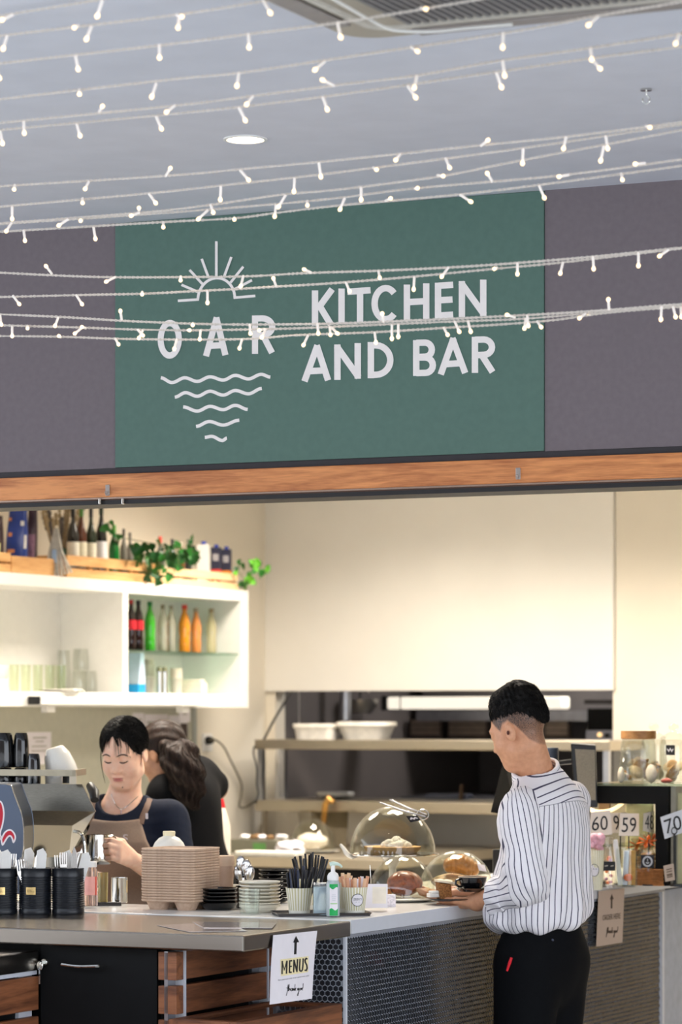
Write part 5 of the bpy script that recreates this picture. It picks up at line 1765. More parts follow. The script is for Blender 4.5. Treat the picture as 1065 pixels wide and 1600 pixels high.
def lump(name, label, loc, rx, ry, rz_, m, sq=0.5, cat='pastry', amp=0.08, rot=0.0, seed=0, flatb=True):
    rnd = random.Random(seed)
    ph = [rnd.uniform(0, 6) for _ in range(6)]

    def fn(q):
        d = 1 + amp * (math.sin(3 * q.x + ph[0]) * math.sin(4 * q.y + ph[1]) + 0.5 * math.sin(7 * q.x + ph[2]) * math.sin(6 * q.z + ph[3]))
        return d
    g_ = G().ball((0, 0, rz_), rx, ry, rz_, 24, 16, fn)
    g_.v = [(v[0], v[1], max(0.001, v[2])) for v in g_.v]
    o_ = obj(name, g_, m, smooth=True, loc=loc, rz=rot)
    return tag(o_, label, cat)

lump('chocolate_bun', 'tall dark bun in the middle of the lower left dome', (W(632, 1404, Y2).x, Y2, ZW + 0.014), 0.053, 0.05, 0.037, M_CAKE, amp=0.04, seed=2)
lump('croissant', 'orange croissant left of the dark bun under the lower left dome', (W(597, 1404, Y2).x, Y2 - 0.02, ZW + 0.014), 0.03, 0.022, 0.013, M_CROISSANT, rot=0.3, seed=3)
lump('croissant', 'orange croissant right of the dark bun under the lower left dome', (W(668, 1404, Y2).x - 0.005, Y2 - 0.03, ZW + 0.014), 0.024, 0.02, 0.013, M_CROISSANT, rot=-0.3, seed=4)

Y3 = 9.5
s3 = Y3 / F
w3 = W(713, 1394, Y3)
t = dome((w3.x, Y3, ZW + 0.012), 58 * s3, 63 * s3, 'lower right glass cake dome over a glazed bun', False)
rp_ = 62 * s3
obj('plate', G().lathe([(0.0001, -0.012), (rp_ * 0.6, -0.012), (rp_ * 0.97, -0.005), (rp_, -0.002), (rp_ * 0.98, -0.0005), (0.0001, -0.001)], 40), M_CERAMIC, t, smooth=True)
gg = G()
for k in range(7):  # ridged glazed bun
    u = k / 6 - 0.5
    gg.ball((u * 0.075, 0, 0.085 - abs(u) * 0.02 - 0.01 * u), 0.024 * (1 - 0.5 * abs(u)), 0.045 * (1 - 0.7 * u * u), 0.030 * (1 - 0.9 * u * u), 14, 10)
o_ = obj('glazed_bun', gg, mat('glazed bun', (206, 138, 66), 0.25, var=0.25, scale=60, coat=0.4), smooth=True, loc=(W(720, 1394, Y3).x, Y3 - 0.02, ZW + 0.010))
tag(o_, 'golden glazed bun with ridges at the top of the lower right dome', 'pastry')
lump('pale_roll', 'pale rolled pastry under the glazed bun in the lower right dome', (W(706, 1394, Y3).x, Y3 + 0.02, ZW + 0.014), 0.065, 0.05, 0.024, mat('pale pastry', (222, 190, 132), 0.5, var=0.25, scale=50), seed=6)
# white price card on the right dome
cpts = [W(745, 1349, Y3 - 0.09), W(757, 1352, Y3 - 0.085), W(760, 1362, Y3 - 0.1), W(748, 1360, Y3 - 0.1)]
t, fn = paper('price_card', 'small white price card leaning on the lower right cake dome', 'card', cpts, nu=1, nv=1)
obj('print', G().stroke([(0.3, 0.5), (0.7, 0.5)], 0.2, lambda u, v, d_: fn(u, v, d_), 0.0002, 0.0006), M_GREYPRINT, t)

# -- plate, cake, saucer and cup carried by the man
YH = 9.02
sh = YH / F
wp = W(705, 1401, YH)
t = obj('carried_plate', G().lathe([(0.0001, 0.0), (0.055, 0.0), (0.062, 0.002), (0.088, 0.009), (0.090, 0.0105), (0.087, 0.0105), (0.060, 0.005), (0.0001, 0.004)], 44), M_BLACKGLOSS, smooth=50, loc=(W(712, 1405, YH).x, YH, W(712, 1408, YH).z))
tag(t, 'black plate with a slice of cake in the man\'s hand', 'plate')
PLZ = W(712, 1408, YH).z
t = thing('cake_slice', 'wedge of seeded brown cake with cream on the black plate', 'cake', (W(694, 1400, YH).x, YH - 0.02, PLZ + 0.005), 0.15)
g_ = G().hexa([(-0.016, -0.022, 0), (0.018, -0.022, 0), (0.024, 0.03, 0), (-0.018, 0.03, 0), (-0.024, -0.024, 0.05), (0.015, -0.022, 0.044), (0.022, 0.03, 0.046), (-0.022, 0.03, 0.052)])
obj('sponge', g_, mat('seeded sponge', (176, 122, 66), 0.8, scale=220, col2=(112, 68, 34), bump=0.5), t, bevel=0.003)
g_ = G().grid(lambda u, v: (-0.026 + 0.05 * u + 0.003 * math.sin(v * 9), -0.026 + 0.056 * v, 0.052 - 0.006 * u + 0.004 * math.sin(u * 6) * math.sin(v * 5)), 8, 8, thick=(0, 0, 0.006))
obj('icing', g_, mat('cream icing', (238, 222, 192), 0.5, var=0.05), t, smooth=True)
t = obj('napkin_fold', G().box(-0.016, 0.016, -0.012, 0.012, 0, 0.012).box(-0.012, 0.02, -0.014, 0.008, 0.0122, 0.019), M_NAP, loc=(W(676, 1398, YH).x, YH - 0.03, PLZ + 0.0125), rz=0.4, bevel=0.002)
tag(t, 'folded white napkin at the left rim of the black plate', 'napkin')
SZ_ = W(735, 1392, YH - 0.03).z
YSC = 8.945
xs_ = W(738, 1390, YSC).x
t = obj('black_saucer', G().lathe([(0.0001, 0.0), (0.035, 0.0), (0.038, 0.002), (0.05, 0.009), (0.054, 0.0105), (0.050, 0.0115), (0.035, 0.006), (0.0001, 0.005)], 44), M_BLACKGLOSS, smooth=50, loc=(xs_, YSC, SZ_))
t.location.z = W(735, 1393.0, YSC).z
tag(t, 'black saucer under the black cup the man carries', 'saucer')
t = thing('coffee_cup', 'black coffee cup with a pale rim on the saucer the man carries', 'cup', (xs_, YSC, t.location.z + 0.005), 0.0)
obj('bowl', shell([(0.022, 0.0), (0.024, 0.002), (0.034, 0.012), (0.0395, 0.026), (0.0405, 0.037)], 0.0028, 40), M_BLACKGLOSS, t, smooth=50)
obj('rim', G().ring([(0.0375, 0.0365), (0.0406, 0.0365), (0.0402, 0.0385), (0.0378, 0.0385)], 40), mat('pale cup rim', (222, 196, 164), 0.3), t, smooth=True)
obj('coffee', G().lathe([(0.0001, 0.031), (0.036, 0.031), (0.036, 0.0315), (0.0001, 0.0315)], 32), mat('milk coffee', (186, 132, 84), 0.3), t)
obj('handle', G().tube([(-0.037, -0.014, 0.03), (-0.047, -0.022, 0.028), (-0.049, -0.024, 0.018), (-0.040, -0.018, 0.01), (-0.031, -0.012, 0.010)], 0.0032, 8), M_BLACKGLOSS, t, smooth=True)
# == coffee machine
t = thing('coffee_machine', 'polished steel coffee machine with a red lily emblem on its end', 'coffee machine', (0, 0, 0), 0)
sl = lambda y: (y - HY) / 10298.0  # picture slope of lines along the counter
XL = -140

def mrow(xr, y, Y):
    """right end and far left end of an edge running along the counter"""
    yl = y - (xr - XL) * sl(y)
    Yl = Y * (1 + (xr - XL) / F * 0.4797)
    return W(XL, yl, Yl), W(xr, y, Y)

rows = [mrow(128, 1225.5, 9.49), mrow(149, 1268, 9.45), mrow(113, 1290, 9.43), mrow(107, 1340, 9.52), mrow(104, 1398, 9.52)]
back = [mrow(112, 1225, 9.82), mrow(98, 1398, 9.82)]
M_MIRROR = mat('mirror steel', (206, 198, 180), 0.12, 1.0, var=0.04, scale=3)
M_UPPER = mat('brushed machine steel', (124, 119, 108), 0.3, 1.0, var=0.12, scale=20, stretch=(1, 8, 30))
names = ['upper_panel', 'front_panel', 'splash_panel', 'base_panel']
for i in range(4):
    g_ = G()
    a_, b_, c_, d_ = rows[i][0], rows[i][1], rows[i + 1][1], rows[i + 1][0]
    off = Vector((0.0, 0.02, 0.0))
    g_.hexa([d_, c_, c_ + off, d_ + off, a_, b_, b_ + off, a_ + off])
    obj(names[i], g_, M_UPPER if i < 2 else M_MIRROR, t)
g_ = G()
a_, b_, c_, d_ = rows[0][0], rows[0][1], back[0][1], back[0][0]
dn = Vector((0, 0, -0.012))
g_.hexa([a_ + dn, b_ + dn, c_ + dn, d_ + dn, a_, b_, c_, d_])
obj('top_plate', g_, M_MIRROR, t)
g_ = G()
prof3 = [r[1] for r in rows] + [back[1][1], back[0][1]]
sh3 = Vector((-0.012, 0.0055, 0))
n_ = len(prof3)
g_._a([p for p in prof3] + [p + sh3 for p in prof3], [tuple(range(n_)), tuple(reversed(range(n_, 2 * n_)))] + [(k, (k + 1) % n_, n_ + (k + 1) % n_, n_ + k) for k in range(n_)])
obj('end_panel', g_, M_CHROME, t)
# feet
for xr in (100, 20):
    p = W(xr, 1398, 9.55)
    obj('foot', G().lathe([(0.022, 0), (0.018, p.z - ZW + 0.01), (0.0001, p.z - ZW + 0.01)], 16, c=(p.x, p.y, ZW)), M_BLACKPLASTIC, t, smooth=True)
# black group handle at the right end
hp = [W(141, 1228, 9.5), W(147, 1238, 9.46), W(148, 1250, 9.44)]
obj('group_handle', G().tube(hp, [0.013, 0.016, 0.013], 12), M_BLACKPLASTIC, t, smooth=True)
# steam pipe
hp = [W(116, 1299, 9.42), W(126, 1302, 9.38), W(131, 1312, 9.36), W(133, 1330, 9.36), W(133, 1352, 9.36)]
obj('steam_wand', G().tube(spline(hp, 5), 0.0055, 8), M_CHROME, t, smooth=True)
# shield shaped end plate with the emblem, nearer the camera
YS = 9.12
ss = YS / F
outl = [(-40, 1226), (10, 1226), (17, 1228), (21, 1240), (27, 1256), (33, 1272), (36, 1292), (36, 1322), (33, 1345), (30, 1395), (-40, 1395)]
outl = outl[:2] + [p[:2] for p in spline([(a, b, 0) for a, b in outl[1:10]], 4)] + outl[10:]
M_BLUESTEEL = mat('blue grey enamel', (88, 98, 116), 0.28, 0.75, var=0.15, scale=2, coat=0.4)
pts3 = [W(x, y, YS) for x, y in outl]
n_ = len(pts3)
bk3 = Vector((0.0, 0.30, 0.0))
g_ = G()._a(pts3 + [p + bk3 for p in pts3], [tuple(range(n_)), tuple(reversed(range(n_, 2 * n_)))] + [(k, (k + 1) % n_, n_ + (k + 1) % n_, n_ + k) for k in range(n_)])
sp = obj('side_plate', g_, M_BLUESTEEL, t, bevel=0.006)
obj('plate_edge', G().tube([W(x + 0.6, y, YS - 0.002) for x, y in outl[2:-2]], 0.0022, 6), M_CHROME, t, smooth=True)

def emb(x, y, d_):
    return W(x, y, YS - 0.003 - d_)

# lily: middle petal, right and left curled petals, band
mid = [(-14, 1290), (-3, 1258), (0, 1252), (4, 1258), (6, 1272), (4, 1288), (0, 1302), (1, 1310), (-14, 1316)]
crl = [(2, 1312), (6, 1303), (11, 1298), (17, 1297), (22, 1302), (24, 1309), (21, 1316), (19, 1310), (16, 1306), (12, 1308), (8, 1314), (4, 1320)]
for poly, nm in ((mid, 'petal'), (crl, 'petal'), ([(2 * -6 - x, y) for x, y in crl], 'petal')):
    sm = [p[:2] for p in spline([(a, b, 0) for a, b in poly + [poly[0]]], 4)][:-1]
    cxm, cym = sum(p[0] for p in sm) / len(sm), sum(p[1] for p in sm) / len(sm)
    g_ = G().stroke(sm, 2.4, emb, 0.0, 0.0012, closed=True)
    ol = obj('emblem_outline', g_, M_PAPER, sp)
    g_ = G().prism(sm, lambda x, y: emb(x, y, 0.0), lambda x, y: emb(x, y, 0.001))
    obj('emblem_' + nm, g_, mat('red enamel', (196, 22, 48), 0.3), sp)
# cup rail
yr = 1208
for k, (y0, dz) in enumerate(((1208, 0.0095),)):
    l_, r_ = mrow(118, y0, 9.46)
    g_ = G()
    up = Vector((0, 0, dz))
    bk_ = Vector((0, 0.012, 0))
    g_.hexa([l_ - up, r_ - up, r_ - up + bk_, l_ - up + bk_, l_ + up, r_ + up, r_ + up + bk_, l_ + up + bk_])
    r2 = r_ + Vector((0.012, 0.25, 0))
    g_.hexa([r_ - up, r2 - up, r2 - up + Vector((-0.01, 0, 0)), r_ - up + Vector((-0.01, 0, 0)), r_ + up, r2 + up, r2 + up + Vector((-0.01, 0, 0)), r_ + up + Vector((-0.01, 0, 0))])
    obj('cup_rail', g_, mat('dull rail steel', (150, 142, 124), 0.4, 0.9), t)
p = W(113, 1225, 9.47)
obj('rail_post', G().box(p.x - 0.009, p.x + 0.012, p.y, p.y + 0.014, p.z, p.z + 0.035), M_STEELV, t)
ZM = W(100, 1226, 9.6).z + 0.002
# cups on the machine

def mugm(px, ptop, pbot, Y, rpx, label, m=M_BLACKGLOSS, zbase=None, grp='black cups on the coffee machine'):
    s0 = Y / F
    z1 = W(0, ptop, Y).z
    z0_ = W(0, pbot, Y).z if zbase is None else zbase
    h_ = z1 - z0_
    r0 = rpx * s0
    pr = [(0.0001, 0.0), (r0 * 0.97, 0.0), (r0, h_ * 0.06), (r0 * 1.0, h_ * 0.35), (r0 * 0.93, h_ * 0.75), (r0 * 0.84, h_ * 0.93), (r0 * 0.72, h_), (r0 * 0.66, h_ * 1.0), (r0 * 0.62, h_ * 0.96), (0.0001, h_ * 0.96)]
    w0_ = W(px, 1200, Y)
    o_ = obj('black_cup' if m is M_BLACKGLOSS else 'white_bowl', G().lathe(pr, 32), m, smooth=45, loc=(w0_.x, Y, z0_))
    return tag(o_, label, 'cup', grp)

Yc1 = 9.62
zmid = W(0, 1200, Yc1).z
mugm(6, 1145, 1199, Yc1, 16, 'tall black cup upside down at the left edge, upper row on the coffee machine')
mugm(33, 1145, 1199, Yc1, 12.5, 'tall black cup upside down beside another, upper row on the coffee machine')
mugm(6, 1199.5, 1226, Yc1, 15, 'black cup at the left edge, lower row behind the cup rail', zbase=ZM)
mugm(33, 1199.5, 1226, Yc1, 12.5, 'black cup second along the lower row behind the cup rail', zbase=ZM)
mugm(53, 1177.5, 1226, Yc1 - 0.04, 10.5, 'single black cup between the tall black cups and the white bowl', zbase=ZM)
s0 = Yc1 / F
g_ = shell([(r_ * 25.5 * s0, z_ * 25.5 * s0) for r_, z_ in [(0.5, 0.0), (0.55, 0.04), (0.80, 0.5), (0.95, 1.2), (1.0, 1.75)]], 0.003, 32)
o_ = obj('white_bowl', g_, M_CERAMIC, smooth=45)
o_.rotation_euler = (0.0, PI - 0.30, 0.3)
o_.location = W(85, 1174, Yc1) + Vector((0, 0, 0.012))
tag(o_, 'white bowl tipped upside down at the right of the black cups', 'bowl')
o_ = obj('white_cup', shell([(0.026 * 1.0, 0.0), (0.027, 0.002), (0.027, 0.028)], 0.003, 32), M_CERAMIC, smooth=45, loc=(W(84, 1200, Yc1).x, Yc1, ZM))
tag(o_, 'white cup under the tipped white bowl behind the cup rail', 'cup')
w = W(104, 1200, 9.72)
o_ = obj('dark_lid', G().lathe([(0.0001, 0), (0.03, 0), (0.03, 0.02), (0.024, 0.04), (0.012, 0.048), (0.0001, 0.049)], 24), M_BLACKPLASTIC, smooth=True, loc=(w.x, 9.72, ZM))
tag(o_, 'dark domed lid behind the white bowl on the coffee machine', 'lid')
# round polished jug lying low in front of the machine
w = W(82, 1336, 9.2)
o_ = obj('steel_bowl', shell([(0.02, 0.0), (0.03, 0.004), (0.052, 0.03), (0.06, 0.06), (0.061, 0.085)], 0.0015, 32), M_CHROME, smooth=60, loc=(w.x, 9.2, ZW))
tag(o_, 'polished steel bowl half hidden behind the middle cutlery tin', 'bowl')

# == cabinet contents
def onshelf(px, a, z):
    """point on the left wall shelves: pixel column, depth plane a, height z"""
    w_ = ona(px, 1000, a)
    return Vector((w_.x, w_.y, z)), w_.y / F

def bottle(name, label, px, a, z, pyt, rpx, parts_, cat='bottle', grp=None, nn=20):
    """parts_: list of (part name, [(r, h)] fractions, material)"""
    loc, s0_ = onshelf(px, a, z)
    H_ = CAMZ - (pyt - HY) * s0_ - z
    R0 = rpx * s0_
    t_ = thing(name, label, cat, loc, 0, grp)
    for nm, pr, m_ in parts_:
        obj(nm, G().lathe([(max(r_ * R0, 0.0001), h_ * H_) for r_, h_ in pr], nn), m_, t_, smooth=45)
    return t_

def soda(col, capc, lab=None, tr=0.35):
    body = mat(f'drink {col}', col, 0.08, trans=tr, var=0.03, coat=0.3)
    ps = [('body', [(0, 0), (0.85, 0), (0.95, 0.02), (0.95, 0.22), (0.88, 0.32), (1.0, 0.5), (0.98, 0.6), (0.7, 0.74), (0.42, 0.84), (0.38, 0.93), (0, 0.93)], body),
          ('cap', [(0.44, 0.91), (0.46, 0.925), (0.46, 0.995), (0.40, 1.0), (0, 1.0)], mat(f'cap {capc}', capc, 0.4))]
    if lab:
        ps.append(('label', [(1.0, 0.41), (1.03, 0.5), (1.01, 0.6)], mat(f'label {lab}', lab, 0.5)))
    return ps

AB_ = -2.90
zgl = zg + 0.001
bottle('soda_bottle', 'dark cola bottle with red cap half hidden by the cabinet divider', 205, AB_, zgl, 937, 8, soda((40, 14, 12), (160, 30, 34), (204, 30, 44)), grp='bottles on the glass shelf')
bottle('soda_bottle', 'dark cola bottle with black cap and red label on the glass shelf', 216, AB_, zgl, 938, 8.5, soda((40, 14, 12), (26, 24, 26), (204, 30, 44)), grp='bottles on the glass shelf')
bottle('soda_bottle', 'bright green bottle on the glass shelf', 234, AB_, zgl, 940, 8.8, soda((70, 188, 48), (16, 110, 44)), grp='bottles on the glass shelf')
CLR = (232, 228, 208)
bottle('soda_bottle', 'clear bottle right beside the green bottle on the glass shelf', 254, AB_, zgl, 945, 7, soda(CLR, (120, 108, 88), tr=0.7), grp='bottles on the glass shelf')
bottle('soda_bottle', 'clear bottle next to the orange bottle with red cap', 267, AB_, zgl, 946, 7, soda(CLR, (120, 108, 88), tr=0.7), grp='bottles on the glass shelf')
bottle('soda_bottle', 'orange drink bottle with a red cap on the glass shelf', 288, AB_, zgl, 945, 9.5, soda((250, 160, 44), (206, 52, 34)), grp='bottles on the glass shelf')
bottle('soda_bottle', 'orange drink bottle with a grey cap on the glass shelf', 306, AB_, zgl, 950, 8.5, soda((250, 160, 84), (150, 132, 112)), grp='bottles on the glass shelf')
bottle('soda_bottle', 'pale lemon bottle standing alone at the right of the glass shelf', 330, AB_, zgl, 951, 8.5, soda((244, 232, 186), (150, 132, 100), tr=0.6), grp='bottles on the glass shelf')
# below the glass shelf
loc, s0 = onshelf(210, -2.88, ZSH)
t = thing('milk_bag', 'pale blue milk carton with bright blue base under the glass shelf', 'carton', loc, RZ)
hh = CAMZ - (1020 - HY) * s0 - ZSH
obj('body', G().hexa([(-0.03, -0.02, hh * 0.22), (0.03, -0.02, hh * 0.22), (0.03, 0.04, hh * 0.22), (-0.03, 0.04, hh * 0.22), (-0.026, -0.005, hh), (0.034, -0.005, hh), (0.034, 0.02, hh), (-0.026, 0.02, hh)]), mat('pale blue carton', (190, 208, 228), 0.45), t)
obj('base', G().box(-0.03, 0.03, -0.021, 0.04, 0, hh * 0.22), mat('bright blue carton', (20, 148, 212), 0.45), t)
M_FROST = mat('frosted tub', (226, 220, 206), 0.35, trans=0.3)
bottle('storage_jar', 'tub with a beige lid stack under the glass shelf', 232, -2.92, ZSH, 1030, 11, [('body', [(0, 0), (0.7, 0), (0.85, 0.42), (1.0, 0.44), (1.0, 0.5), (0, 0.5)], M_FROST), ('jar', [(0.9, 0.5), (0.86, 0.85), (0, 0.85)], mat('grey jar', (186, 180, 162), 0.3, trans=0.3)), ('lid', [(0.72, 0.85), (0.72, 1.0), (0, 1.0)], mat('beige lid', (178, 168, 150), 0.4))], cat='jar')
for i, px in enumerate((249, 257)):
    bottle('shaker', ('left one of two steel shakers under the glass shelf', 'right one of two steel shakers under the glass shelf')[i], px, -2.86, ZSH, 1042, 4.6, [('body', [(0, 0), (1, 0), (1, 0.82), (0, 0.82)], M_CHROME), ('cap', [(1.02, 0.82), (1.02, 0.94), (0.6, 1.0), (0, 1.0)], mat('olive cap', (120, 120, 96), 0.4, 0.4))], cat='shaker', grp='steel shakers')
bottle('storage_jar', 'pale pink lidded tub right of the shakers', 275, -2.9, ZSH, 1044, 11, [('body', [(0, 0), (0.75, 0), (0.9, 0.55), (1.0, 0.57), (1.0, 0.62), (0, 0.62)], M_FROST), ('lid', [(0.85, 0.62), (0.85, 1.0), (0, 1.0)], mat('pinkish tub', (232, 214, 200), 0.4))], cat='jar')
loc, s0 = onshelf(300, -2.9, ZSH)
t = obj('paper_bags', G().box(-0.05, 0.06, -0.02, 0.03, 0, 0.05).box(-0.045, 0.05, -0.015, 0.028, 0.0505, 0.062), mat('pale paper', (244, 234, 216), 0.7), bevel=0.006, loc=loc, rz=RZ)
tag(t, 'pile of pale paper bags at the right of the cabinet floor', 'bags')
# left bay: tumblers
M_GL2 = thin_glass('greenish glass', (247, 250, 240))
M_GL3 = thin_glass('clear tumbler glass', (248, 249, 247))
for i, px in enumerate((22, 40, 59, 78, 95)):
    loc, s0 = onshelf(px, -2.88, ZSH)
    t = obj('tumbler', shell([(7.6 * s0, 0.0), (8 * s0, 0.004), (8.6 * s0, 42 * s0)], 0.003, 20, 0.008), M_GL2, smooth=45, loc=loc)
    tag(t, ('greenish tumbler beside the white cups in the left bay', 'second greenish tumbler along the left bay', 'third greenish tumbler along the left bay', 'fourth greenish tumbler along the left bay', 'greenish tumbler next to the stacked clear glasses')[i], 'glass', 'greenish tumblers in the left bay')
for i, (px, lv, r_) in enumerate(((100, 1, 11), (124, 0, 13), (126, 1, 12.5), (143, 0, 10), (152, 1, 11), (154, 0, 10))):
    loc, s0 = onshelf(px, -2.98 if lv else -2.94, ZSH)
    hgt = 34 * s0
    t = obj('stacked_glass', shell([(r_ * 0.95 * s0, 0.0), (r_ * s0, 0.005), (r_ * 1.02 * s0, hgt * 0.4), (r_ * 0.9 * s0, hgt)], 0.003, 20, 0.008), M_GL3, smooth=45, loc=loc + Vector((0, 0, lv * (hgt + 0.001))))
    if lv and px == 100:
        t.location.z = ZSH + 0.0
        t.scale = (1, 1, 1.95)
    tag(t, ('tall clear glass behind the greenish tumblers', 'lower clear glass left in the glass stack', 'upper clear glass left in the glass stack', 'lower clear glass in the middle of the glass stack', 'upper clear glass right in the glass stack', 'lower clear glass right in the glass stack')[i], 'glass', 'clear stacked glasses')
loc, s0 = onshelf(176, -2.9, ZSH)
t = obj('tall_glass', shell([(8 * s0, 0.0), (8.4 * s0, 0.004), (9 * s0, 50 * s0)], 0.003, 20, 0.008), M_GL3, smooth=45, loc=loc)
tag(t, 'straight tall glass next to the cabinet divider', 'glass')
loc, s0 = onshelf(2, -2.86, ZSH)
for k in range(2):
    t = obj('white_cup', shell([(9 * s0, 0.0), (10 * s0, 0.004), (12.5 * s0, 15 * s0), (13 * s0, 20 * s0)], 0.003, 20), M_CERAMIC, smooth=45, loc=loc + Vector((0, 0, k * 20.5 * s0)))
    tag(t, ('lower white cup at the left end of the cabinet', 'upper white cup at the left end of the cabinet')[k], 'cup', 'white cups at the left end')
loc, s0 = onshelf(95, -2.84, ZSH)
t = obj('white_plate', G().lathe([(0.0001, 0), (0.05, 0), (0.09, 0.008), (0.088, 0.011), (0.05, 0.005), (0.0001, 0.004)], 32), M_CERAMIC, smooth=True, loc=loc)
tag(t, 'white plate lying in front of the glasses in the left bay', 'plate')

# -- on top of the cabinet
ZTOP = zt_

def crate(label, px0, px1, pyt, slats, m, a=-2.83, solid=False, depth=0.2):
    p0, p1 = ona(px0, 1000, a), ona(px1, 1000, a)
    b0_, b1_ = AB(p0)[1], AB(p1)[1]
    zt2 = CAMZ - (pyt - HY) * p0.y / F
    h_ = zt2 - ZTOP
    t_ = thing('wooden_crate', label, 'crate', L(a, (b0_ + b1_) / 2, ZTOP), group='crates on the cabinet')
    ln = (b1_ - b0_) / 2
    if solid:
        obj('front_board', G().box(-0.012, 0.0, -ln, ln, 0.0, h_), m, t_, bevel=0.002)
        obj('back_board', G().box(-depth, -depth + 0.012, -ln, ln, 0.0, h_), m, t_, bevel=0.002)
    else:
        n2 = slats
        gap = h_ * 0.12
        sh_ = (h_ - gap * (n2 - 1)) / n2
        for k in range(n2):
            z_ = k * (sh_ + gap)
            obj('slat', G().box(-0.012, 0.0, -ln, ln, z_, z_ + sh_), m, t_, bevel=0.0015)
            obj('slat', G().box(-depth, -depth + 0.012, -ln, ln, z_, z_ + sh_), m, t_, bevel=0.0015)
    obj('end_board', G().box(-depth + 0.012, -0.012, -ln, -ln + 0.014, 0, h_), m, t_, bevel=0.0015)
    obj('end_board', G().box(-depth + 0.012, -0.012, ln - 0.014, ln, 0, h_), m, t_, bevel=0.0015)
    obj('bottom_board', G().box(-depth + 0.012, -0.012, -ln + 0.014, ln - 0.014, 0.0, 0.01), m, t_)
    if not solid:
        for q in (-0.45, 0.45):
            obj('cleat', G().box(-0.024, -0.012, q * 2 * ln * 0.5 - 0.014, q * 2 * ln * 0.5 + 0.014, 0.01, h_), m, t_)
    return t_

M_CRATE2 = wood('pale pine crate', (222, 184, 134), (242, 210, 164), (10, 1, 10), 3.0, 0.6)
crate('pine crate cut off by the left edge on top of the cabinet', -50, 17, 858, 2, M_CRATE)
crate('solid pine box between the two slatted crates on the cabinet', 19, 85, 868, 1, M_CRATE, solid=True)
crate('slatted pine crate holding wine bottles on the cabinet', 105, 248, 867, 2, M_CRATE)
crate('paler slatted crate at the right end holding juice cartons', 251, 372, 886, 2, M_CRATE2)
ZC2 = ZTOP + 0.012

def bag(label, x0, x1, pyt, m, lean=0.0, prints=()):
    loc, s0_ = onshelf((x0 + x1) / 2, -2.90, ZC2)
    wd2 = (x1 - x0) / 2 * s0_
    hh_ = CAMZ - (pyt - HY) * s0_ - ZC2
    t_ = thing('coffee_bag', label, 'bag', loc, RZ * 0.3, 'coffee bags on the cabinet')
    g_ = G()

    def fn(u, v):
        th = 2 * PI * u
        w_ = wd2 * (1 - 0.12 * v + 0.05 * math.sin(v * 5))
        d_ = 0.038 * (1 - v) ** 0.6 + 0.003
        c_, s_ = math.cos(th), math.sin(th)
        return (math.copysign(abs(c_) ** 0.5, c_) * w_ + lean * v, math.copysign(abs(s_) ** 0.7, s_) * d_ + 0.003 * math.sin(v * 11 + u * 9), v * hh_)
    g_.grid(fn, 24, 12)
    obj('body', g_, m, t_, smooth=60)
    for (u0, v0, du, dv, mm) in prints:
        gg_ = G().grid(lambda u, v: tuple(Vector(fn(u0 + du * u, v0 + dv * v)) + Vector((0, -0.002, 0))), 5, 4)
        obj('print', gg_, mm, t_)
    return t_

M_BLUEBAG = mat('blue foil bag', (34, 58, 132), 0.35, var=0.25, scale=14)
M_ORP = mat('orange print', (206, 132, 84), 0.5)
M_WHP = mat('white print', (214, 210, 206), 0.5)
bag('dark wine coloured bag at the left edge on the cabinet', -16, 6, 806, mat('wine foil bag', (50, 24, 30), 0.4), prints=[(0.66, 0.2, 0.2, 0.3, mat('olive print', (176, 176, 120), 0.5))])
bag('blue patterned coffee bag on top of the cabinet', 8, 42, 788, M_BLUEBAG, 0.01, [(0.60, 0.75, 0.10, 0.05, M_ORP), (0.66, 0.52, 0.07, 0.06, M_ORP), (0.78, 0.68, 0.08, 0.07, M_WHP), (0.86, 0.34, 0.09, 0.2, M_WHP), (0.66, 0.28, 0.09, 0.05, M_ORP), (0.84, 0.12, 0.12, 0.07, mat('blue print', (150, 176, 220), 0.5))])
bag('dark plum bag right of the blue coffee bag', 40, 56, 786, mat('plum foil bag', (58, 40, 52), 0.4, var=0.4, scale=20), 0.01, [(0.70, 0.1, 0.2, 0.45, mat('mauve print', (120, 84, 104), 0.5, var=0.3, scale=60))])
# folded foil cone and dried stems in a glass
loc, s0 = onshelf(88, -2.84, ZTOP)
t = thing('folded_umbrella', 'folded silver paper parasol leaning between box and wine crate', 'parasol', loc, RZ)
hh = CAMZ - (824 - HY) * s0 - ZTOP
g_ = G()
for k in range(9):
    u = k / 8 - 0.5
    g_.tube([(0.012 * u, 0.0, hh), (0.055 * u, -0.005 + 0.01 * (k % 2), hh * 0.5), (0.12 * u + 0.012, -0.004, 0.002 + 0.03 * abs(u))], [0.003, 0.006, 0.005], 6)
obj('pleats', g_, mat('silver pleats', (206, 202, 192), 0.4, 0.3, var=0.2, scale=40), t, smooth=True)
obj('tip', G().ball((0, 0, hh), 0.007, n=10, m=8), mat('cream tip', (226, 216, 190), 0.5), t)
obj('label', G().box(-0.012, 0.008, -0.014, -0.012, hh * 0.28, hh * 0.55), mat('pale blue label', (170, 196, 226), 0.5), t)
loc, s0 = onshelf(95, -2.98, ZTOP)
t = thing('dried_flowers', 'bundle of dried pale stems in a vase behind the folded parasol', 'flowers', loc, 0)
obj('vase', shell([(0.03, 0), (0.034, 0.004), (0.036, 0.13)], 0.003, 20), mat('green vase', (70, 104, 86), 0.3), t, smooth=45)
random.seed(11)
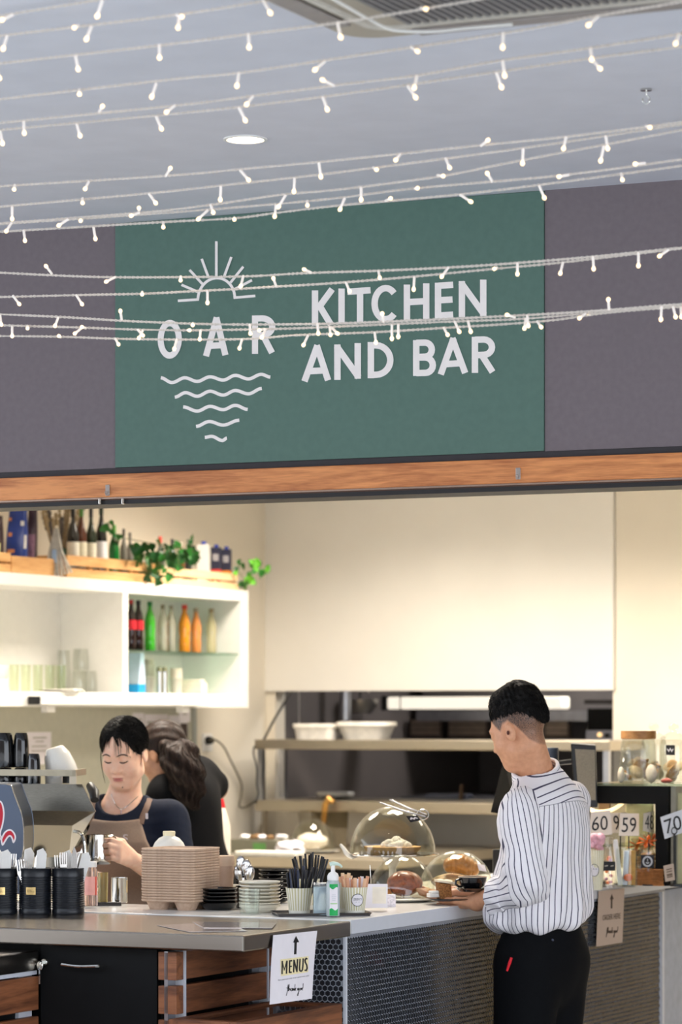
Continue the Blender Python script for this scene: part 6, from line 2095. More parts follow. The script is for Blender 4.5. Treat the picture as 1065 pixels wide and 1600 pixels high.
for k in range(26):
    a_, r_ = random.uniform(0, 2 * PI), random.uniform(0.02, 0.10)
    hh_ = random.uniform(0.2, 0.34)
    p1 = Vector((r_ * math.cos(a_), r_ * math.sin(a_) * 0.5, hh_))
    m_ = mat('dried stem', (176, 156, 122), 0.8) if k % 3 else mat('grey seed head', (112, 104, 98), 0.8)
    g_ = G().tube([(0, 0, 0.02), tuple(p1 * 0.6), tuple(p1)], [0.0025, 0.003, 0.0035], 5)
    for q in range(3):
        g_.ball(tuple(p1 * (0.85 + 0.08 * q)), 0.008, 0.008, 0.014, 6, 5)
    obj('stem', g_, m_, t, smooth=True)

def wine(px, pyt, rpx, col, labc, label, a=-2.90, caps=(24, 22, 22), cov=True):
    body = mat(f'wine glass {col}', col, 0.1, var=0.05, coat=0.5)
    ps = [('body', [(0, 0), (0.96, 0), (1, 0.02), (1, 0.55), (0.9, 0.64), (0.5, 0.74), (0.33, 0.82), (0.33, 0.9), (0, 0.9)], body),
          ('cap', [(0.38, 0.86), (0.38, 0.99), (0.3, 1.0), (0, 1.0)], mat(f'cap {caps}', caps, 0.4))]
    if labc:
        ps.append(('label', [(1.02, 0.14), (1.03, 0.15), (1.03, 0.49), (1.02, 0.5)], mat(f'label {labc}', labc, 0.6, var=0.06, scale=90)))
    return bottle('wine_bottle', label, px, a, ZC2, pyt, rpx, ps, grp='wine bottles in the crate')

wine(114, 793, 9.5, (30, 26, 24), (232, 228, 212), 'dark wine bottle at the left end of the wine crate')
wine(127, 792, 8.5, (92, 44, 24), (228, 222, 196), 'amber bottle with green neck second in the wine crate', caps=(70, 120, 40))
wine(142, 794, 8.5, (34, 48, 30), (230, 226, 206), 'dark green wine bottle third in the wine crate')
wine(158, 788, 9.0, (28, 26, 24), (228, 228, 232), 'tall dark wine bottle with a bluish white label', caps=(30, 44, 26))
wine(178, 820, 8.5, (20, 108, 42), None, 'bright green bottle right of the labelled wine bottles', caps=(80, 150, 50))
wine(193, 826, 6, (120, 116, 108), None, 'slim grey glass bottle beside the green bottle', caps=(70, 66, 60))
wine(203, 832, 6, (128, 124, 116), None, 'slim grey glass bottle next to the ivy', caps=(110, 104, 96))
wine(250, 838, 7.5, (110, 116, 104), None, 'clear syrup bottle with a red cap among the ivy', caps=(206, 62, 34))
wine(269, 842, 7, (30, 22, 20), None, 'small black bottle behind the ivy', caps=(36, 32, 30))
wine(283, 846, 6, (128, 76, 36), None, 'amber bottle right of the small black bottle', caps=(200, 186, 166))
wine(294, 842, 6, (60, 66, 62), None, 'dark grey bottle beside the amber bottle', caps=(150, 150, 140))

def carton(px, x0, x1, pyt, mb, mt, label, top=None, zsplit=0.42):
    loc_, s0_ = onshelf((x0 + x1) / 2, -2.9, ZC2)
    hh_ = CAMZ - (pyt - HY) * s0_ - ZC2
    w_ = (x1 - x0) / 2 * s0_
    t_ = thing('juice_carton', label, 'carton', loc_, RZ * 0.2, 'cartons in the pale crate')
    obj('body', G().box(-w_, w_, -w_, w_, 0, hh_ * zsplit), mb, t_)
    obj('top', G().box(-w_, w_, -w_, w_, hh_ * zsplit, hh_ * 0.93), mt, t_)
    obj('cap', G().lathe([(w_ * 0.45, hh_ * 0.93), (w_ * 0.45, hh_), (0.0001, hh_)], 14), top or mt, t_)
    if mb is not mt:
        obj('label', G().box(-w_ * 0.6, w_ * 0.6, -w_ - 0.001, -w_, hh_ * 0.62, hh_ * 0.78), mat('carton emblem', (168, 166, 170), 0.5, var=0.3, scale=150), t_)
    return t_

M_CAPB = mat('blue cap', (46, 66, 168), 0.4)
carton(0, 309, 327, 846, M_WHITE, M_WHITE, 'plain white carton in the pale crate', M_CAPB)
carton(0, 330, 345, 851, mat('red carton', (222, 66, 50), 0.5), mat('navy carton', (42, 44, 66), 0.5), 'navy and red juice carton in the pale crate', M_CAPB)
carton(0, 346, 361, 854, mat('orange carton', (248, 150, 40), 0.5), mat('navy carton', (42, 44, 66), 0.5), 'navy and orange juice carton in the pale crate', M_CAPB)

def leafgeo(sz):
    g_ = G()
    out = [(0, -0.5), (0.35, -0.42), (0.55, -0.15), (0.28, -0.02), (0.38, 0.2), (0.15, 0.22), (0, 0.6), (-0.15, 0.22), (-0.38, 0.2), (-0.28, -0.02), (-0.55, -0.15), (-0.35, -0.42)]
    vs = [(x * sz, -abs(x) * 0.35 * sz, y * sz) for x, y in out]
    g_._a(vs + [(0, 0.0, 0.0)], [(k, (k + 1) % 12, 12) for k in range(12)])
    return g_

M_IVY = [mat('ivy leaf dark', (30, 86, 36), 0.4, var=0.3, scale=30), mat('ivy leaf mid', (52, 124, 50), 0.4, var=0.3, scale=30), mat('ivy leaf bright', (104, 186, 50), 0.4, var=0.2, scale=30)]

def ivy(label, px, py, a, blobs, n_, seed, msel, szr):
    rnd = random.Random(seed)
    w_ = ona(px, py, a)
    t_ = thing('ivy', label, 'plant', w_, RZ, 'ivy trailing over the crates')
    protos = []
    for q in range(3):
        protos.append(None)
    vine = []
    for k in range(n_):
        bx, by, br = blobs[rnd.randrange(len(blobs))]
        an, rr_ = rnd.uniform(0, 2 * PI), br * math.sqrt(rnd.uniform(0, 1))
        q = ona(bx + rr_ * math.cos(an), by + rr_ * math.sin(an), a + rnd.uniform(-0.05, 0.03)) - w_
        q = Matrix.Rotation(-RZ, 3, 'Z') @ q
        mi = msel[rnd.randrange(len(msel))]
        sz = rnd.uniform(*szr)
        if protos[mi] is None:
            o2 = obj('leaf', leafgeo(1.0), M_IVY[mi], t_)
            protos[mi] = o2
        else:
            o2 = protos[mi].copy()
            COL.objects.link(o2)
            o2.parent = t_
        o2.location = q
        o2.scale = (sz, sz, sz)
        o2.rotation_euler = (rnd.uniform(-0.7, 0.5), rnd.uniform(2.2, 4.0) if rnd.random() < 0.6 else rnd.uniform(-1, 1), rnd.uniform(-0.6, 0.9))
        if k % 4 == 0:
            vine.append(q)
    vine.sort(key=lambda v: v.x + v.y)
    if len(vine) > 2:
        obj('vine', G().tube(spline(vine, 3), 0.002, 5), mat('vine stem', (84, 92, 52), 0.6), t_)
    return t_

ivy('dark ivy spilling over the join of the two crates', 250, 870, -2.80, [(228, 872, 22), (255, 885, 25), (245, 858, 22), (275, 868, 16), (245, 896, 16), (296, 872, 10), (215, 862, 10)], 90, 3, [0, 0, 1], (0.028, 0.05))
ivy('ivy sprigs standing up behind the syrup bottles', 170, 830, -2.86, [(172, 826, 10), (180, 840, 8), (298, 846, 9), (304, 866, 9)], 22, 8, [0, 1, 1], (0.025, 0.04))
ivy('bright green ivy hanging off the right end of the cabinet', 385, 895, -2.80, [(372, 886, 12), (390, 900, 14), (385, 912, 8), (410, 891, 9), (398, 880, 8)], 34, 5, [0, 1, 2, 2], (0.022, 0.04))

# == prep bench clutter
def onbench(px, b, z=None):
    w_ = onb(px, 1340, b)
    return Vector((w_.x, w_.y, zP if z is None else z)), w_.y / F

loc, s0 = onbench(412, 5.1)
t = thing('prep_tray', 'steel prep tray with crumpled packets on the back bench', 'tray', loc)
obj('tray', G().box(-0.12, 0.10, -0.08, 0.1, 0, 0.06), mat('grey steel tub', (128, 126, 112), 0.4, 0.5), t, bevel=0.004)
obj('green_label', G().box(-0.01, 0.05, -0.082, -0.08, 0.01, 0.045), mat('green sticker', (96, 150, 80), 0.5), t)
random.seed(4)
for k in range(9):
    g_ = G().ball((0, 0, 0), 0.02, 0.02, 0.012, 8, 6, lambda q: 1 + 0.25 * math.sin(9 * q.x + k) * math.sin(8 * q.y))
    o_ = obj('packet', g_, (M_WHITE, mat('brown packet', (120, 92, 60), 0.6), M_PAPER)[k % 3], t, smooth=True)
    o_.location = (random.uniform(-0.1, 0.09), random.uniform(-0.06, 0.07), 0.068)
loc, s0 = onbench(415, 4.83)
t = obj('white_tray', G().box(-0.12, 0.16, -0.05, 0.05, 0.0, 0.022), mat('white tray', (242, 238, 226), 0.5), bevel=0.005, loc=loc, rz=RZ)
tag(t, 'flat white tray along the front edge of the back bench', 'tray')
loc, s0 = onbench(488, 5.2)
t = dome(loc + Vector((0, 0, 0.012)), 36 * s0, 50 * s0, 'blurred glass dome on the back bench behind the sanitiser', True)
obj('plate', G().lathe([(0.0001, -0.012), (0.08, -0.012), (0.115, -0.002), (0.0001, -0.001)], 36), M_CERAMIC, t, smooth=True)
lump('white_cake', 'white iced cake inside the blurred dome on the back bench', loc + Vector((0, 0, 0.014)), 0.07, 0.06, 0.035, mat('white icing', (240, 230, 220), 0.5), cat='cake', seed=9)
loc, s0 = onbench(505, 5.75)
t = thing('plastic_tub', 'clear plastic tub standing behind the blurred dome', 'tub', loc)
obj('body', shell([(0.11, 0), (0.115, 0.004), (0.125, 0.16)], 0.003, 4), thin_glass('tub plastic', (236, 232, 222), 1.5), t)
obj('scoop', G().tube([(0.0, 0, 0.1), (0.01, 0, 0.19), (0.03, 0, 0.215), (0.05, 0, 0.2)], [0.012, 0.016, 0.02, 0.012], 10), mat('gold scoop', (196, 150, 84), 0.3, 0.7), t, smooth=True)
loc, s0 = onbench(452, 5.0)
lump('paper_parcel', 'crumpled white paper between prep tray and dome on the back bench', loc, 0.06, 0.04, 0.03, M_PAPER, cat='paper', amp=0.25, seed=12)

# == right hand end of the counter
# glass topped food display
bD = 2.55
t = thing('food_display', 'black framed glass food display cabinet at the right end of the counter', 'display cabinet', L(0, 0, 0))
zd = onb(985, 1224, bD).z
d0 = AB(onb(922, 1230, bD))[0]
d1 = AB(onb(1044, 1230, bD))[0]
d2 = d1 + 0.45
bD2 = bD + 0.42
obj('top_glass', G().box(d0, d2, bD - 0.005, bD2, zd - 0.008, zd), thin_glass('display top glass', (214, 226, 218), 1.6), t)
zb2 = onb(985, 1256, bD).z
obj('top_frame', G().box(d0, d1 + 0.0, bD, bD + 0.03, zb2, zd - 0.009).box(d0, d0 + 0.03, bD + 0.03, bD2, zb2, zd - 0.009).box(d0 + 0.03, d1, bD2 - 0.03, bD2, zb2 + 0.03, zd - 0.009), M_BLACK, t)
obj('post', G().box(d1 - 0.045, d1 - 0.003, bD + 0.002, bD + 0.04, ZW, zd - 0.009), M_BLACK, t)
obj('post', G().box(d0, d0 + 0.025, bD2 - 0.03, bD2, ZW, zb2), M_BLACK, t)
obj('glass_front', G().box(d0 + 0.01, d1 - 0.046, bD + 0.012, bD + 0.018, ZW + 0.002, zb2), thin_glass('display glass', (240, 240, 232)), t)
obj('back_panel', G().box(AB(onb(976, 1260, bD + 0.3))[0], AB(onb(1020, 1260, bD + 0.3))[0], bD + 0.3, bD + 0.31, ZW + 0.1, onb(990, 1256, bD + 0.3).z), mat('pale olive panel', (216, 212, 170), 0.4), t, bevel=0.01)
obj('shelf', G().box(d0 + 0.03, d1 - 0.05, bD + 0.03, bD2 - 0.04, ZW + 0.12, ZW + 0.126), thin_glass('display shelf glass', (230, 236, 224)), t)
obj('end_frame', G().box(d1 + 0.004, d1 + 0.02, bD + 0.01, bD2, ZW, zd - 0.009), mat('grey frame', (150, 146, 132), 0.4), t)
obj('end_panel', G().box(d1 + 0.02, d2, bD + 0.03, bD + 0.04, ZW, zd - 0.03), mat('olive cream panel', (206, 200, 160), 0.5), t)
# glowing loop of the lamp inside, seen over the numbers
lp = [onb(x, y, bD + 0.2) for x, y in ((914, 1256), (922, 1265), (934, 1268), (950, 1267), (962, 1262), (973, 1254))]
lp = [Vector(AB(p) + (p.z,)) for p in lp]
obj('lamp_tube', G().tube(spline(lp, 5), 0.006, 8), mat('warm lamp tube', (255, 226, 180), 0.3, emis=2.5), t, smooth=True)
obj('brown_card', G().box(AB(onb(935, 1240, bD + 0.25))[0], AB(onb(952, 1240, bD + 0.25))[0], bD + 0.25, bD + 0.26, onb(940, 1285, bD + 0.25).z, onb(940, 1254, bD + 0.25).z), mat('brown card', (150, 118, 88), 0.7), t)

# cookie jars on top
def jar(px, pyb, b, rpx, pyt, label, lid, cookies, seed):
    w_ = onb(px, 1222, b)
    s0_ = w_.y / F
    r_ = rpx * s0_
    h_ = CAMZ - (pyt - HY) * s0_ - zd
    t_ = thing('cookie_jar', label, 'jar', (w_.x, w_.y, zd), 0, 'glass cookie jars')
    lidh = 0.028 if lid == 'wood' else 0.05
    hb = h_ - lidh
    obj('glass', shell([(r_ * 0.94, 0), (r_, 0.006), (r_, hb * 0.86), (r_ * 0.9, hb)], 0.003, 32, 0.006), M_GL3, t_, smooth=45)
    if lid == 'wood':
        obj('lid', G().lathe([(r_ * 0.92, hb + 0.001), (r_ * 0.98, hb + 0.004), (r_ * 0.98, h_), (0.0001, h_)], 32), wood('jar lid wood', (150, 98, 48), (192, 138, 80), (2, 8, 8), 4.0, 0.5) if 'jar lid wood' not in MATS else MATS['jar lid wood'], t_)
    else:
        obj('lid', G().lathe([(r_ * 0.92, hb + 0.001), (r_ * 0.95, hb + 0.006), (r_ * 0.5, hb + 0.018), (0.012, hb + 0.024), (0.010, hb + 0.028), (0.0001, hb + 0.028)], 28), M_GL3, t_, smooth=True)
        obj('knob', G().ball((0, 0, hb + 0.04), 0.016, 0.016, 0.013, 14, 10), M_DOME, t_, smooth=True)
    rnd = random.Random(seed)
    for k in range(cookies):
        a2, r2 = rnd.uniform(0, 2 * PI), rnd.uniform(0, r_ * 0.5)
        rc = min(0.03, r_ * 0.42)
        o2 = obj('cookie', G().ball((0, 0, 0), rc, rc, rc * 0.28, 12, 6), (mat('cookie', (206, 158, 96), 0.8, var=0.25, scale=60), mat('pale biscuit', (232, 208, 166), 0.8, var=0.15, scale=60))[k % 2], t_, smooth=True)
        o2.location = (r2 * math.cos(a2), r2 * math.sin(a2), 0.016 + rnd.uniform(0, 0.045))
        o2.rotation_euler = (rnd.uniform(-1.3, 1.3), rnd.uniform(-1.3, 1.3), 0)
    return t_

jar(997, 1222, bD + 0.2, 28, 1142, 'large glass cookie jar with a wooden lid', 'wood', 14, 1)
jar(977, 1222, bD + 0.06, 11, 1168, 'small glass jar in front of the wooden lidded jar', 'glass', 3, 2)
jar(1021, 1222, bD + 0.33, 20, 1131, 'glass jar with a round knob behind the wooden lidded jar', 'glass', 8, 3)
jr = jar(1052, 1222, bD + 0.18, 22, 1131, 'glass cookie jar with a black tag at the right edge', 'glass', 12, 4)
w = onb(1047, 1172, bD + 0.125)
t = obj('tag', G().box(-0.017, 0.017, -0.001, 0.001, -0.016, 0.016), M_INK, jr, label='small black tag with white marks')
t.location = Vector(w) - Vector(jr.location)
t.rotation_euler = (0, 0, RZ - 0.3)
obj('lettering', G().stroke([(-0.012, 0.004), (-0.006, -0.004), (0, 0.005), (0.006, -0.004), (0.012, 0.004)], 0.003, lambda x, y, d_: (x, -0.001 - d_, y), 0.0001, 0.0006), M_PAPER, t)
for i, (px, bq, m_, lab) in enumerate(((970, 0.03, 'pale biscuit', 'round pale biscuit leaning on the small jar'), (1017, 0.08, 'pale biscuit', 'round pale biscuit leaning on the wooden lidded jar'))):
    w = onb(px, 1222, bD + bq)
    s0 = w.y / F
    g_ = G().ball((0, 0, 0), 0.011, 0.026 if i else 0.024, 0.030 if i else 0.026, 16, 10)
    o_ = obj('biscuit', g_, mat('grey biscuit', (214, 204, 182), 0.8, var=0.1, scale=60), smooth=True, loc=(w.x, w.y, zd + (0.03 if i else 0.026)), rz=RZ + (0.4 if i == 0 else 1.0))
    tag(o_, lab, 'biscuit', 'biscuits on the display top')
w = onb(1041, 1222, bD + 0.05)
o_ = lump('wrapped_sweet', 'red wrapped sweet on the display top below the black tag', (w.x, w.y, zd), 0.018, 0.014, 0.008, mat('red wrapper', (178, 84, 66), 0.3, coat=0.3), cat='sweet', amp=0.2, seed=4)

# POS terminal seen from behind
YT = 10.05
sT = YT / F
t = thing('sales_terminal', 'grey backed sales terminal on a stand right of the man\'s shoulder', 'terminal', W(911, 1260, YT), -0.12)
o0 = Vector(t.location)
c8 = []
for (x, y) in ((891, 1162), (930, 1165), (933, 1262), (899, 1262)):
    p = W(x, y, YT)
    c8.append(p)
inv = Matrix.Rotation(0.12, 3, 'Z')
f4 = [inv @ (p - o0) for p in c8]
bk_ = Vector((0.0, 0.03, 0.004))
obj('casing', G().hexa([f4[3], f4[2], f4[2] + bk_, f4[3] + bk_, f4[0], f4[1], f4[1] + bk_, f4[0] + bk_]), M_BLACKPLASTIC, t, bevel=0.004)
ins = bil(f4)
q4 = [ins(0.16, 0.08, 0.002), ins(0.97, 0.07, 0.002), ins(0.93, 0.88, 0.002), ins(0.17, 0.88, 0.002)]
obj('back_panel', G().hexa([q4[3], q4[2], q4[2] + bk_ * 0.02, q4[3] + bk_ * 0.02, q4[0], q4[1], q4[1] + bk_ * 0.02, q4[0] + bk_ * 0.02]), mat('taupe plastic', (136, 126, 108), 0.55, var=0.12, scale=220), t)
zb3 = ZW - o0.z
obj('stand', G().box(-0.02, 0.02, 0.035, 0.06, zb3 + 0.012, 0.05).box(-0.07, 0.07, 0.0, 0.1, zb3, zb3 + 0.012), M_BLACKPLASTIC, t, bevel=0.003)
obj('bracket', G().tube([tuple(inv @ (W(873, 1192, YT + 0.05) - o0)), tuple(inv @ (W(892, 1190, YT + 0.05) - o0))], 0.008, 8), M_BLACKPLASTIC, t)
w = W(862, 1182, 10.2)
sB = 10.2 / F
t = thing('black_printer', 'dark cylinder topped device just behind the man\'s collar', 'device', (w.x, 10.2, ZW), 0)
obj('cap', G().lathe([(10 * sB, W(0, 1195, 10.2).z - ZW), (10.5 * sB, W(0, 1170, 10.2).z - ZW), (9 * sB, W(0, 1168, 10.2).z - ZW), (0.0001, W(0, 1168, 10.2).z - ZW)], 24), mat('slate plastic', (52, 60, 74), 0.4), t, smooth=True)
obj('body', G().lathe([(0.04, 0.0), (0.04, 0.01), (12 * sB, 0.02), (12 * sB, W(0, 1212, 10.2).z - ZW), (9 * sB, W(0, 1195, 10.2).z - ZW), (0.0001, W(0, 1195, 10.2).z - ZW)], 24), M_BLACKPLASTIC, t, smooth=45)
# tablet screen left of the man, seen edge on
YQ = 9.75
t = thing('tablet_screen', 'tilted black tablet screen in front of the man\'s chest', 'screen', W(782, 1272, YQ), 0)
o0 = Vector(t.location)
f4 = [W(784, 1195, YQ) - o0, W(806, 1195, YQ + 0.12) - o0, W(800, 1275, YQ + 0.12) - o0, W(766, 1270, YQ) - o0]
bk_ = Vector((0.012, 0.02, 0))
obj('screen', G().hexa([f4[3], f4[2], f4[2] + bk_, f4[3] + bk_, f4[0], f4[1], f4[1] + bk_, f4[0] + bk_]), M_BLACKPLASTIC, t, bevel=0.003)
zb3 = ZW - o0.z
obj('stand', G().box(0.02, 0.05, 0.05, 0.08, zb3 + 0.01, 0.02).box(-0.01, 0.1, 0.0, 0.12, zb3, zb3 + 0.01), M_BLACKPLASTIC, t, bevel=0.002)
w = W(776, 1362, 9.9)
t = obj('card_reader', G().box(-0.013, 0.02, -0.012, 0.012, 0, W(0, 1327, 9.9).z - ZW), M_BLACKPLASTIC, bevel=0.003, loc=(w.x, 9.9, ZW))
tag(t, 'small upright black card reader behind the man\'s sleeve', 'card reader')

# table number cards on wire stands
M_CARD = mat('warm white card', (232, 220, 208), 0.6, var=0.02)
M_CARDB = mat('cool white card', (224, 226, 232), 0.6, var=0.02)

def number(txt, c2, Y, label, m, tb=(0.14, 0.16, 0.86, 0.82), mark=None):
    Y4 = Y if isinstance(Y, (list, tuple)) else [Y] * 4
    P4 = [W(c2[k][0], c2[k][1], Y4[k]) for k in range(4)]
    t_, fn = paper('table_number', label, 'number card', P4, m=m, nu=1, nv=1)
    t_['group'] = 'table number cards'
    g_ = G()
    text_on(g_, txt, lambda x, y, d_: fn(x, 1 - y, d_), tb[0], 1 - tb[3], tb[2], 1 - tb[1])
    obj('digits', g_, M_INK, t_)
    mid_ = (P4[2] + P4[3]) / 2
    obj('stand', G().tube([(mid_.x, mid_.y + 0.004, mid_.z + 0.02), (mid_.x, mid_.y + 0.004, ZW + 0.004)], 0.002, 6).lathe([(0.02, 0.0), (0.02, 0.004)], 18, c=(mid_.x, mid_.y + 0.004, ZW)), M_BLACKPLASTIC, t_)
    return t_

number('60', [(923, 1269), (953, 1266), (956, 1304), (918, 1306)], 9.95, 'table number card reading 60 beside the man\'s shoulder', M_CARD, (0.12, 0.2, 0.84, 0.8))
number('99', [(952, 1271), (980, 1269), (982, 1300), (956, 1302)], 10.08, 'table number card starting with 9 half hidden behind card 59', M_CARD, (0.16, 0.12, 0.86, 0.85))
number('59', [(968, 1271), (998, 1271), (998, 1306), (966, 1306)], 10.0, 'table number card reading 59 in the middle of the row', M_CARD, (0.14, 0.18, 0.86, 0.84))
number('48', [(1005, 1271), (1022, 1267), (1022, 1302), (1004, 1298)], [9.95, 10.08, 10.08, 9.95], 'table number card reading 48 turned almost edge on', M_CARD, (0.14, 0.16, 0.9, 0.86))
number('8', [(1027, 1271), (1040, 1270), (1041, 1308), (1031, 1310)], [10.05, 10.12, 10.12, 10.05], 'table number card hidden behind card 70', M_CARD, (0.1, 0.2, 0.7, 0.8))
number('70', [(1031, 1277), (1067, 1264), (1073, 1299), (1038, 1311)], 9.98, 'tilted table number card reading 70 at the right edge', M_CARDB, (0.1, 0.18, 0.82, 0.82))
w = W(1053, 1370, 9.97)
p_ = W(1053, 1303, 9.97)
g_ = G().tube([(0, 0, 0), (0, 0, p_.z - w.z)], 0.0032, 8)
lpz = p_.z - w.z
g_.tube([(0.0085 * math.cos(a) + 0.0, 0, lpz + 0.008 + 0.0085 * math.sin(a)) for a in [2 * PI * k / 18 for k in range(19)]], 0.0016, 6)
g_.box(-0.003, 0.03, -0.02, 0.02, 0.0, 0.006)
t = obj('wire_stand', g_, M_BLACKPLASTIC, smooth=45, loc=(w.x, w.y, ZW))
t.scale = (1, 1, (p_.z - ZW) / lpz)
tag(t, 'black wire card stand with a round loop under card 70', 'stand')

# striped cup with face label and pink floss
YA = 9.78
zA = ZW
w = W(929, 1381, YA)
sA = YA / F
t = thing('paper_cup', 'striped paper cup with a smiling round label right of the man', 'cup', (w.x, YA, zA), 0, 'striped paper cups')
hA = CAMZ - (1328 - HY) * sA - zA
obj('wall', shell([(11.5 * sA, 0.0), (11.7 * sA, 0.004), (14.5 * sA, hA)], 0.001, 36), M_STRIPE, t, smooth=45)
g_ = G()
vs = [(0, -13.6 * sA, hA * 0.5)] + [(9 * sA * math.cos(2 * PI * k / 20) * 0.8 - 0.004, -13.7 * sA + 0.002, hA * 0.5 + 9.5 * sA * math.sin(2 * PI * k / 20)) for k in range(20)]
g_._a(vs, [(0, 1 + k, 1 + (k + 1) % 20) for k in range(20)])
lb = obj('label', g_, M_PAPER, t)
g_ = G().stroke([(9 * sA * math.cos(2 * PI * k / 20) * 0.8 - 0.004, hA * 0.5 + 9.5 * sA * math.sin(2 * PI * k / 20)) for k in range(20)], 0.0014, lambda x, y, d_: (x, -13.8 * sA + 0.001 - d_, y), 0, 0.0005, closed=True)
for ex in (-0.006, 0.002):
    g_.stroke([(ex - 0.002, hA * 0.52), (ex, hA * 0.54), (ex + 0.002, hA * 0.52)], 0.0012, lambda x, y, d_: (x, -13.9 * sA + 0.001 - d_, y), 0, 0.0005)
obj('lettering', g_, M_INK, lb)
rnd = random.Random(2)
g_ = G()
for k in range(16):
    g_.ball((rnd.uniform(-10, 10) * sA, rnd.uniform(-0.01, 0.01), hA + rnd.uniform(0, 26) * sA), rnd.uniform(5, 8) * sA, n=8, m=6)
o_ = obj('pink_sweets', g_, mat('pink sweets', (238, 176, 190), 0.45, var=0.3, scale=70), smooth=True, loc=(w.x, YA, zA))
tag(o_, 'heap of pink sweets standing out of the smiling striped cup', 'sweets')

def sweetbag(label, x0, x1, pyt, pyb, Y, m, band=None, tie=None):
    s_ = Y / F
    w_ = W((x0 + x1) / 2, pyb, Y)
    hh_ = CAMZ - (pyt - HY) * s_ - ZW
    wd2 = (x1 - x0) / 2 * s_
    t_ = thing('sweet_bag', label, 'bag', (w_.x, Y, ZW), 0, 'bags of sweets and biscuits')
    rn = random.Random(int(x0))

    def fn(u, v):
        th = 2 * PI * u
        f_ = (1 - 0.15 * v) if v < 0.62 else (0.9 - 1.6 * (v - 0.62)) if v < 0.8 else (0.6 + 1.5 * (v - 0.8))
        k_ = 1 + 0.08 * math.sin(th * 5 + v * 9)
        return (wd2 * f_ * k_ * math.cos(th), wd2 * 0.7 * f_ * k_ * math.sin(th), hh_ * v)
    obj('wrap', G().grid(fn, 20, 12), thin_glass('cellophane', (248, 244, 240), 2.0, 0.1) if 'cellophane' not in MATS else MATS['cellophane'], t_, smooth=60)
    for k in range(14):
        o2 = obj('sweet', G().ball((0, 0, 0), wd2 * 0.32, wd2 * 0.32, wd2 * 0.26, 8, 6), m[k % len(m)], t_, smooth=True)
        o2.location = (rn.uniform(-0.55, 0.55) * wd2, rn.uniform(-0.35, 0.35) * wd2, rn.uniform(0.06, 0.60) * hh_)
    if band:
        v0, v1 = band
        lb_ = obj('label', G().box(-wd2 * 1.02, wd2 * 1.02, -wd2 * 0.82, -wd2 * 0.80, hh_ * v0, hh_ * v1), M_INK, t_)
        for q in (-0.45, 0.5):
            obj('lettering', G().stroke([(wd2 * (q - 0.25), hh_ * (v0 + v1) / 2), (wd2 * (q + 0.25), hh_ * (v0 + v1) / 2 + 0.002)], 0.003, lambda x, y, d_: (x, -wd2 * 0.82 - d_, y), 0.0001, 0.0006), M_GREYPRINT, lb_)
    if tie:
        g_ = G()
        for q in range(5):
            a2 = q * 1.25
            g_.tube([(0, -wd2 * 0.3, hh_ * 0.8), (0.02 * math.cos(a2), -wd2 * 0.5, hh_ * 0.8 + 0.014 * math.sin(a2)), (0.034 * math.cos(a2), -wd2 * 0.4, hh_ * 0.8 + 0.02 * math.sin(a2))], [0.003, 0.008, 0.005], 6, flat=0.3)
        obj('ribbon', g_, tie, t_, smooth=True)
    return t_

MP, MO, MV = mat('pink candy', (236, 150, 150), 0.4), mat('orange candy', (236, 130, 70), 0.4), mat('mauve candy', (206, 160, 190), 0.4)
M_BISC = mat('golden biscuit', (226, 170, 96), 0.6, var=0.2, scale=60)
M_RIB = mat('orange ribbon', (240, 112, 36), 0.4)
sweetbag('cellophane bag of pink and orange sweets with a black band', 941, 960, 1308, 1383, 9.9, [MP, MO, MV], band=(0.34, 0.52))
w = W(978, 1384, 9.95)
sJ = 9.95 / F
t = thing('glass_jar', 'open glass jar of wrapped sticks between the sweet bag and basket', 'jar', (w.x, 9.95, ZW), 0)
hJ = CAMZ - (1326 - HY) * sJ - ZW
obj('glass', shell([(17 * sJ, 0), (17.5 * sJ, 0.004), (17.5 * sJ, hJ)], 0.002, 28), M_GLASS, t, smooth=45)
for k, (dx, m_, ln) in enumerate(((-9, M_WHITE, -0.2), (-3, mat('blue white wrap', (214, 220, 236), 0.3), 0.1), (5, M_BISC, 0.15), (10, M_BISC, 0.05), (0, M_WHITE, -0.05))):
    o2 = obj('wrapped_stick', G().box(-0.008, 0.008, -0.004, 0.004, 0.006, hJ * (1.25 if k == 0 else 0.95)), m_, t, bevel=0.002)
    o2.location = (dx * sJ, 0.004 * k - 0.008, 0)
    o2.rotation_euler = (0, ln * 0.6, 0.2 * k)
obj('orange_wrap', G().ball((0.004, -0.02, 0.03), 0.014, 0.006, 0.012, 10, 8), M_RIB, t, smooth=True)
# wicker basket with biscuit bags
YBk = 10.05
sK = YBk / F
w = W(1019, 1381, YBk)
t = thing('wicker_basket', 'low wicker basket holding ribboned biscuit bags at the right end', 'basket', (w.x, YBk, ZW), RZ)
rows_ = 9
hB_ = CAMZ - (1357 - HY) * sK - ZW
M_WICK = mat('wicker', (178, 118, 66), 0.6, var=0.25, scale=60)
for k in range(rows_):
    q0 = rrect(-0.046, 0.046, -0.04, 0.06, 0.012, 3)
    zz = hB_ * (k + 0.5) / rows_
    pts = [(x + 0.0015 * (1 if (i + k) % 2 else -1) * (1 if abs(x) > 0.03 else 0), y + 0.0015 * (1 if (i + k) % 2 else -1), zz) for i, (x, y) in enumerate(q0)]
    obj('weave', G().tube(pts + [pts[0]], hB_ / rows_ * 0.55, 6), M_WICK, t, smooth=True)
obj('base', G().box(-0.044, 0.044, -0.038, 0.058, 0.001, 0.006), M_WICK, t)

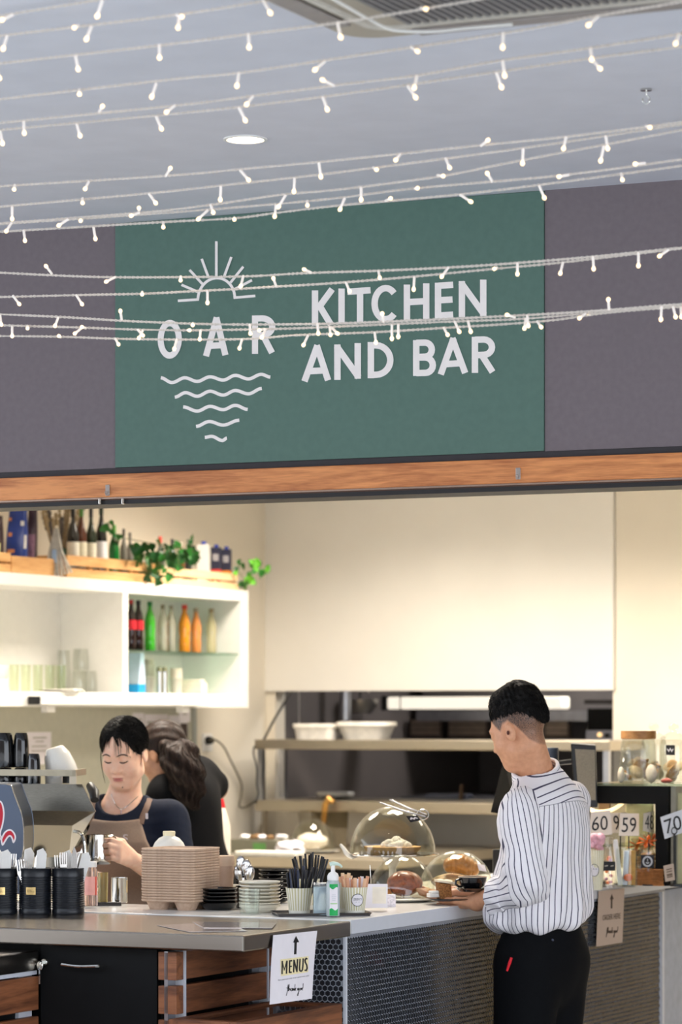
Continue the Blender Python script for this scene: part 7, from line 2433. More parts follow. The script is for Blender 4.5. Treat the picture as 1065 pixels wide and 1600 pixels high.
def biscuitbag(label, px, pyt, pyb, Y, rpx, disc=None):
    s_ = Y / F
    p0_ = W(px, pyb, Y)
    hh_ = (pyb - pyt) * s_
    t_ = thing('biscuit_bag', label, 'bag', p0_, 0, 'biscuit bags in the basket')
    r_ = rpx * s_

    def fn(u, v):
        th = 2 * PI * u
        f_ = 1 if v < 0.55 else (1 - 2.6 * (v - 0.55)) if v < 0.8 else (0.35 + 2.2 * (v - 0.8))
        k_ = 1 + 0.1 * math.sin(th * 4 + v * 8)
        return (r_ * f_ * k_ * math.cos(th), r_ * 0.8 * f_ * k_ * math.sin(th), hh_ * v)
    obj('wrap', G().grid(fn, 18, 12), MATS['cellophane'], t_, smooth=60)
    for k in range(5):
        o2 = obj('biscuit', G().ball((0, 0, 0), r_ * 0.8, r_ * 0.6, r_ * 0.24, 12, 6), M_BISC, t_, smooth=True)
        o2.location = (0.002 * (k % 2), 0, hh_ * (0.06 + 0.1 * k))
    g_ = G()
    for q in range(6):
        a2 = q * 1.05 + 0.3
        g_.tube([(0, -r_ * 0.3, hh_ * 0.8), (r_ * 0.9 * math.cos(a2), -r_ * 0.6, hh_ * 0.8 + r_ * 0.5 * math.sin(a2)), (r_ * 1.4 * math.cos(a2), -r_ * 0.4, hh_ * 0.8 + r_ * 0.8 * math.sin(a2))], [0.003, 0.009, 0.005], 6, flat=0.3)
    obj('ribbon', g_, M_RIB, t_, smooth=True)
    if disc:
        dz_ = hh_ * 0.28
        lb_ = obj('label', G().box(-r_ * 0.85, r_ * 0.85, -r_ * 0.95, -r_ * 0.93, dz_ - r_ * 0.85, dz_ + r_ * 0.85), M_INK, t_)
        fnl = lambda x, y, d_: (x, -r_ * 0.955 - d_, dz_ + y)
        g_ = G().stroke([(r_ * 0.56 * math.cos(2 * PI * k / 20), r_ * 0.6 * math.sin(2 * PI * k / 20)) for k in range(20)], r_ * 0.22, fnl, 0.0002, 0.0007, closed=True)
        g_.stroke([(0, r_ * 0.35), (0, r_ * 0.02)], r_ * 0.09, fnl, 0.0002, 0.0007)
        g_.stroke([(-r_ * 0.2, -r_ * 0.12), (0, -r_ * 0.25), (r_ * 0.2, -r_ * 0.12)], r_ * 0.14, fnl, 0.0002, 0.0007)
        obj('lettering', g_, mat('grey white print', (206, 206, 210), 0.6), lb_)
    return t_

biscuitbag('biscuit bag with a round black and white label in the basket', 1010, 1303, 1362, YBk - 0.02, 12, True)
biscuitbag('biscuit bag with an orange ribbon at the left back of the basket', 995, 1310, 1366, YBk + 0.06, 12)
biscuitbag('biscuit bag with an orange ribbon right of the round label', 1034, 1312, 1364, YBk - 0.01, 10, True)
biscuitbag('biscuit bag at the back of the basket under card 48', 1018, 1300, 1366, YBk + 0.07, 13)
# small tan price tag in front of the basket
P4 = [W(1036, 1353, 9.93), W(1052, 1349, 9.95), W(1054, 1375, 9.95), W(1039, 1378, 9.93)]
t, fn = paper('price_tag', 'small tan price tag leaning against the right of the basket', 'tag', P4, m=M_PAPERT, nu=1, nv=1)
g_ = G()
for v_, w_ in ((0.28, 0.07), (0.42, 0.07), (0.62, 0.14), (0.75, 0.07)):
    g_.stroke([(0.22, v_), (0.78, v_)], w_, lambda u, v, d_: fn(u, v, d_), 0.0002, 0.0007)
obj('print', g_, mat('dim print', (116, 98, 84), 0.7), t)
# == people: signed distance bodies turned into one continuous skin
def smin(a, b, k):
    h = np.maximum(k - np.abs(a - b), 0.0) / k
    return np.minimum(a, b) - h * h * k * 0.25

def smax(a, b, k):
    return -smin(-a, -b, k)

def cap(P, a, b, ra, rb):
    a, b = np.asarray(a, float), np.asarray(b, float)
    ab = b - a
    t = np.clip(((P - a) @ ab) / max(ab @ ab, 1e-12), 0, 1)
    return np.linalg.norm(P - a - t[:, None] * ab, axis=1) - (ra + (rb - ra) * t)

def ell(P, c, r, R=None):
    q = P - np.asarray(c, float)
    if R is not None:
        q = q @ R
    r = np.asarray(r, float)
    k0 = np.linalg.norm(q / r, axis=1)
    k1 = np.linalg.norm(q / (r * r), axis=1)
    return k0 * (k0 - 1.0) / np.maximum(k1, 1e-9)

def surface_net(f, xs, ys, zs, B=8):
    nx, ny, nz = len(xs), len(ys), len(zs)
    V = np.ones((nx, ny, nz), np.float32)
    idx = []
    for i in range(0, nx - 1, B):
        for j in range(0, ny - 1, B):
            for k in range(0, nz - 1, B):
                i1, j1, k1 = min(i + B, nx - 1), min(j + B, ny - 1), min(k + B, nz - 1)
                idx.append((i, j, k, i1, j1, k1))
    idx = np.array(idx)
    cen = np.stack([(xs[idx[:, 0]] + xs[idx[:, 3]]) / 2, (ys[idx[:, 1]] + ys[idx[:, 4]]) / 2, (zs[idx[:, 2]] + zs[idx[:, 5]]) / 2], 1)
    half = np.sqrt(((xs[idx[:, 3]] - xs[idx[:, 0]]) / 2) ** 2 + ((ys[idx[:, 4]] - ys[idx[:, 1]]) / 2) ** 2 + ((zs[idx[:, 5]] - zs[idx[:, 2]]) / 2) ** 2)
    fc = f(cen)
    for (i, j, k, i1, j1, k1), d, h in zip(idx, fc, half):
        if d < 0:
            V[i:i1 + 1, j:j1 + 1, k:k1 + 1] = -1
    act = np.abs(fc) < half * 1.5 + 0.012
    sel = idx[act]
    pts, sl_ = [], []
    for (i, j, k, i1, j1, k1) in sel:
        X, Y_, Z = np.meshgrid(xs[i:i1 + 1], ys[j:j1 + 1], zs[k:k1 + 1], indexing='ij')
        pts.append(np.stack([X.ravel(), Y_.ravel(), Z.ravel()], 1))
        sl_.append((i, j, k, i1, j1, k1, X.shape))
    cnt = [len(p) for p in pts]
    allp = np.concatenate(pts)
    vals = np.empty(len(allp), np.float32)
    for s0_ in range(0, len(allp), 400000):
        vals[s0_:s0_ + 400000] = f(allp[s0_:s0_ + 400000])
    o_ = 0
    for c_, (i, j, k, i1, j1, k1, sh_) in zip(cnt, sl_):
        V[i:i1 + 1, j:j1 + 1, k:k1 + 1] = vals[o_:o_ + c_].reshape(sh_)
        o_ += c_
    ins = V < 0
    s8 = np.zeros((nx - 1, ny - 1, nz - 1), np.int8)
    for di in (0, 1):
        for dj in (0, 1):
            for dk in (0, 1):
                s8 += ins[di:nx - 1 + di, dj:ny - 1 + dj, dk:nz - 1 + dk]
    am = (s8 > 0) & (s8 < 8)
    ci, cj, ck = np.nonzero(am)
    n = len(ci)
    ID = np.full(am.shape, -1, np.int32)
    ID[ci, cj, ck] = np.arange(n)
    acc = np.zeros((n, 3))
    num = np.zeros(n)
    cor = [(a, b, c) for a in (0, 1) for b in (0, 1) for c in (0, 1)]
    for a in cor:
        for ax in range(3):
            if a[ax] == 0:
                b = list(a)
                b[ax] = 1
                va, vb = V[ci + a[0], cj + a[1], ck + a[2]], V[ci + b[0], cj + b[1], ck + b[2]]
                m_ = (va < 0) != (vb < 0)
                t = np.where(m_, va / np.where(m_, va - vb, 1), 0)
                pa = np.stack([xs[ci + a[0]], ys[cj + a[1]], zs[ck + a[2]]], 1)
                pb = np.stack([xs[ci + b[0]], ys[cj + b[1]], zs[ck + b[2]]], 1)
                acc += np.where(m_[:, None], pa + (pb - pa) * t[:, None], 0)
                num += m_
    verts = acc / num[:, None]
    quads = []
    for ax in range(3):
        sh_ = [slice(None)] * 3
        sl0, sl1 = list(sh_), list(sh_)
        sl0[ax], sl1[ax] = slice(0, -1), slice(1, None)
        A, Bv = ins[tuple(sl0)], ins[tuple(sl1)]
        e = np.argwhere(A != Bv)
        u, w = (ax + 1) % 3, (ax + 2) % 3
        ok = (e[:, u] > 0) & (e[:, w] > 0) & (e[:, u] < ins.shape[u] - 1) & (e[:, w] < ins.shape[w] - 1)
        e = e[ok]
        flip = A[tuple(e.T)]
        def cid(du, dw):
            q = e.copy()
            q[:, u] += du
            q[:, w] += dw
            return ID[tuple(q.T)]
        q4 = np.stack([cid(-1, -1), cid(0, -1), cid(0, 0), cid(-1, 0)], 1)
        q4 = np.where(flip[:, None], q4, q4[:, ::-1])
        quads.append(q4)
    return verts, np.concatenate(quads)

def ax_(lo, hi, h):
    return np.linspace(lo, hi, max(2, int(round((hi - lo) / h)) + 1))

def sdf_obj(name, f, lo, hi, h, m, parent=None, attrs=None, zs=None, sm=1):
    xs, ys = ax_(lo[0], hi[0], h), ax_(lo[1], hi[1], h)
    zs = ax_(lo[2], hi[2], h) if zs is None else zs
    v, q = surface_net(f, xs, ys, zs)
  # relax a little along the surface
    if sm:
        for _ in range(sm):
            acc = np.zeros_like(v)
            n_ = np.zeros(len(v))
            for a in range(4):
                b = (a + 1) % 4
                np.add.at(acc, q[:, a], v[q[:, b]])
                np.add.at(n_, q[:, a], 1)
                np.add.at(acc, q[:, b], v[q[:, a]])
                np.add.at(n_, q[:, b], 1)
            v = v * 0.6 + 0.4 * acc / np.maximum(n_, 1)[:, None]
    vals = attrs(v) if attrs else {}
    off = np.array(parent.matrix_basis.translation) if parent is not None and parent.parent is None else (np.array(parent.parent.matrix_basis.translation) if parent is not None else np.zeros(3))
    if parent is None:
        off = np.zeros(3)
    me = bpy.data.meshes.new(name)
    me.from_pydata((v - off).tolist(), [], q.tolist())
    me.update()
    me.polygons.foreach_set('use_smooth', [True] * len(me.polygons))
    for k, a in vals.items():
        at_ = me.attributes.new(k, 'FLOAT', 'POINT')
        at_.data.foreach_set('value', np.asarray(a, np.float32))
    me.materials.append(m)
    o = bpy.data.objects.new(name, me)
    COL.objects.link(o)
    if parent is not None:
        o.parent = parent
    bv = BVHTree.FromPolygons([tuple(p) for p in v], [tuple(p) for p in q])
    return o, bv

def V3(v):
    return np.array((v[0], v[1], v[2]), float)

def frame(fwd, up=(0, 0, 1)):
    f_ = np.asarray(fwd, float)
    f_ = f_ / np.linalg.norm(f_)
    u_ = np.asarray(up, float)
    u_ = u_ - f_ * (f_ @ u_)
    u_ /= np.linalg.norm(u_)
    r_ = np.cross(f_, u_)
    return np.stack([r_, f_, u_], 1)  # columns: right, forward, up

def head_sdf(P, c, R, sc, fem=False):
    q = ((P - c) @ R) / sc
    x = np.abs(q[:, 0])
    m = np.stack([x, q[:, 1], q[:, 2]], 1)
    d = ell(q, (0, -0.014, 0.035), (0.075, 0.093, 0.086))
    d = smin(d, ell(q, (0, 0.022, -0.030), (0.061, 0.066, 0.084)), 0.03)
    d = smin(d, ell(m, (0.036, 0.050, -0.040), (0.028, 0.028, 0.034)), 0.03)
    d = smin(d, ell(q, (0, 0.056, -0.099), (0.030, 0.027, 0.024)), 0.035)
    d = smin(d, cap(m, (0.046, 0.0, -0.075), (0.02, 0.05, -0.105), 0.022, 0.016), 0.03)
    d = smin(d, cap(m, (0.046, 0.070, 0.018), (0.010, 0.083, 0.018), 0.007, 0.008), 0.022)
    d = smax(d, -ell(m, (0.032, 0.100, -0.002), (0.019, 0.016, 0.010)), 0.014)
    d = smin(d, ell(m, (0.031, 0.0735, -0.002), (0.0155, 0.0125, 0.0125)), 0.005)
    d = smax(d, -cap(m, (0.018, 0.0905, -0.0075), (0.044, 0.081, -0.0055), 0.0014, 0.0010), 0.003)
    d = smin(d, cap(q, (0, 0.080, 0.004), (0, 0.094, -0.034), 0.0075, 0.0105), 0.014)
    d = smin(d, ell(q, (0, 0.097, -0.037), (0.0125, 0.0115, 0.0105)), 0.008)
    d = smin(d, ell(m, (0.0125, 0.089, -0.040), (0.0085, 0.010, 0.008)), 0.006)
    d = smax(d, -ell(m, (0.0065, 0.095, -0.0485), (0.0035, 0.005, 0.003)), 0.003)
    d = smin(d, ell(q, (0, 0.080, -0.066), (0.024, 0.0125, 0.0068)), 0.007)
    d = smin(d, ell(q, (0, 0.0795, -0.0775), (0.020, 0.0125, 0.0072)), 0.007)
    d = smax(d, -cap(m, (0.0, 0.0935, -0.0715), (0.023, 0.0845, -0.0705), 0.0016, 0.0012), 0.003)
    e = ell(m, (0.0775, -0.010, -0.014), (0.0085, 0.019, 0.031))
    e = smax(e, -ell(m, (0.0865, -0.007, -0.008), (0.006, 0.010, 0.017)), 0.006)
    d = smin(d, e, 0.010)
    return d * sc

def hand_parts(wrist, D, Nn, T, curls, thumb, sc=1.0, spread=0.0):
    """capsules of a five fingered hand: wrist point, direction to the knuckles, palm normal, thumb side"""
    wrist, D, Nn, T = [np.asarray(v, float) for v in (wrist, D, Nn, T)]
    D, T = D / np.linalg.norm(D), T / np.linalg.norm(T)
    Nn = Nn / np.linalg.norm(Nn)
    out = []
    ln = (0.068, 0.076, 0.071, 0.056)
    for i in range(4):
        off = (0.028 - 0.0185 * i) * sc
        K = wrist + D * (0.086 - 0.004 * abs(i - 1)) * sc + T * off
        out.append((wrist + D * 0.012 * sc + T * off * 0.55, K, 0.0145 * sc, 0.0105 * sc, 0.016))
        a = 0.0
        p = K
        for s_, (fr, r0, r1) in enumerate(((0.45, 0.0090, 0.0082), (0.30, 0.0082, 0.0074), (0.25, 0.0074, 0.0062))):
            a += curls[i][s_]
            d_ = D * math.cos(a) + Nn * math.sin(a) + T * (spread * (1.5 - i))
            d_ = d_ / np.linalg.norm(d_)
            p2 = p + d_ * ln[i] * fr * sc
            out.append((p, p2, r0 * sc, r1 * sc, 0.004))
            p = p2
    tb = wrist + D * 0.018 * sc + T * 0.020 * sc
    p = tb
    for (v, l_, r0, r1) in thumb:
        v = np.asarray(v, float)
        d_ = D * v[0] + Nn * v[1] + T * v[2]
        d_ = d_ / np.linalg.norm(d_)
        p2 = p + d_ * l_ * sc
        out.append((p, p2, r0 * sc, r1 * sc, 0.006))
        p = p2
    return out

def hand_sdf(P, parts):
    d = None
    for a, b, ra, rb, k in parts:
        q = cap(P, a, b, ra, rb)
        d = q if d is None else smin(d, q, k)
    return d

def skin(name, col, col2, rough=0.5, stubble=None):
    m = mat(name, col, rough, var=0.05, scale=70, sss=0.08, col2=col2)
    if stubble:
        nt = m.node_tree
        p = nt.nodes['Principled BSDF']
        src = p.inputs['Base Color'].links[0].from_socket
        a = nt.nodes.new('ShaderNodeAttribute')
        a.attribute_name = 'stubble'
        nz = nt.nodes.new('ShaderNodeTexNoise')
        nz.inputs['Scale'].default_value = 420
        tc = nt.nodes.new('ShaderNodeTexCoord')
        nt.links.new(tc.outputs['Object'], nz.inputs[0])
        mu = nt.nodes.new('ShaderNodeMath')
        mu.operation = 'MULTIPLY_ADD'
        mu.use_clamp = True
        mu.inputs[1].default_value = 1.25
        mu.inputs[2].default_value = 0.0
        m2 = nt.nodes.new('ShaderNodeMath')
        m2.operation = 'ADD'
        nt.links.new(nz.outputs['Fac'], m2.inputs[0])
        m2.inputs[1].default_value = 0.2
        m3 = nt.nodes.new('ShaderNodeMath')
        m3.operation = 'MULTIPLY'
        nt.links.new(a.outputs['Fac'], m3.inputs[0])
        nt.links.new(m2.outputs[0], m3.inputs[1])
        nt.links.new(m3.outputs[0], mu.inputs[0])
        mx = nt.nodes.new('ShaderNodeMix')
        mx.data_type = 'RGBA'
        nt.links.new(mu.outputs[0], mx.inputs[0])
        nt.links.new(src, mx.inputs[6])
        mx.inputs[7].default_value = lin(stubble)
        nt.links.new(mx.outputs[2], p.inputs['Base Color'])
    return m

M_HAIR = mat('black hair', (15, 13, 12), 0.6, var=0.5, scale=90, stretch=(4, 4, 0.6), bump=0.5, spec=0.18)
M_HAIRB = mat('dark brown hair', (38, 26, 20), 0.5, var=0.6, scale=40, stretch=(4, 4, 0.6), bump=0.5, spec=0.25)

# -- the man in the striped shirt
def sN(P, seed, f):
    """cheap smooth wrinkle noise"""
    r = np.random.RandomState(seed)
    s = 0
    for k in range(4):
        v = r.normal(size=3) * f * (1 + 0.5 * k)
        s = s + np.sin(P @ v + r.uniform(0, 6)) / (1 + 0.5 * k)
    return s / 2.5

RB = np.array((0.57, 0.82, 0.0))
RB /= np.linalg.norm(RB)
FB = np.array((-RB[1], RB[0], 0.0))
YM = 8.95
zm = lambda py: CAMZ - (py - HY) * YM / F
MC = V3(W(846, 1119, YM))
MC[2] = 0.0
fz = [0.98, 1.02, 1.06, 1.12, 1.20, 1.28, 1.34, 1.39, 1.43, 1.46, 1.50]
fw = [0.150, 0.166, 0.170, 0.166, 0.160, 0.158, 0.148, 0.118, 0.082, 0.060, 0.055]
fd = [0.128, 0.143, 0.146, 0.128, 0.112, 0.108, 0.102, 0.090, 0.072, 0.060, 0.055]
fo = [0.010, 0.014, 0.012, 0.000, -0.012, -0.018, -0.018, -0.012, 0.000, 0.010, 0.020]  # offset along the facing direction

def torso_q(P):
    q = P - MC
    z = q[:, 2]
    w_, d_, o_ = np.interp(z, fz, fw), np.interp(z, fz, fd), np.interp(z, fz, fo)
    return (q @ RB), (q @ FB) - o_, z, w_, d_

def m_torso(P, grow=0.0):
    x, y, z, w_, d_ = torso_q(P)
    k = np.sqrt((x / w_) ** 2 + (y / d_) ** 2)
    return (k - 1) * np.minimum(w_, d_) - grow

SH_L = MC + -RB * 0.142 + FB * -0.012
SH_L[2] = zm(1258)
SH_R = MC + RB * 0.134 + FB * -0.012
SH_R[2] = zm(1254)
EL_L = V3(W(834, 1388, 8.79))
WR_L = V3(W(746, 1409, 8.95))
EL_R = SH_R + FB * 0.07 + np.array((0, 0, -0.27))
WR_R = EL_R + FB * 0.22 + RB * -0.10 + np.array((0, 0, 0.0))
HM_F = np.array((-0.82, 0.50, -0.36))
HM_R = frame(HM_F)
HM_C = V3(W(809, 1140, 8.93))
NK0 = HM_C + HM_R @ np.array((0, -0.022, -0.05))
NK1 = MC + FB * 0.012
NK1[2] = zm(1222)
hD = V3(W(713, 1415, 9.02)) - WR_L
hT = np.array((-0.60, -0.72, 0.10))
hN = np.array((0.05, 0.0, 1.0))
hT = hT - hD * (hT @ hD) / (hD @ hD)
HANDL = hand_parts(WR_L, hD, np.cross(hD / np.linalg.norm(hD), hT / np.linalg.norm(hT)) * -1 if np.cross(hD, hT)[2] < 0 else np.cross(hD / np.linalg.norm(hD), hT / np.linalg.norm(hT)), hT,
                   [(0.02, 0.12, 0.15), (0.0, 0.1, 0.15), (0.0, 0.12, 0.15), (0.05, 0.15, 0.2)], [((0.7, 0.18, 0.55), 0.040, 0.0135, 0.011), ((0.95, 0.10, 0.15), 0.034, 0.011, 0.0095), ((0.95, 0.02, 0.0), 0.026, 0.0095, 0.008)], 0.96)
hDr = WR_R - EL_R
HANDR = hand_parts(WR_R, hDr, (0, 0, 1), RB, [(0.1, 0.2, 0.2)] * 4, [((0.8, 0.2, 0.5), 0.04, 0.013, 0.011), ((0.9, 0.1, 0.2), 0.03, 0.011, 0.009)], 0.95)

def m_legs(P, g=0.0):
    d = None
    for s_, dx in ((-1, -0.005), (1, 0.015)):
        hip = MC + RB * 0.082 * s_ + np.array((0, 0, 0.90))
        kn = hip + FB * (0.02 + dx) + np.array((0, 0, -0.42))
        an = hip + FB * (-0.02 + dx) + np.array((0, 0, -0.82))
        q = smin(cap(P, hip, kn, 0.082 + g * 2.4, 0.060 + g * 4.5), cap(P, kn, an, 0.056 + g * 4.5, 0.042 + g * 6), 0.03)
        d = q if d is None else smin(d, q, 0.05)
    d = smin(d, ell(P, MC + np.array((0, 0, 0.93)) - FB * 0.004, (0.139 + g, 0.106 + g, 0.16 + g), np.stack([RB, FB, (0, 0, 1)], 1)), 0.04)
    return d

def m_body(P):
    d = m_torso(P, -0.034)
    d = smax(d, P[:, 2] - 1.45, 0.05)
    d = smax(d, 0.99 - P[:, 2], 0.05)
    d = smin(d, m_legs(P, -0.014), 0.05)
    for s_, dx in ((-1, -0.005), (1, 0.015)):
        an = MC + RB * 0.082 * s_ + FB * (-0.02 + dx) + np.array((0, 0, 0.06))
        d = smin(d, cap(P, an, an + FB * 0.14 - np.array((0, 0, 0.025)), 0.04, 0.03), 0.03)
    d = smin(d, cap(P, SH_L + np.array((-0.004, 0.0, -0.02)), EL_L + np.array((-0.020, 0.004, 0.012)), 0.036, 0.032), 0.03)
    d = smin(d, cap(P, EL_L + np.array((-0.020, 0.004, 0.012)), WR_L, 0.034, 0.0275), 0.02)
    d = smin(d, cap(P, SH_R, EL_R, 0.034, 0.034), 0.03)
    d = smin(d, cap(P, EL_R, WR_R, 0.040, 0.0275), 0.02)
    d = smin(d, hand_sdf(P, HANDL), 0.012)
    d = smin(d, hand_sdf(P, HANDR), 0.012)
    d = smin(d, cap(P, NK0, NK1, 0.043, 0.053), 0.03)
    d = smin(d, head_sdf(P, HM_C, HM_R, 0.865), 0.025)
    return d

def m_attr(v):
    q = ((v - HM_C) @ HM_R) / 0.865
  # faded sides: short hair above a line running from the temple round behind the ear to the nape
    line = np.interp(q[:, 1], [-0.12, -0.075, -0.050, -0.030, -0.012, 0.012, 0.030, 0.05, 0.08], [-0.098, -0.088, -0.055, 0.000, 0.022, 0.020, 0.000, 0.030, 0.070])
    s = np.clip((q[:, 2] - line) / 0.010, 0, 1) * np.clip((q[:, 2] + 0.08) / 0.10 * 0.55 + 0.45, 0, 1)
    nearhead = (np.linalg.norm(v - HM_C, axis=1) < 0.19) & (q[:, 1] < 0.07)
    return {'stubble': np.where(nearhead, s, 0)}

M_SKINM = skin('tan skin', (206, 148, 112), (218, 160, 124), 0.45, stubble=(52, 44, 42))
man = thing('person', 'man in striped shirt and black trousers carrying a plate and cup, seen from behind', 'person', MC, 0)
zs_ = np.concatenate([np.arange(-0.01, 0.95, 0.012), np.arange(0.95, 1.36, 0.0036), np.arange(1.36, 1.72, 0.0030)])
lo, hi = (0.20, 8.60, 0), (0.86, 9.42, 1.72)
ob, bv = sdf_obj('body', m_body, lo, hi, 0.0036, M_SKINM, man, m_attr, zs=zs_, sm=1)

# trousers, shoes
def m_trous(P):
    d = m_legs(P, 0.0045)
    d = d + 0.003 * sN(P, 3, 28) * np.clip((1.0 - P[:, 2]) * 2, 0, 1)
    d = smax(d, P[:, 2] - 1.035, 0.01)
    return smax(d, 0.07 - P[:, 2], 0.01)

M_TROUS = mat('black trouser cloth', (9, 10, 13), 0.85, var=0.2, scale=120, spec=0.15)
tro, _ = sdf_obj('trousers', m_trous, (0.30, 8.66, 0), (0.84, 9.24, 1.1), 0.007, M_TROUS, man)
# red pen clip at the left pocket, belt loop
p0, p1 = W(799.5, 1497, 8.80), W(791, 1518, 8.80)
hit = lambda bvx, px, py: bvx.ray_cast(Vector((0, 0, CAMZ)), W(px, py, 9.0) - Vector((0, 0, CAMZ)))
h0, h1 = hit(_, 798.5, 1496), hit(_, 791.5, 1517)
if h0[0] is not None and h1[0] is not None:
    off = Vector((0, -0.004, 0))
    obj('red_pen', G().tube([tuple(h0[0] + off - Vector(MC)), tuple(h0[0].lerp(h1[0], 0.4) + off - Vector(MC)), tuple(h1[0] + off - Vector(MC))], [0.004, 0.0048, 0.003], 8), mat('red plastic', (226, 30, 44), 0.4), tro, smooth=True, label='red pen clip showing at the pocket')
h0 = hit(_, 863, 1469)
if h0[0] is not None:
    obj('rivet', G().ball(tuple(h0[0] - Vector(MC)), 0.004, 0.003, 0.004, 8, 6), mat('dull rivet', (70, 74, 90), 0.4, 0.6), tro, smooth=True)
for s_, dx in ((-1, -0.005), (1, 0.015)):
    an = MC + RB * 0.082 * s_ + FB * (-0.02 + dx)
    def shoe(P, an=an):
        d = cap(P, an + np.array((0, 0, 0.05)) - FB * 0.03, an + FB * 0.15 + np.array((0, 0, 0.032)), 0.05, 0.034)
        d = smin(d, cap(P, an + np.array((0, 0, 0.05)), an + np.array((0, 0, 0.10)), 0.048, 0.05), 0.02)
        return smax(d, 0.002 - P[:, 2], 0.004)
    sdf_obj('shoe', shoe, tuple(an + np.array((-0.3, -0.3, 0))), tuple(an + np.array((0.3, 0.3, 0.2))), 0.008, M_BLACKPLASTIC, man)

# striped shirt
def shirt_mat(name):
    m = bpy.data.materials.new(name)
    m.use_nodes = True
    nt = m.node_tree
    p = nt.nodes['Principled BSDF']
    p.inputs['Roughness'].default_value = 0.8
    p.inputs['Specular IOR Level'].default_value = 0.2

    def attr(n):
        a = nt.nodes.new('ShaderNodeAttribute')
        a.attribute_name = n
        return a.outputs['Fac']

    def mth(op, x, y=None, z=None):
        n = nt.nodes.new('ShaderNodeMath')
        n.operation = op
        for i, v in enumerate((x, y, z)):
            if v is None:
                continue
            if isinstance(v, (int, float)):
                n.inputs[i].default_value = v
            else:
                nt.links.new(v, n.inputs[i])
        return n.outputs[0]
    PER = 0.0165

    def line(s):
        fr_ = mth('ABSOLUTE', mth('SUBTRACT', mth('FRACT', mth('ADD', mth('DIVIDE', s, PER), 100.0)), 0.5))
        return mth('LESS_THAN', fr_, 0.085)
    a_, b_, k_ = line(attr('sv')), line(attr('sh')), attr('yk')
    isy = mth('GREATER_THAN', k_, 0.0)
    st_ = mth('ADD', mth('MULTIPLY', a_, mth('SUBTRACT', 1.0, isy)), mth('MULTIPLY', b_, isy))
    seam = mth('LESS_THAN', mth('ABSOLUTE', k_), 0.0011)
    tot = mth('MINIMUM', mth('ADD', st_, mth('MULTIPLY', seam, 0.55)), 1.0)
    mx = nt.nodes.new('ShaderNodeMix')
    mx.data_type = 'RGBA'
    nt.links.new(tot, mx.inputs[0])
    mx.inputs[6].default_value = lin((238, 234, 238))
    mx.inputs[7].default_value = lin((74, 72, 92))
    nz = nt.nodes.new('ShaderNodeTexNoise')
    nz.inputs['Scale'].default_value = 55
    tc = nt.nodes.new('ShaderNodeTexCoord')
    nt.links.new(tc.outputs['Object'], nz.inputs[0])
    bp = nt.nodes.new('ShaderNodeBump')
    bp.inputs['Strength'].default_value = 0.12
    bp.inputs['Distance'].default_value = 0.003
    nt.links.new(nz.outputs['Fac'], bp.inputs['Height'])
    nt.links.new(bp.outputs[0], p.inputs['Normal'])
    nt.links.new(mx.outputs[2], p.inputs['Base Color'])
    return m

M_SHIRT = shirt_mat('striped shirt cotton')

def shirt_f(P):
    x, y, z, w_, d_ = torso_q(P)
    th = np.arctan2(x / w_, -y / d_)
    k = np.sqrt((x / w_) ** 2 + (y / d_) ** 2)
    d = (k - 1) * np.minimum(w_, d_)
    d = smin(d, cap(P, SH_L + np.array((0.004, 0.01, -0.036)), EL_L + np.array((-0.014, 0.010, 0.06)), 0.045, 0.044), 0.05)
  # gathers running down from the yoke, folds towards the waist
    d = d + 0.0032 * np.sin(th * 15 + 2 * np.sin(z * 9)) * np.clip((1.35 - z) * 6, 0, 1) + 0.0065 * np.sin(th * 6 + z * 16 + 1.0) * np.clip((1.30 - z) * 4, 0, 1)
    d = d + 0.004 * np.sin(z * 55 + th * 4) * np.clip((1.10 - z) * 8, 0, 1)
    d = smin(d, cap(P, SH_L + np.array((0.022, 0.03, 0.004)), SH_R + np.array((0, 0, -0.012)), 0.040, 0.038), 0.06)
    hem = 1.004 - 0.045 * np.clip(-x / 0.1, -1, 1) * 0.3 + 0.006 * np.sin(th * 9)
    d = smax(d, hem - P[:, 2], 0.030)
    d = smax(d, P[:, 2] - 1.455, 0.01)
    d = smax(d, -(cap(P, NK0, NK1 - (NK0 - NK1) * 0.6, 0.058, 0.062)), 0.008)
    return d

def shirt_a(v):
    x, y, z, w_, d_ = torso_q(v)
    th = np.arctan2(x / w_, -y / d_)
    ax = np.abs(x)
    yk = z - (1.352 + 0.010 * np.cos(th * 2)) - 0.05 * np.clip(ax - 0.10, 0, 1)
    sv = th * 0.150 + 0.004 * np.sin(z * 9 + th * 2)
    sh = z + 0.36 * np.sqrt(x * x + 0.0036) - 0.08 * x + 0.18 * np.clip(-y, -1, 0.12)
    return {'sv': sv, 'sh': sh, 'yk': yk}

shirt, _sb = sdf_obj('shirt', shirt_f, (0.30, 8.62, 0.95), (0.86, 9.28, 1.50), 0.0042, M_SHIRT, man, shirt_a, sm=1)

def arm_frame(a, b):
    d = (b - a) / np.linalg.norm(b - a)
    e1 = np.array((0.0, -1.0, 0.0)) - d * (-d[1])
    e1 /= np.linalg.norm(e1)
    return d, e1, np.cross(d, e1)

CF0 = EL_L + (WR_L - EL_L) * 0.40
CF1 = EL_L + (WR_L - EL_L) * 0.62

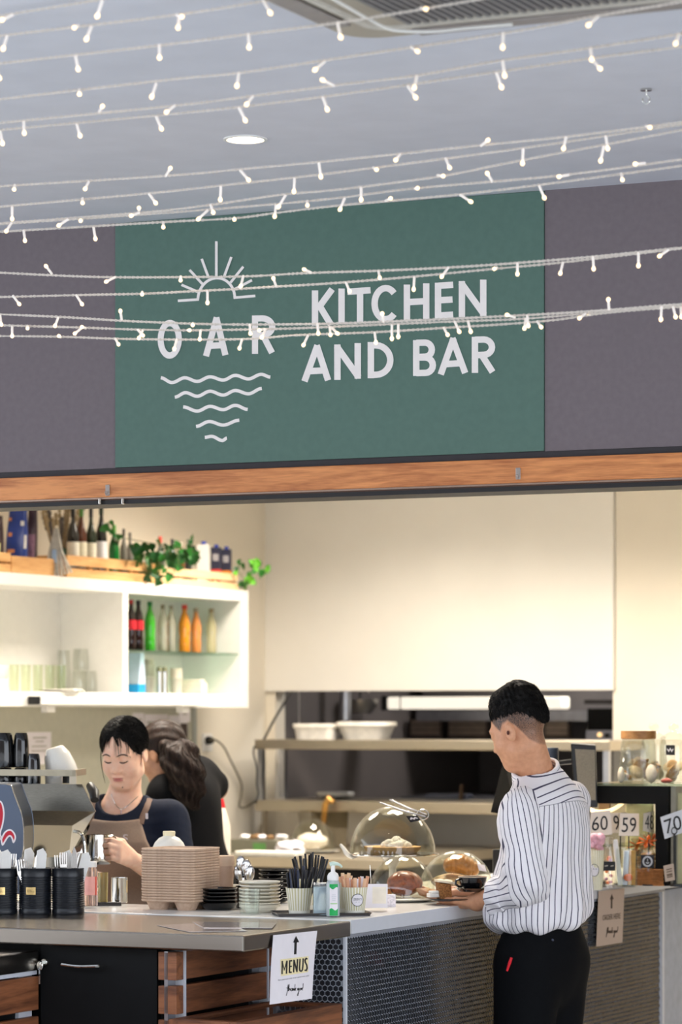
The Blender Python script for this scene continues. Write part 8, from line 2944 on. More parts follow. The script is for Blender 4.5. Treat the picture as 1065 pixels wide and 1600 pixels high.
def sleeve_f(P):
    up = SH_L + np.array((0.0, 0.0, 0.002))
    d1 = cap(P, up + np.array((0.003, 0.002, -0.008)), EL_L + np.array((-0.022, 0, 0.02)), 0.056, 0.058)
    d2 = cap(P, EL_L + np.array((-0.018, 0, 0.008)), CF1, 0.055, 0.050)
    d = smin(d1, d2, 0.035)
    d = smin(d, cap(P, SH_L + np.array((0.03, 0.03, 0.022)), SH_L + np.array((0, 0, -0.06)), 0.026, 0.05), 0.05)
    t = np.clip((SH_L[2] - P[:, 2]) / 0.25, 0, 1)
    d = d + 0.0050 * np.sin(P[:, 2] * 58 + P[:, 0] * 40 + 1.5 * np.sin(P[:, 1] * 30)) * np.clip(t * 1.6 - 0.5, 0, 1) + 0.0045 * sN(P, 9, 38) * (0.4 + 0.6 * t)
    ax = (WR_L - EL_L) / np.linalg.norm(WR_L - EL_L)
    h = (P - CF1) @ ax
    d = smax(d, h, 0.006)
    d = smax(d, -cap(P, CF0, WR_L, 0.044, 0.040), 0.004)
    return d

def sleeve_a(v):
    d1, e1, e2 = arm_frame(SH_L, EL_L)
    d2, g1, g2 = arm_frame(EL_L, WR_L)
    q1, q2 = v - SH_L, v - EL_L
    x1 = q1 @ e1
    s1 = np.arctan2(q1 @ e2, np.where(x1 > -0.01, np.maximum(x1, 0.034), x1)) * 0.062
    s2 = np.arctan2(q2 @ g2, q2 @ g1) * 0.055
    fore = ((v - EL_L) @ d2 > 0.028)
    return {'sv': s1, 'sh': s2, 'yk': np.where(fore, ((v - EL_L) @ d2 - 0.028), ((v - EL_L) @ d2 - 0.028))}

slv, _ = sdf_obj('sleeve', sleeve_f, (0.34, 8.62, 1.0), (0.64, 9.05, 1.46), 0.0040, M_SHIRT, shirt, sleeve_a)

def cuff_f(P):
    ax = (WR_L - EL_L) / np.linalg.norm(WR_L - EL_L)
    q = P - (CF0 * 0.45 + CF1 * 0.55)
    h = q @ ax
    r = np.linalg.norm(q - h[:, None] * ax, axis=1)
    R0 = 0.0525 + 0.0022 * np.sin(P[:, 2] * 170 + P[:, 0] * 90)
    d = np.maximum(np.abs(r - R0) - 0.004, np.abs(h + 0.12 * q[:, 2]) - 0.024)
    return smin(d, d + 0.001, 0.004) - 0.0025

def cuff_a(v):
    ax = (WR_L - EL_L) / np.linalg.norm(WR_L - EL_L)
    q = v - CF1
    d2, g1, g2 = arm_frame(EL_L, WR_L)
    return {'sv': np.arctan2(q @ g2, q @ g1) * 0.055, 'sh': q @ ax, 'yk': np.full(len(v), -1.0)}

sdf_obj('cuff', cuff_f, (0.36, 8.70, 0.98), (0.56, 9.10, 1.20), 0.0035, M_SHIRT, shirt, cuff_a)

def sleeveR_f(P):
    d = smin(cap(P, SH_R, EL_R, 0.062, 0.060), cap(P, EL_R, EL_R + (WR_R - EL_R) * 0.6, 0.058, 0.05), 0.03)
    return d + 0.002 * sN(P, 11, 40)

def sleeveR_a(v):
    d1, e1, e2 = arm_frame(SH_R, EL_R)
    q1 = v - SH_R
    return {'sv': np.arctan2(q1 @ e2, q1 @ e1) * 0.06, 'sh': q1[:, 0] * 0, 'yk': np.full(len(v), -1.0)}

sdf_obj('sleeve', sleeveR_f, (0.30, 8.95, 1.0), (0.80, 9.50, 1.46), 0.007, M_SHIRT, shirt, sleeveR_a)
# collar band
CA = (NK0 - NK1) / np.linalg.norm(NK0 - NK1)
CC = NK1 * 0.80 + NK0 * 0.20

def collar_f(P):
    q = P - CC
    h = q @ CA
    r = np.linalg.norm(q - h[:, None] * CA, axis=1)
    R0 = 0.066 - 0.10 * h
    d = np.maximum(np.abs(r - R0) - 0.003, np.abs(h) - 0.021)
    return d - 0.002

def collar_a(v):
    q = v - CC
    return {'sv': (q @ CA) * 1.5 + 0.004, 'sh': q @ CA, 'yk': np.full(len(v), -1.0)}

sdf_obj('collar', collar_f, tuple(CC - 0.11), tuple(CC + 0.11), 0.0032, M_SHIRT, shirt, collar_a)

# hair: dense swept top, thinning to nothing at the faded sides
def hair_bot(y):
    return np.interp(y, [-0.13, -0.100, -0.088, -0.06, -0.03, 0.0, 0.05, 0.09], [-0.052, -0.035, 0.010, 0.034, 0.040, 0.044, 0.052, 0.066])

def m_hair(P, rough=1.0):
    q = ((P - HM_C) @ HM_R) / 0.865
    d0 = ell(q, (0, -0.014, 0.035), (0.075, 0.093, 0.086))
    up = q[:, 2] - hair_bot(q[:, 1]) + 0.003 * np.sin(q[:, 1] * 420 + 2 * np.sin(q[:, 0] * 150))
    tmax = 0.010 + 0.016 * np.clip((q[:, 2] - 0.05) / 0.07, 0, 1) + 0.010 * np.clip((q[:, 1] - 0.02) / 0.06, 0, 1) * np.clip((q[:, 2] - 0.06) / 0.04, 0, 1) + 0.010 * np.exp(-((q[:, 1] + 0.055) / 0.04) ** 2) * np.clip((q[:, 2] - 0.07) / 0.05, 0, 1)
    t = np.minimum(-0.0015 + 0.34 * up, tmax)
    ph = q[:, 0] * 330 + 2.5 * np.sin(q[:, 1] * 55) + 1.5 * np.sin(q[:, 2] * 70)
    d = d0 - t + rough * (0.0012 * np.sin(ph) + 0.0016 * sN(q, 5, 120))
    return np.maximum(d, -up - 0.002) * 0.865

def walk_strands(name, f, roots, flow, n_, step, r, m, parent, off, lift=0.0, jit=0.25, seed=1, org=None):
    """fine locks that follow the surface of a hair body f along a flow field; one joined part"""
    rs = np.random.RandomState(seed)
    p = roots.copy()
    e = 0.0012

    def grad(x):
        g_ = np.stack([f(x + np.eye(3)[k] * e) - f(x - np.eye(3)[k] * e) for k in range(3)], 1)
        return g_ / np.maximum(np.linalg.norm(g_, axis=1), 1e-6)[:, None]
    for _ in range(4):
        p = p - grad(p) * f(p)[:, None]
    path = [p.copy()]
    js = rs.normal(size=(len(p), 3)) * jit
    ls = rs.uniform(0.6, 1.0, len(p))
    rise = rs.uniform(0, 1, len(p)) ** 2 * lift
    for k in range(n_):
        g_ = grad(p)
        v = flow(p) + js
        v = v - g_ * np.sum(v * g_, axis=1)[:, None]
        v /= np.maximum(np.linalg.norm(v, axis=1), 1e-6)[:, None]
        p = p + v * (step * ls)[:, None]
        g_ = grad(p)
        p = p - g_ * (f(p) - off - rise * (k + 1) / n_)[:, None]
        path.append(p.copy())
    path = np.stack(path, 1)  # strands, points, 3
    if org is not None:
        path = path - org
    N_, K_ = path.shape[:2]
    tan = np.gradient(path, axis=1)
    tan /= np.maximum(np.linalg.norm(tan, axis=2), 1e-9)[:, :, None]
    a_ = np.cross(tan, np.array((0.3, 0.5, 0.8)))
    a_ /= np.maximum(np.linalg.norm(a_, axis=2), 1e-9)[:, :, None]
    b_ = np.cross(tan, a_)
    prof = r * (1.0 - 0.85 * (np.arange(K_) / (K_ - 1)) ** 1.5)
    rr_ = prof[None, :, None] * rs.uniform(0.6, 1.2, N_)[:, None, None]
    ring = np.stack([path + rr_ * (a_ * math.cos(t) + b_ * math.sin(t)) for t in (0, 2.1, 4.2)], 2)  # N, K, 3, 3
    v = ring.reshape(-1, 3)
    idx = np.arange(N_ * K_ * 3).reshape(N_, K_, 3)
    q = []
    for c in range(3):
        c2 = (c + 1) % 3
        q.append(np.stack([idx[:, :-1, c], idx[:, :-1, c2], idx[:, 1:, c2], idx[:, 1:, c]], -1).reshape(-1, 4))
    q = np.concatenate(q)
    me = bpy.data.meshes.new(name)
    me.from_pydata(v.tolist(), [], q.tolist())
    me.update()
    me.polygons.foreach_set('use_smooth', [True] * len(me.polygons))
    me.materials.append(m)
    o = bpy.data.objects.new(name, me)
    COL.objects.link(o)
    o.parent = parent
    return stuff(o)

mh, _ = sdf_obj('hair', m_hair, tuple(HM_C + np.array((-0.15, -0.15, -0.10))), tuple(HM_C + np.array((0.15, 0.15, 0.18))), 0.0026, M_HAIR, man, sm=0)
rs_ = np.random.RandomState(3)
u_ = rs_.normal(size=(2600, 3))
u_ /= np.linalg.norm(u_, axis=1)[:, None]
u_ = u_ * np.array((0.08, 0.10, 0.095)) + np.array((0, -0.014, 0.035))
u_ = u_[(u_[:, 2] > hair_bot(u_[:, 1]) + 0.004)]
roots = HM_C + (HM_R @ (u_ * 0.865).T).T

def m_flow(P):
    q = ((P - HM_C) @ HM_R) / 0.865
    top = np.clip((q[:, 2] - 0.07) / 0.03, 0, 1)[:, None]
    fl = top * np.array((0.15, 0.9, 0.3)) + (1 - top) * np.array((0.0, 0.15, -1.0))
    return fl @ HM_R.T

walk_strands('hair_strands', lambda P: m_hair(P, 0.0), roots, m_flow, 6, 0.0042, 0.0011, M_HAIR, mh, 0.0012, 0.004, 0.35, 4, MC)
# eyelid / brow hint and a dark ball painting the ear hole's shade
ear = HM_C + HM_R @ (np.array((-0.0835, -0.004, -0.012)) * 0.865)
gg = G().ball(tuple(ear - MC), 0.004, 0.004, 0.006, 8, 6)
obj('ear_hole_shade', gg, mat('ear shadow brown', (84, 44, 34), 0.7), man, smooth=True)
for s_ in (-1, 1):
    pts = []
    for (x_, z_) in ((0.016, 0.020), (0.030, 0.025), (0.046, 0.019)):
        o3 = Vector(HM_C + HM_R @ (np.array((x_ * s_, 0.16, z_)) * 0.865))
        hh_ = bv.ray_cast(o3, Vector(-HM_R[:, 1]))
        if hh_[0] is not None:
            pts.append(tuple(hh_[0] - Vector(MC)))
    if len(pts) == 3:
        obj('eyebrow', G().tube(spline(pts, 4), 0.003, 6), M_HAIR, man, smooth=True)
# -- the barista
YBr = 10.06
BC = V3(W(193, 1119, YBr + 0.05))
BC[2] = 0.0
FBr = np.array((-0.22, -0.975, 0.0))
FBr /= np.linalg.norm(FBr)
RBr = np.cross(FBr, (0, 0, 1))  # her right hand side
zq = lambda py, Y=YBr: CAMZ - (py - HY) * Y / F
HB_F = np.array((-0.29, -0.86, -0.36))
HB_R = frame(HB_F)
SCB = 0.87
eye = V3(W(180, 1190, YBr - 0.09))
HB_C = eye - HB_R @ (np.array((0, 0.086, -0.003)) * SCB)
bz = [0.55, 0.85, 0.95, 1.05, 1.14, 1.20, 1.26, 1.30, 1.335, 1.36, 1.40]
bw = [0.155, 0.165, 0.150, 0.152, 0.162, 0.168, 0.160, 0.120, 0.075, 0.056, 0.050]
bd = [0.115, 0.120, 0.108, 0.112, 0.125, 0.120, 0.100, 0.080, 0.062, 0.054, 0.050]
bo = [0.0, 0.0, 0.005, 0.008, 0.012, 0.008, 0.0, -0.004, 0.002, 0.010, 0.02]

def b_q(P):
    q = P - BC
    z = q[:, 2]
    return q @ RBr, q @ FBr - np.interp(z, bz, bo), z, np.interp(z, bz, bw), np.interp(z, bz, bd)

def b_torso(P, grow=0.0):
    x, y, z, w_, d_ = b_q(P)
    return (np.sqrt((x / w_) ** 2 + (y / d_) ** 2) - 1) * np.minimum(w_, d_) - grow

BS_L = BC - RBr * 0.150 + np.array((0, 0, zq(1280)))
BS_R = BC + RBr * 0.150 + np.array((0, 0, zq(1279)))
BE_L = V3(W(283, 1392, 9.98))
BW_L = V3(W(205, 1342, 9.67))
BE_R = BS_R + np.array((-0.03, -0.03, -0.26))
BW_R = BE_R + np.array((0.06, -0.20, 0.05))
bN0 = HB_C + HB_R @ np.array((0, -0.020, -0.045))
bN1 = BC + FBr * 0.0 + np.array((0, 0, zq(1256)))
hD = V3(W(181, 1327, 9.585)) - BW_L
hD /= np.linalg.norm(hD)
hT = np.array((-0.10, -0.05, 1.0))
hT = hT - hD * (hT @ hD)
hNn = np.cross(hT, hD)
hNn = hNn if hNn[1] > 0 else -hNn
BHL = hand_parts(BW_L, hD, hNn, hT, [(0.5, 1.15, 0.9), (0.5, 1.15, 0.9), (0.5, 1.15, 0.9), (0.5, 1.15, 0.9)],
                 [((0.55, 0.35, 0.55), 0.036, 0.0125, 0.0105), ((0.75, 0.6, 0.1), 0.03, 0.0105, 0.009), ((0.6, 0.75, 0.0), 0.022, 0.009, 0.0075)], 0.98)
BHR = hand_parts(BW_R, BW_R - BE_R, (1, 0, 0), (0, 0, 1), [(0.4, 0.7, 0.5)] * 4, [((0.7, 0.3, 0.5), 0.036, 0.0125, 0.0105), ((0.9, 0.4, 0.1), 0.03, 0.0105, 0.009)], 0.86)

def b_body(P):
    d = b_torso(P, -0.010)
    d = smax(d, P[:, 2] - 1.36, 0.04)
    d = smax(d, 0.70 - P[:, 2], 0.04)
    for s_ in (-1, 1):
        hp_ = BC + RBr * 0.085 * s_ + np.array((0, 0, 0.82))
        kn = hp_ + np.array((0, 0, -0.40))
        an = kn + np.array((0, 0, -0.36))
        d = smin(d, cap(P, hp_, kn, 0.085, 0.058), 0.04)
        d = smin(d, cap(P, kn, an, 0.058, 0.042), 0.02)
        d = smin(d, cap(P, an + np.array((0, 0, 0.0)), an + FBr * 0.13 - np.array((0, 0, 0.015)), 0.042, 0.028), 0.02)
    d = smin(d, cap(P, BS_L, BE_L, 0.046, 0.038), 0.04)
    d = smin(d, cap(P, BE_L, BW_L, 0.038, 0.025), 0.02)
    d = smin(d, cap(P, BS_R, BE_R, 0.046, 0.038), 0.04)
    d = smin(d, cap(P, BE_R, BW_R, 0.038, 0.025), 0.02)
    d = smin(d, hand_sdf(P, BHL), 0.010)
    d = smin(d, hand_sdf(P, BHR), 0.010)
    d = smin(d, cap(P, bN0, bN1, 0.046, 0.054), 0.03)
    d = smin(d, head_sdf(P, HB_C, HB_R, SCB), 0.022)
    return d

M_SKINB = skin('fair skin', (246, 194, 164), (250, 206, 180), 0.45)
bar = thing('person', 'barista in navy shirt and taupe apron looking down while holding a steel jug', 'person', BC, 0)
zs_ = np.concatenate([np.arange(-0.01, 0.95, 0.014), np.arange(0.95, 1.34, 0.0040), np.arange(1.34, 1.62, 0.0024)])
c0, c1 = BC - 0.46, BC + 0.46
ob, bvB = sdf_obj('body', b_body, (c0[0] + 0.12, c0[1] - 0.13, 0), (c1[0] - 0.1, c1[1] - 0.2, 1.62), 0.0032, M_SKINB, bar, zs=zs_, sm=1)

def face_pt(x, z, off=0.0006):
    o3 = Vector(HB_C + HB_R @ (np.array((x, 0.17, z)) * SCB))
    h = bvB.ray_cast(o3, Vector(-HB_R[:, 1]))
    return None if h[0] is None else Vector(h[0]) + Vector(HB_R[:, 1]) * off - Vector(BC)

def face_line(name, pts, r, m, par):
    pp = [face_pt(x, z) for x, z in [q[:2] for q in spline([(a, b, 0) for a, b in pts], 5)]]
    pp = [tuple(p) for p in pp if p is not None]
    if len(pp) < 3:
        return
    n_ = len(pp)
    rr_ = [r * (0.35 + 0.65 * math.sin(PI * (k + 0.6) / (n_ + 0.2)) ** 0.7) for k in range(n_)]
    return obj(name, G().tube(pp, rr_, 6, flat=0.8), m, par, smooth=True)

M_LASH = mat('lash black', (30, 20, 18), 0.6)
M_BROW = mat('soft brow', (62, 46, 42), 0.7)
for s_ in (-1, 1):
    face_line('eyelashes', [(0.0165 * s_, -0.0062), (0.024 * s_, -0.0088), (0.034 * s_, -0.0085), (0.046 * s_, -0.0045)], 0.0030, M_LASH, bar)
    face_line('eyebrow', [(0.013 * s_, 0.0195), (0.026 * s_, 0.0235), (0.038 * s_, 0.0225), (0.050 * s_, 0.0155)], 0.0030, M_BROW, bar)
# lips as a thin skin laid over the modelled mouth
M_LIP = mat('rose lips', (214, 134, 124), 0.4)

def lip(z0_, z1_, n_=14):
    g_ = G()
    vs, fs = [], []
    for k in range(n_ + 1):
        x = -0.020 + 0.040 * k / n_
        w_ = math.sqrt(max(0.0, 1 - (x / 0.0204) ** 2))
        for q in range(4):
            z = z0_ + (z1_ - z0_) * (0.5 + (q / 3 - 0.5) * w_)
            p = face_pt(x, z, 0.0005)
            vs.append(tuple(p) if p is not None else (0, 0, 0))
    for k in range(n_):
        for q in range(3):
            fs.append((k * 4 + q, k * 4 + q + 1, (k + 1) * 4 + q + 1, (k + 1) * 4 + q))
    return g_._a(vs, fs)

obj('lip', lip(-0.0708, -0.0645), M_LIP, bar, smooth=True)
obj('lip', lip(-0.0800, -0.0720), M_LIP, bar, smooth=True)
face_line('mouth_line', [(-0.021, -0.0712), (-0.008, -0.0716), (0.008, -0.0716), (0.021, -0.0712)], 0.0009, mat('mouth line', (134, 70, 68), 0.6), bar)
p = face_pt(-0.012, -0.105)
if p is not None:
    obj('mole', G().ball(tuple(p), 0.0022, 0.0014, 0.0022, 8, 6), mat('mole brown', (96, 58, 48), 0.6), bar)

# hair: parted cap with loose fringe and a tied back knot
def b_hair(P):
    q = ((P - HB_C) @ HB_R) / SCB
    ax = np.abs(q[:, 0])
    d = ell(q, (0, -0.020, 0.036), (0.085, 0.099, 0.090))
    d = smin(d, ell(q, (0, -0.095, 0.0), (0.05, 0.05, 0.05)), 0.03)
    d = d + 0.0012 * np.sin(np.arctan2(q[:, 0], q[:, 1] - 0.05) * 70) * 0.6 + 0.0012 * sN(q, 6, 80)
  # face opening
    line = np.interp(ax, [0.0, 0.03, 0.050, 0.062, 0.072, 0.085], [0.080, 0.071, 0.046, 0.010, -0.035, -0.075])
    line = line + 0.005 * np.sin(q[:, 0] * 260)
    yl = np.interp(q[:, 2], [-0.08, -0.03, 0.02, 0.06], [-0.04, -0.012, 0.018, 0.03])
    cut = np.minimum(line - q[:, 2], 1)
    opening = smax(-(line - q[:, 2]) * 1.0, -(q[:, 1] - yl), 0.004)  # negative inside the kept region
    opening = np.where(q[:, 1] > yl, line - q[:, 2], -0.02)
    d = smax(d, np.minimum(opening, (q[:, 1] - yl) + 0.0 * cut), 0.004)
    bot = np.interp(q[:, 1], [-0.14, -0.08, -0.03, 0.02], [-0.05, -0.055, -0.05, -0.02])
    d = smax(d, bot - q[:, 2], 0.01)
    return d * SCB

hb, bvh = sdf_obj('hair', b_hair, tuple(HB_C - 0.16), tuple(HB_C + np.array((0.16, 0.16, 0.16))), 0.0026, M_HAIR, bar, sm=1)

rs_ = np.random.RandomState(8)
u_ = rs_.normal(size=(3200, 3))
u_ /= np.linalg.norm(u_, axis=1)[:, None]
u_ = u_ * np.array((0.087, 0.10, 0.092)) + np.array((0, -0.02, 0.036))
ln_ = np.interp(np.abs(u_[:, 0]), [0.0, 0.03, 0.055, 0.068, 0.078, 0.09], [0.086, 0.080, 0.056, 0.018, -0.020, -0.04])
u_ = u_[(u_[:, 2] > np.where(u_[:, 1] > 0.0, ln_, -0.02))]

def bar_flow(P):
    q = ((P - HB_C) @ HB_R) / SCB
    side = np.sign(q[:, 0] + 0.004)
    k_ = np.clip((q[:, 1] - 0.02) / 0.05, 0, 1)
    fl = np.stack([side * 0.9, -0.65 + 0.2 * k_, -0.25 - 0.5 * np.abs(q[:, 0]) / 0.08], 1)
    return fl @ HB_R.T

walk_strands('hair_strands', b_hair, HB_C + (HB_R @ (u_ * SCB).T).T, bar_flow, 7, 0.006, 0.0011, M_HAIR, hb, 0.0010, 0.003, 0.2, 5, BC)

def strand(pts, r, name='hair_lock'):
    pp = [tuple(Vector(HB_C + HB_R @ (np.array(p) * SCB)) - Vector(BC)) for p in pts]
    sp_ = spline(pp, 6)
    n_ = len(sp_)
    obj(name, G().tube(sp_, [r * (0.25 + 0.75 * math.sin(PI * min(1.0, (k + 1) / n_ * 0.9 + 0.12))) for k in range(n_)], 6, flat=0.45), M_HAIR, hb, smooth=True)

def fr(x0, x1, z1, bow=0.0, r=0.0016):
    pts = []
    for k in range(5):
        t = k / 4
        x = x0 + (x1 - x0) * t + bow * math.sin(t * PI)
        z = 0.088 + (z1 - 0.088) * t
        p_ = face_pt(x, z, 0.004 - 0.0015 * t)
        if p_ is not None:
            pts.append(tuple(p_))
    if len(pts) >= 3:
        sp_ = spline(pts, 5)
        n_ = len(sp_)
        obj('hair_lock', G().tube(sp_, [r * (1.0 - 0.75 * k / n_) for k in range(n_)], 6, flat=0.5), M_HAIR, hb, smooth=True)

_rf = random.Random(5)
for q in range(34):
    x0 = _rf.uniform(-0.05, 0.05)
    sg = 1 if x0 > 0.005 else -1
    fr(x0, x0 + sg * _rf.uniform(0.006, 0.024), _rf.uniform(0.045, 0.066) - 0.25 * max(0, abs(x0) - 0.03), 0.003 * sg, _rf.uniform(0.0016, 0.0034))
for a_ in ((0.030, 0.056, 0.018, 0.006, 0.0048), (0.026, 0.050, 0.024, 0.005, 0.0035), (0.022, 0.044, 0.030, 0.004, 0.0028), (0.012, 0.030, 0.040, 0.003, 0.0018), (0.034, 0.060, 0.030, 0.006, 0.0040), (0.038, 0.064, 0.010, 0.006, 0.0036),
          (-0.006, -0.010, 0.016, 0.0, 0.0020), (-0.014, -0.020, 0.014, 0.0, 0.0026), (-0.020, -0.026, 0.020, -0.002, 0.0018), (-0.001, -0.004, 0.022, 0.0, 0.0014),
          (-0.030, -0.046, 0.022, -0.004, 0.0034), (-0.036, -0.054, 0.006, -0.004, 0.0042), (-0.042, -0.060, 0.014, -0.004, 0.0036), (-0.033, -0.050, 0.032, -0.004, 0.0030), (-0.048, -0.066, 0.0, -0.003, 0.0036)):
    fr(*a_)
strand([(0.078, 0.02, 0.02), (0.086, 0.018, -0.02), (0.090, 0.012, -0.07), (0.088, 0.010, -0.12)], 0.0016)
strand([(-0.076, 0.030, 0.03), (-0.080, 0.030, -0.005), (-0.074, 0.034, -0.04)], 0.0030)

M_NAVY = mat('navy cotton', (20, 27, 44), 0.85, var=0.12, scale=140, spec=0.2)

def b_shirt(P):
    x, y, z, w_, d_ = b_q(P)
    d = b_torso(P, 0.006)
    d = smin(d, cap(P, BS_L, BS_R, 0.050, 0.050), 0.05)
    d = smax(d, P[:, 2] - 1.352, 0.006)
    sl = cap(P, BS_L, BS_L + (BE_L - BS_L) * 0.80, 0.060, 0.066)
    sr = cap(P, BS_R, BS_R + (BE_R - BS_R) * 0.80, 0.060, 0.062)
    d = smin(d, np.minimum(sl, sr), 0.035)
    d = d + 0.003 * sN(P, 21, 40) * np.clip((1.32 - P[:, 2]) * 8, 0, 1)
    d = smax(d, 0.78 - P[:, 2], 0.01)
  # scooped neck
    nk = bN1 + FBr * 0.055 + np.array((0, 0, 0.032))
    d = smax(d, -ell(P, nk, (0.074, 0.085, 0.070), np.stack([RBr, FBr, (0, 0, 1)], 1)), 0.005)
    d = smax(d, -cap(P, bN0, bN1, 0.058, 0.066), 0.004)
    return d

sh_, bvS = sdf_obj('tee_shirt', b_shirt, (BC[0] - 0.34, BC[1] - 0.25, 0.76), (BC[0] + 0.34, BC[1] + 0.24, 1.38), 0.0042, M_NAVY, bar)
M_APRON = mat('taupe apron cloth', (146, 126, 110), 0.85, var=0.06, scale=160)
ZA_ = zq(1284, 9.95)

def b_apron(P):
    x, y, z, w_, d_ = b_q(P)
    d = b_torso(P, 0.016) + 0.003 * sN(P, 33, 30)
    top = ZA_ + 0.10 * x * x / 0.01 * 0.12
    d = smax(d, z - top, 0.003)
    half = np.interp(ZA_ - z, [-0.01, 0.0, 0.06, 0.14, 0.2], [0.082, 0.084, 0.108, 0.150, 0.2])
    d = smax(d, np.abs(x) - half, 0.003)
    d = smax(d, 0.01 - y, 0.004)
    return smax(d, 0.45 - z, 0.004)

apr, bvA = sdf_obj('apron', b_apron, (BC[0] - 0.26, BC[1] - 0.25, 0.44), (BC[0] + 0.26, BC[1] + 0.10, 1.32), 0.0042, M_APRON, bar)
M_STRAP = mat('brown strap', (120, 96, 82), 0.7, var=0.06)

def on_bv(bvx, px, py, off):
    h = bvx.ray_cast(Vector((0, 0, CAMZ)), (W(px, py, 9.0) - Vector((0, 0, CAMZ))).normalized())
    return None if h[0] is None else Vector(h[0]) + Vector((0, -off, 0)) - Vector(BC)

for pts, nm in ((((237, 1236), (234, 1248), (229, 1262), (223, 1276), (220, 1287)), 'strap'), (((151, 1240), (147, 1252), (144, 1266), (142, 1280), (140, 1290)), 'strap')):
    pp = [on_bv(bvS, x, y, 0.006) for x, y in pts]
    pp = [tuple(p) for p in pp if p is not None]
    if len(pp) > 2:
        obj(nm, G().tube(spline(pp, 4), 0.0095, 8, flat=0.25, up=(0, -1, 0.3)), M_STRAP, apr, smooth=60)
p = on_bv(bvS, 229.5, 1275, 0.009)
if p is not None:
    obj('strap_tag', G().box(p.x - 0.004, p.x + 0.004, p.y - 0.002, p.y, p.z - 0.009, p.z + 0.009), M_PAPER, apr)
# letter at the end of the word on the apron
p = on_bv(bvA, 196, 1309, 0.003)
if p is not None:
    g_ = G()
    text_on(g_, 'S', lambda x, y, d_: (p.x + x, p.y - d_ + 0.12 * abs(x), p.z + y), -0.008, -0.011, 0.008, 0.011, 0.001)
    g_.stroke([(-0.006, -0.017), (0.004, -0.018)], 0.0015, lambda x, y, d_: (p.x + x, p.y - d_, p.z + y), 0, 0.001)
    obj('lettering', g_, M_PAPER, apr)
# necklace
pp = []
for x, y in ((174, 1240), (177, 1250), (182, 1259), (189.5, 1264.5), (198, 1260), (207, 1252), (216, 1244)):
    a_ = on_bv(bvB, x, y, 0.002)
    b_ = on_bv(bvS, x, y, 0.003)
    c_ = [q for q in (a_, b_) if q is not None]
    if c_:
        pp.append(tuple(min(c_, key=lambda q: q.y)))
if len(pp) > 3:
    nk = obj('necklace', G().tube(spline(pp, 4), 0.0009, 5), M_CHROME, bar, smooth=True)
    q = Vector(pp[3])
    g_ = G().ball((q.x, q.y - 0.003, q.z - 0.006), 0.0026, n=8, m=6).ball((q.x, q.y - 0.003, q.z - 0.012), 0.0026, n=8, m=6).ball((q.x, q.y - 0.004, q.z - 0.020), 0.0042, n=10, m=8)
    obj('pendant', g_, mat('pink pendant', (226, 196, 206), 0.2, 0.3), nk, smooth=True)
# trousers and shoes under the counter line

def b_trous(P):
    d = None
    for s_ in (-1, 1):
        hp_ = BC + RBr * 0.085 * s_ + np.array((0, 0, 0.82))
        kn = hp_ + np.array((0, 0, -0.40))
        an = kn + np.array((0, 0, -0.36))
        q = smin(cap(P, hp_, kn, 0.095, 0.070), cap(P, kn, an, 0.070, 0.058), 0.02)
        d = q if d is None else smin(d, q, 0.02)
    d = smin(d, b_torso(P, 0.004), 0.03)
    d = smax(d, P[:, 2] - 0.86, 0.01)
    return smax(d, 0.07 - P[:, 2], 0.01)

sdf_obj('trousers', b_trous, (BC[0] - 0.26, BC[1] - 0.24, 0), (BC[0] + 0.26, BC[1] + 0.24, 0.9), 0.012, M_TROUS, bar)

# steel jug in her hand
YJ = 9.62
sJ = YJ / F
jz0, jz1 = W(0, 1350, YJ).z, W(0, 1304, YJ).z
w = W(152, 1350, YJ)
t = thing('milk_jug', 'steel milk jug held in the barista\'s hand', 'jug', (w.x, YJ, jz0), 0)
hJ = jz1 - jz0
obj('body', shell([(21.0 * sJ, 0.0), (21.6 * sJ, 0.003), (21.0 * sJ, hJ * 0.3), (18.5 * sJ, hJ * 0.75), (18.2 * sJ, hJ)], 0.0012, 36), M_CHROME, t, smooth=50)
g_ = G()
vs = [(-17.0 * sJ, -0.012, hJ), (-17.0 * sJ, 0.012, hJ), (-17.8 * sJ, 0, hJ * 0.62), (-24 * sJ, 0, hJ + 0.003)]
g_._a(vs, [(0, 3, 2), (1, 2, 3)])
obj('spout', g_, M_CHROME, t, smooth=True)
obj('handle', G().tube(spline([(18 * sJ, 0, hJ * 0.9), (26 * sJ, 0.004, hJ * 0.92), (29 * sJ, 0.006, hJ * 0.6), (26 * sJ, 0.004, hJ * 0.2), (20.5 * sJ, 0, hJ * 0.15)], 5), 0.0045, 8), M_CHROME, t, smooth=True)

# -- the second woman, bending with her back to us
YW = 10.95
sW = YW / F
WC = V3(W(288, 1119, YW))
WC[2] = 0.0
wH = V3(W(252, 1178, YW - 0.02))
wHF = np.array((-0.80, 0.45, -0.40))
wHR = frame(wHF)
wN = V3(W(262, 1222, YW + 0.0))
wS = [V3(W(262, 1240, YW - 0.08)), V3(W(312, 1212, YW + 0.10))]
wCh = V3(W(286, 1262, YW + 0.02))
wPe = V3(W(298, 1385, YW + 0.06))
wEl = [V3(W(262, 1330, YW + 0.05)), V3(W(338, 1232, YW + 0.16))]
wWr = [V3(W(262, 1330, YW + 0.25)), V3(W(322, 1262, YW + 0.32))]

def w_torso(P, g=0.0):
    d = cap(P, wCh, wPe, 0.125 + g, 0.118 + g)
    d = smin(d, cap(P, wS[0], wS[1], 0.058 + g, 0.060 + g), 0.07)
    d = smin(d, ell(P, wPe, (0.15 + g, 0.13 + g, 0.15 + g)), 0.06)
    return d

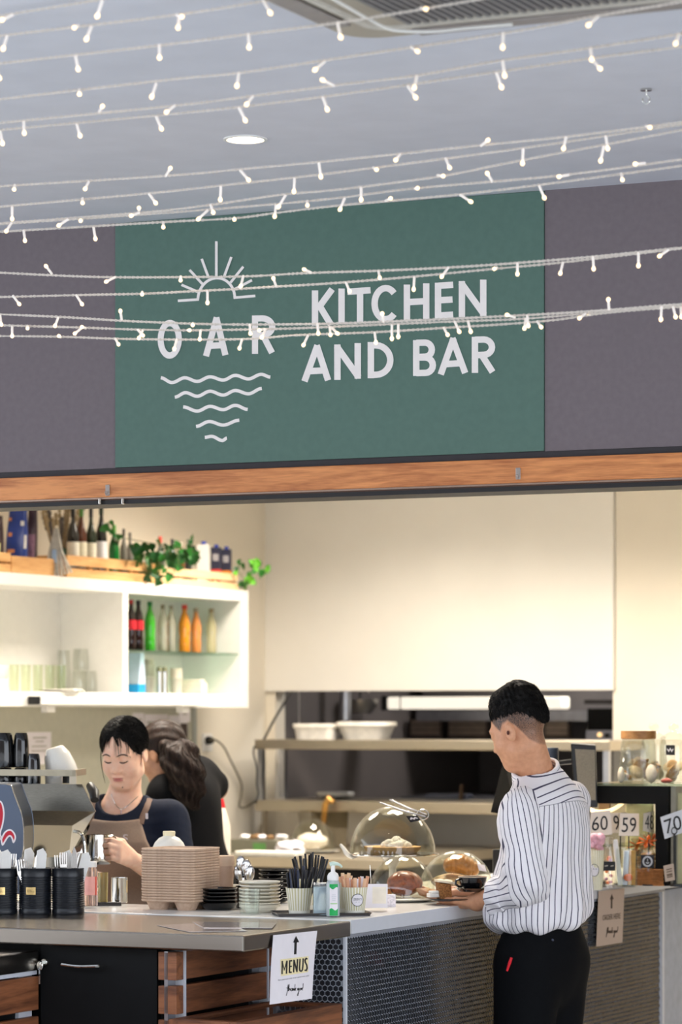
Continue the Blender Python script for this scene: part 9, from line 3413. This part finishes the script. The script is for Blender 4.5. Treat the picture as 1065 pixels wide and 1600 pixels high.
def w_legs(P, g=0.0):
    d = None
    for s_ in (-1, 1):
        hp_ = np.array((wPe[0] + 0.08 * s_, wPe[1], wPe[2] - 0.10))
        kn = hp_ + np.array((0, 0, -(hp_[2] - 0.46)))
        an = np.array((kn[0], kn[1], 0.08))
        q = smin(cap(P, hp_, kn, 0.085 + g, 0.06 + g), cap(P, kn, an, 0.06 + g, 0.045 + g), 0.02)
        d = q if d is None else np.minimum(d, q)
    return d

def w_body(P):
    d = smin(w_torso(P, -0.014), w_legs(P), 0.05)
    for k in (0, 1):
        d = smin(d, cap(P, wS[k], wEl[k], 0.046, 0.036), 0.03)
        d = smin(d, cap(P, wEl[k], wWr[k], 0.036, 0.026), 0.02)
        dd_ = wWr[k] - wEl[k]
        d = smin(d, hand_sdf(P, hand_parts(wWr[k], dd_, (0, 0, -1), np.cross(dd_, (0, 0, 1.0)) * (1 if k == 0 else -1), [(0.2, 0.4, 0.3)] * 4, [((0.7, 0.3, 0.5), 0.036, 0.0125, 0.0105), ((0.9, 0.4, 0.1), 0.03, 0.0105, 0.009)], 0.86)), 0.01)
    for s_ in (-1, 1):
        an = np.array((wPe[0] + 0.08 * s_, wPe[1], 0.05))
        d = smin(d, cap(P, an, an + np.array((-0.08, 0.1, -0.02)), 0.042, 0.03), 0.02)
    d = smin(d, cap(P, wH + wHR @ np.array((0, -0.02, -0.05)), wN, 0.048, 0.054), 0.03)
    return smin(d, head_sdf(P, wH, wHR, 0.86), 0.02)

wom = thing('person', 'woman in black shirt with a brown ponytail bending away behind the barista', 'person', WC, 0)
zs_ = np.concatenate([np.arange(-0.01, 1.0, 0.014), np.arange(1.0, 1.62, 0.0055)])
sdf_obj('body', w_body, (WC[0] - 0.32, WC[1] - 0.36, 0), (WC[0] + 0.34, WC[1] + 0.52, 1.62), 0.0055, skin('brown skin', (196, 142, 108), (208, 156, 122), 0.45), wom, zs=zs_)
M_BLKSH = mat('black cotton', (14, 14, 16), 0.9, var=0.2, scale=140, spec=0.2)

def w_shirt(P):
    d = w_torso(P, 0.006)
    for k in (0, 1):
        d = smin(d, cap(P, wS[k], wS[k] + (wEl[k] - wS[k]) * 0.72, 0.060, 0.058), 0.03)
    d = d + 0.005 * sN(P, 41, 22)
    d = smax(d, -cap(P, wH + wHR @ np.array((0, -0.02, -0.05)), wN + (wN - wH) * 0.1, 0.055, 0.060), 0.005)
    return smax(d, 0.86 - P[:, 2], 0.01)

sdf_obj('shirt', w_shirt, (WC[0] - 0.30, WC[1] - 0.36, 0.84), (WC[0] + 0.34, WC[1] + 0.42, 1.50), 0.006, M_BLKSH, wom)

def w_trous(P):
    d = smin(w_legs(P, 0.010), ell(P, wPe, (0.158, 0.138, 0.15)), 0.04)
    d = smax(d, P[:, 2] - 1.0, 0.01)
    return smax(d, 0.07 - P[:, 2], 0.01)

sdf_obj('trousers', w_trous, (WC[0] - 0.28, WC[1] - 0.34, 0), (WC[0] + 0.34, WC[1] + 0.42, 1.05), 0.013, M_TROUS, wom)

def w_hair(P):
    q = ((P - wH) @ wHR) / 0.86
    d = ell(q, (0, -0.024, 0.038), (0.086, 0.100, 0.094))
    d = smax(d, q[:, 1] - np.interp(q[:, 2], [-0.06, 0.02, 0.07, 0.1], [-0.02, 0.01, 0.05, 0.08]), 0.01)
    d = smax(d, -0.06 - q[:, 2], 0.01)
    return d * 0.86 + 0.0015 * np.sin(q[:, 2] * 120 + q[:, 0] * 90)

wh, _ = sdf_obj('hair', w_hair, tuple(wH - 0.16), tuple(wH + 0.16), 0.004, M_HAIRB, wom)
pt = [V3(W(266, 1172, YW - 0.10)), V3(W(282, 1186, YW - 0.15)), V3(W(290, 1208, YW - 0.16)), V3(W(296, 1232, YW - 0.155)), V3(W(301, 1256, YW - 0.15))]
pr = [0.040, 0.058, 0.056, 0.044, 0.018]

def w_tail(P):
    d = None
    for k in range(4):
        q = cap(P, pt[k], pt[k + 1], pr[k], pr[k + 1])
        d = q if d is None else smin(d, q, 0.03)
    an = np.arctan2(P[:, 0] - pt[2][0], -(P[:, 1] - pt[2][1]))
    return d + 0.006 * np.sin(P[:, 2] * 90 + P[:, 0] * 60) + 0.003 * np.sin(an * 14 + P[:, 2] * 40)

sdf_obj('ponytail', w_tail, (pt[1][0] - 0.16, pt[1][1] - 0.12, pt[4][2] - 0.06), (pt[1][0] + 0.16, pt[1][1] + 0.16, pt[0][2] + 0.08), 0.0045, M_HAIRB, wh)
tz = np.random.RandomState(4)
kk = tz.randint(0, 4, 900)
tt_ = tz.uniform(0, 1, 900)[:, None]
PT = np.array(pt)
u_ = tz.normal(size=(900, 3))
u_ /= np.linalg.norm(u_, axis=1)[:, None]
rt = PT[kk] * (1 - tt_) + PT[kk + 1] * tt_ + u_ * 0.05

def t_flow(P):
    s_ = np.sin(P[:, 2] * 70)[:, None]
    return np.array((0.25, -0.1, -1.0)) + s_ * np.array((0.5, 0.2, 0))

walk_strands('hair_strands', w_tail, rt, t_flow, 7, 0.008, 0.0018, M_HAIRB, wh, 0.0012, 0.004, 0.2, 6, WC)
# red and white spray bottle seen past her elbow
w = W(347, 1290, YW + 0.4)
t = thing('spray_bottle', 'white spray bottle with a red trigger behind the bending woman', 'bottle', (w.x, w.y, W(0, 1330, YW + 0.4).z), 0)
hs = W(0, 1262, YW + 0.4).z - W(0, 1330, YW + 0.4).z
obj('body', G().lathe([(0.0001, -0.12), (0.03, -0.12), (0.03, hs * 0.6), (0.012, hs), (0.0001, hs)], 20), mat('translucent bottle', (240, 232, 216), 0.3), t, smooth=True)
obj('trigger', G().hexa([(-0.03, -0.01, hs), (0.012, -0.01, hs), (0.012, 0.01, hs), (-0.03, 0.01, hs), (-0.025, -0.008, hs + 0.03), (0.0, -0.008, hs + 0.05), (0.0, 0.008, hs + 0.05), (-0.025, 0.008, hs + 0.03)]), mat('red trigger', (214, 40, 48), 0.4), t)
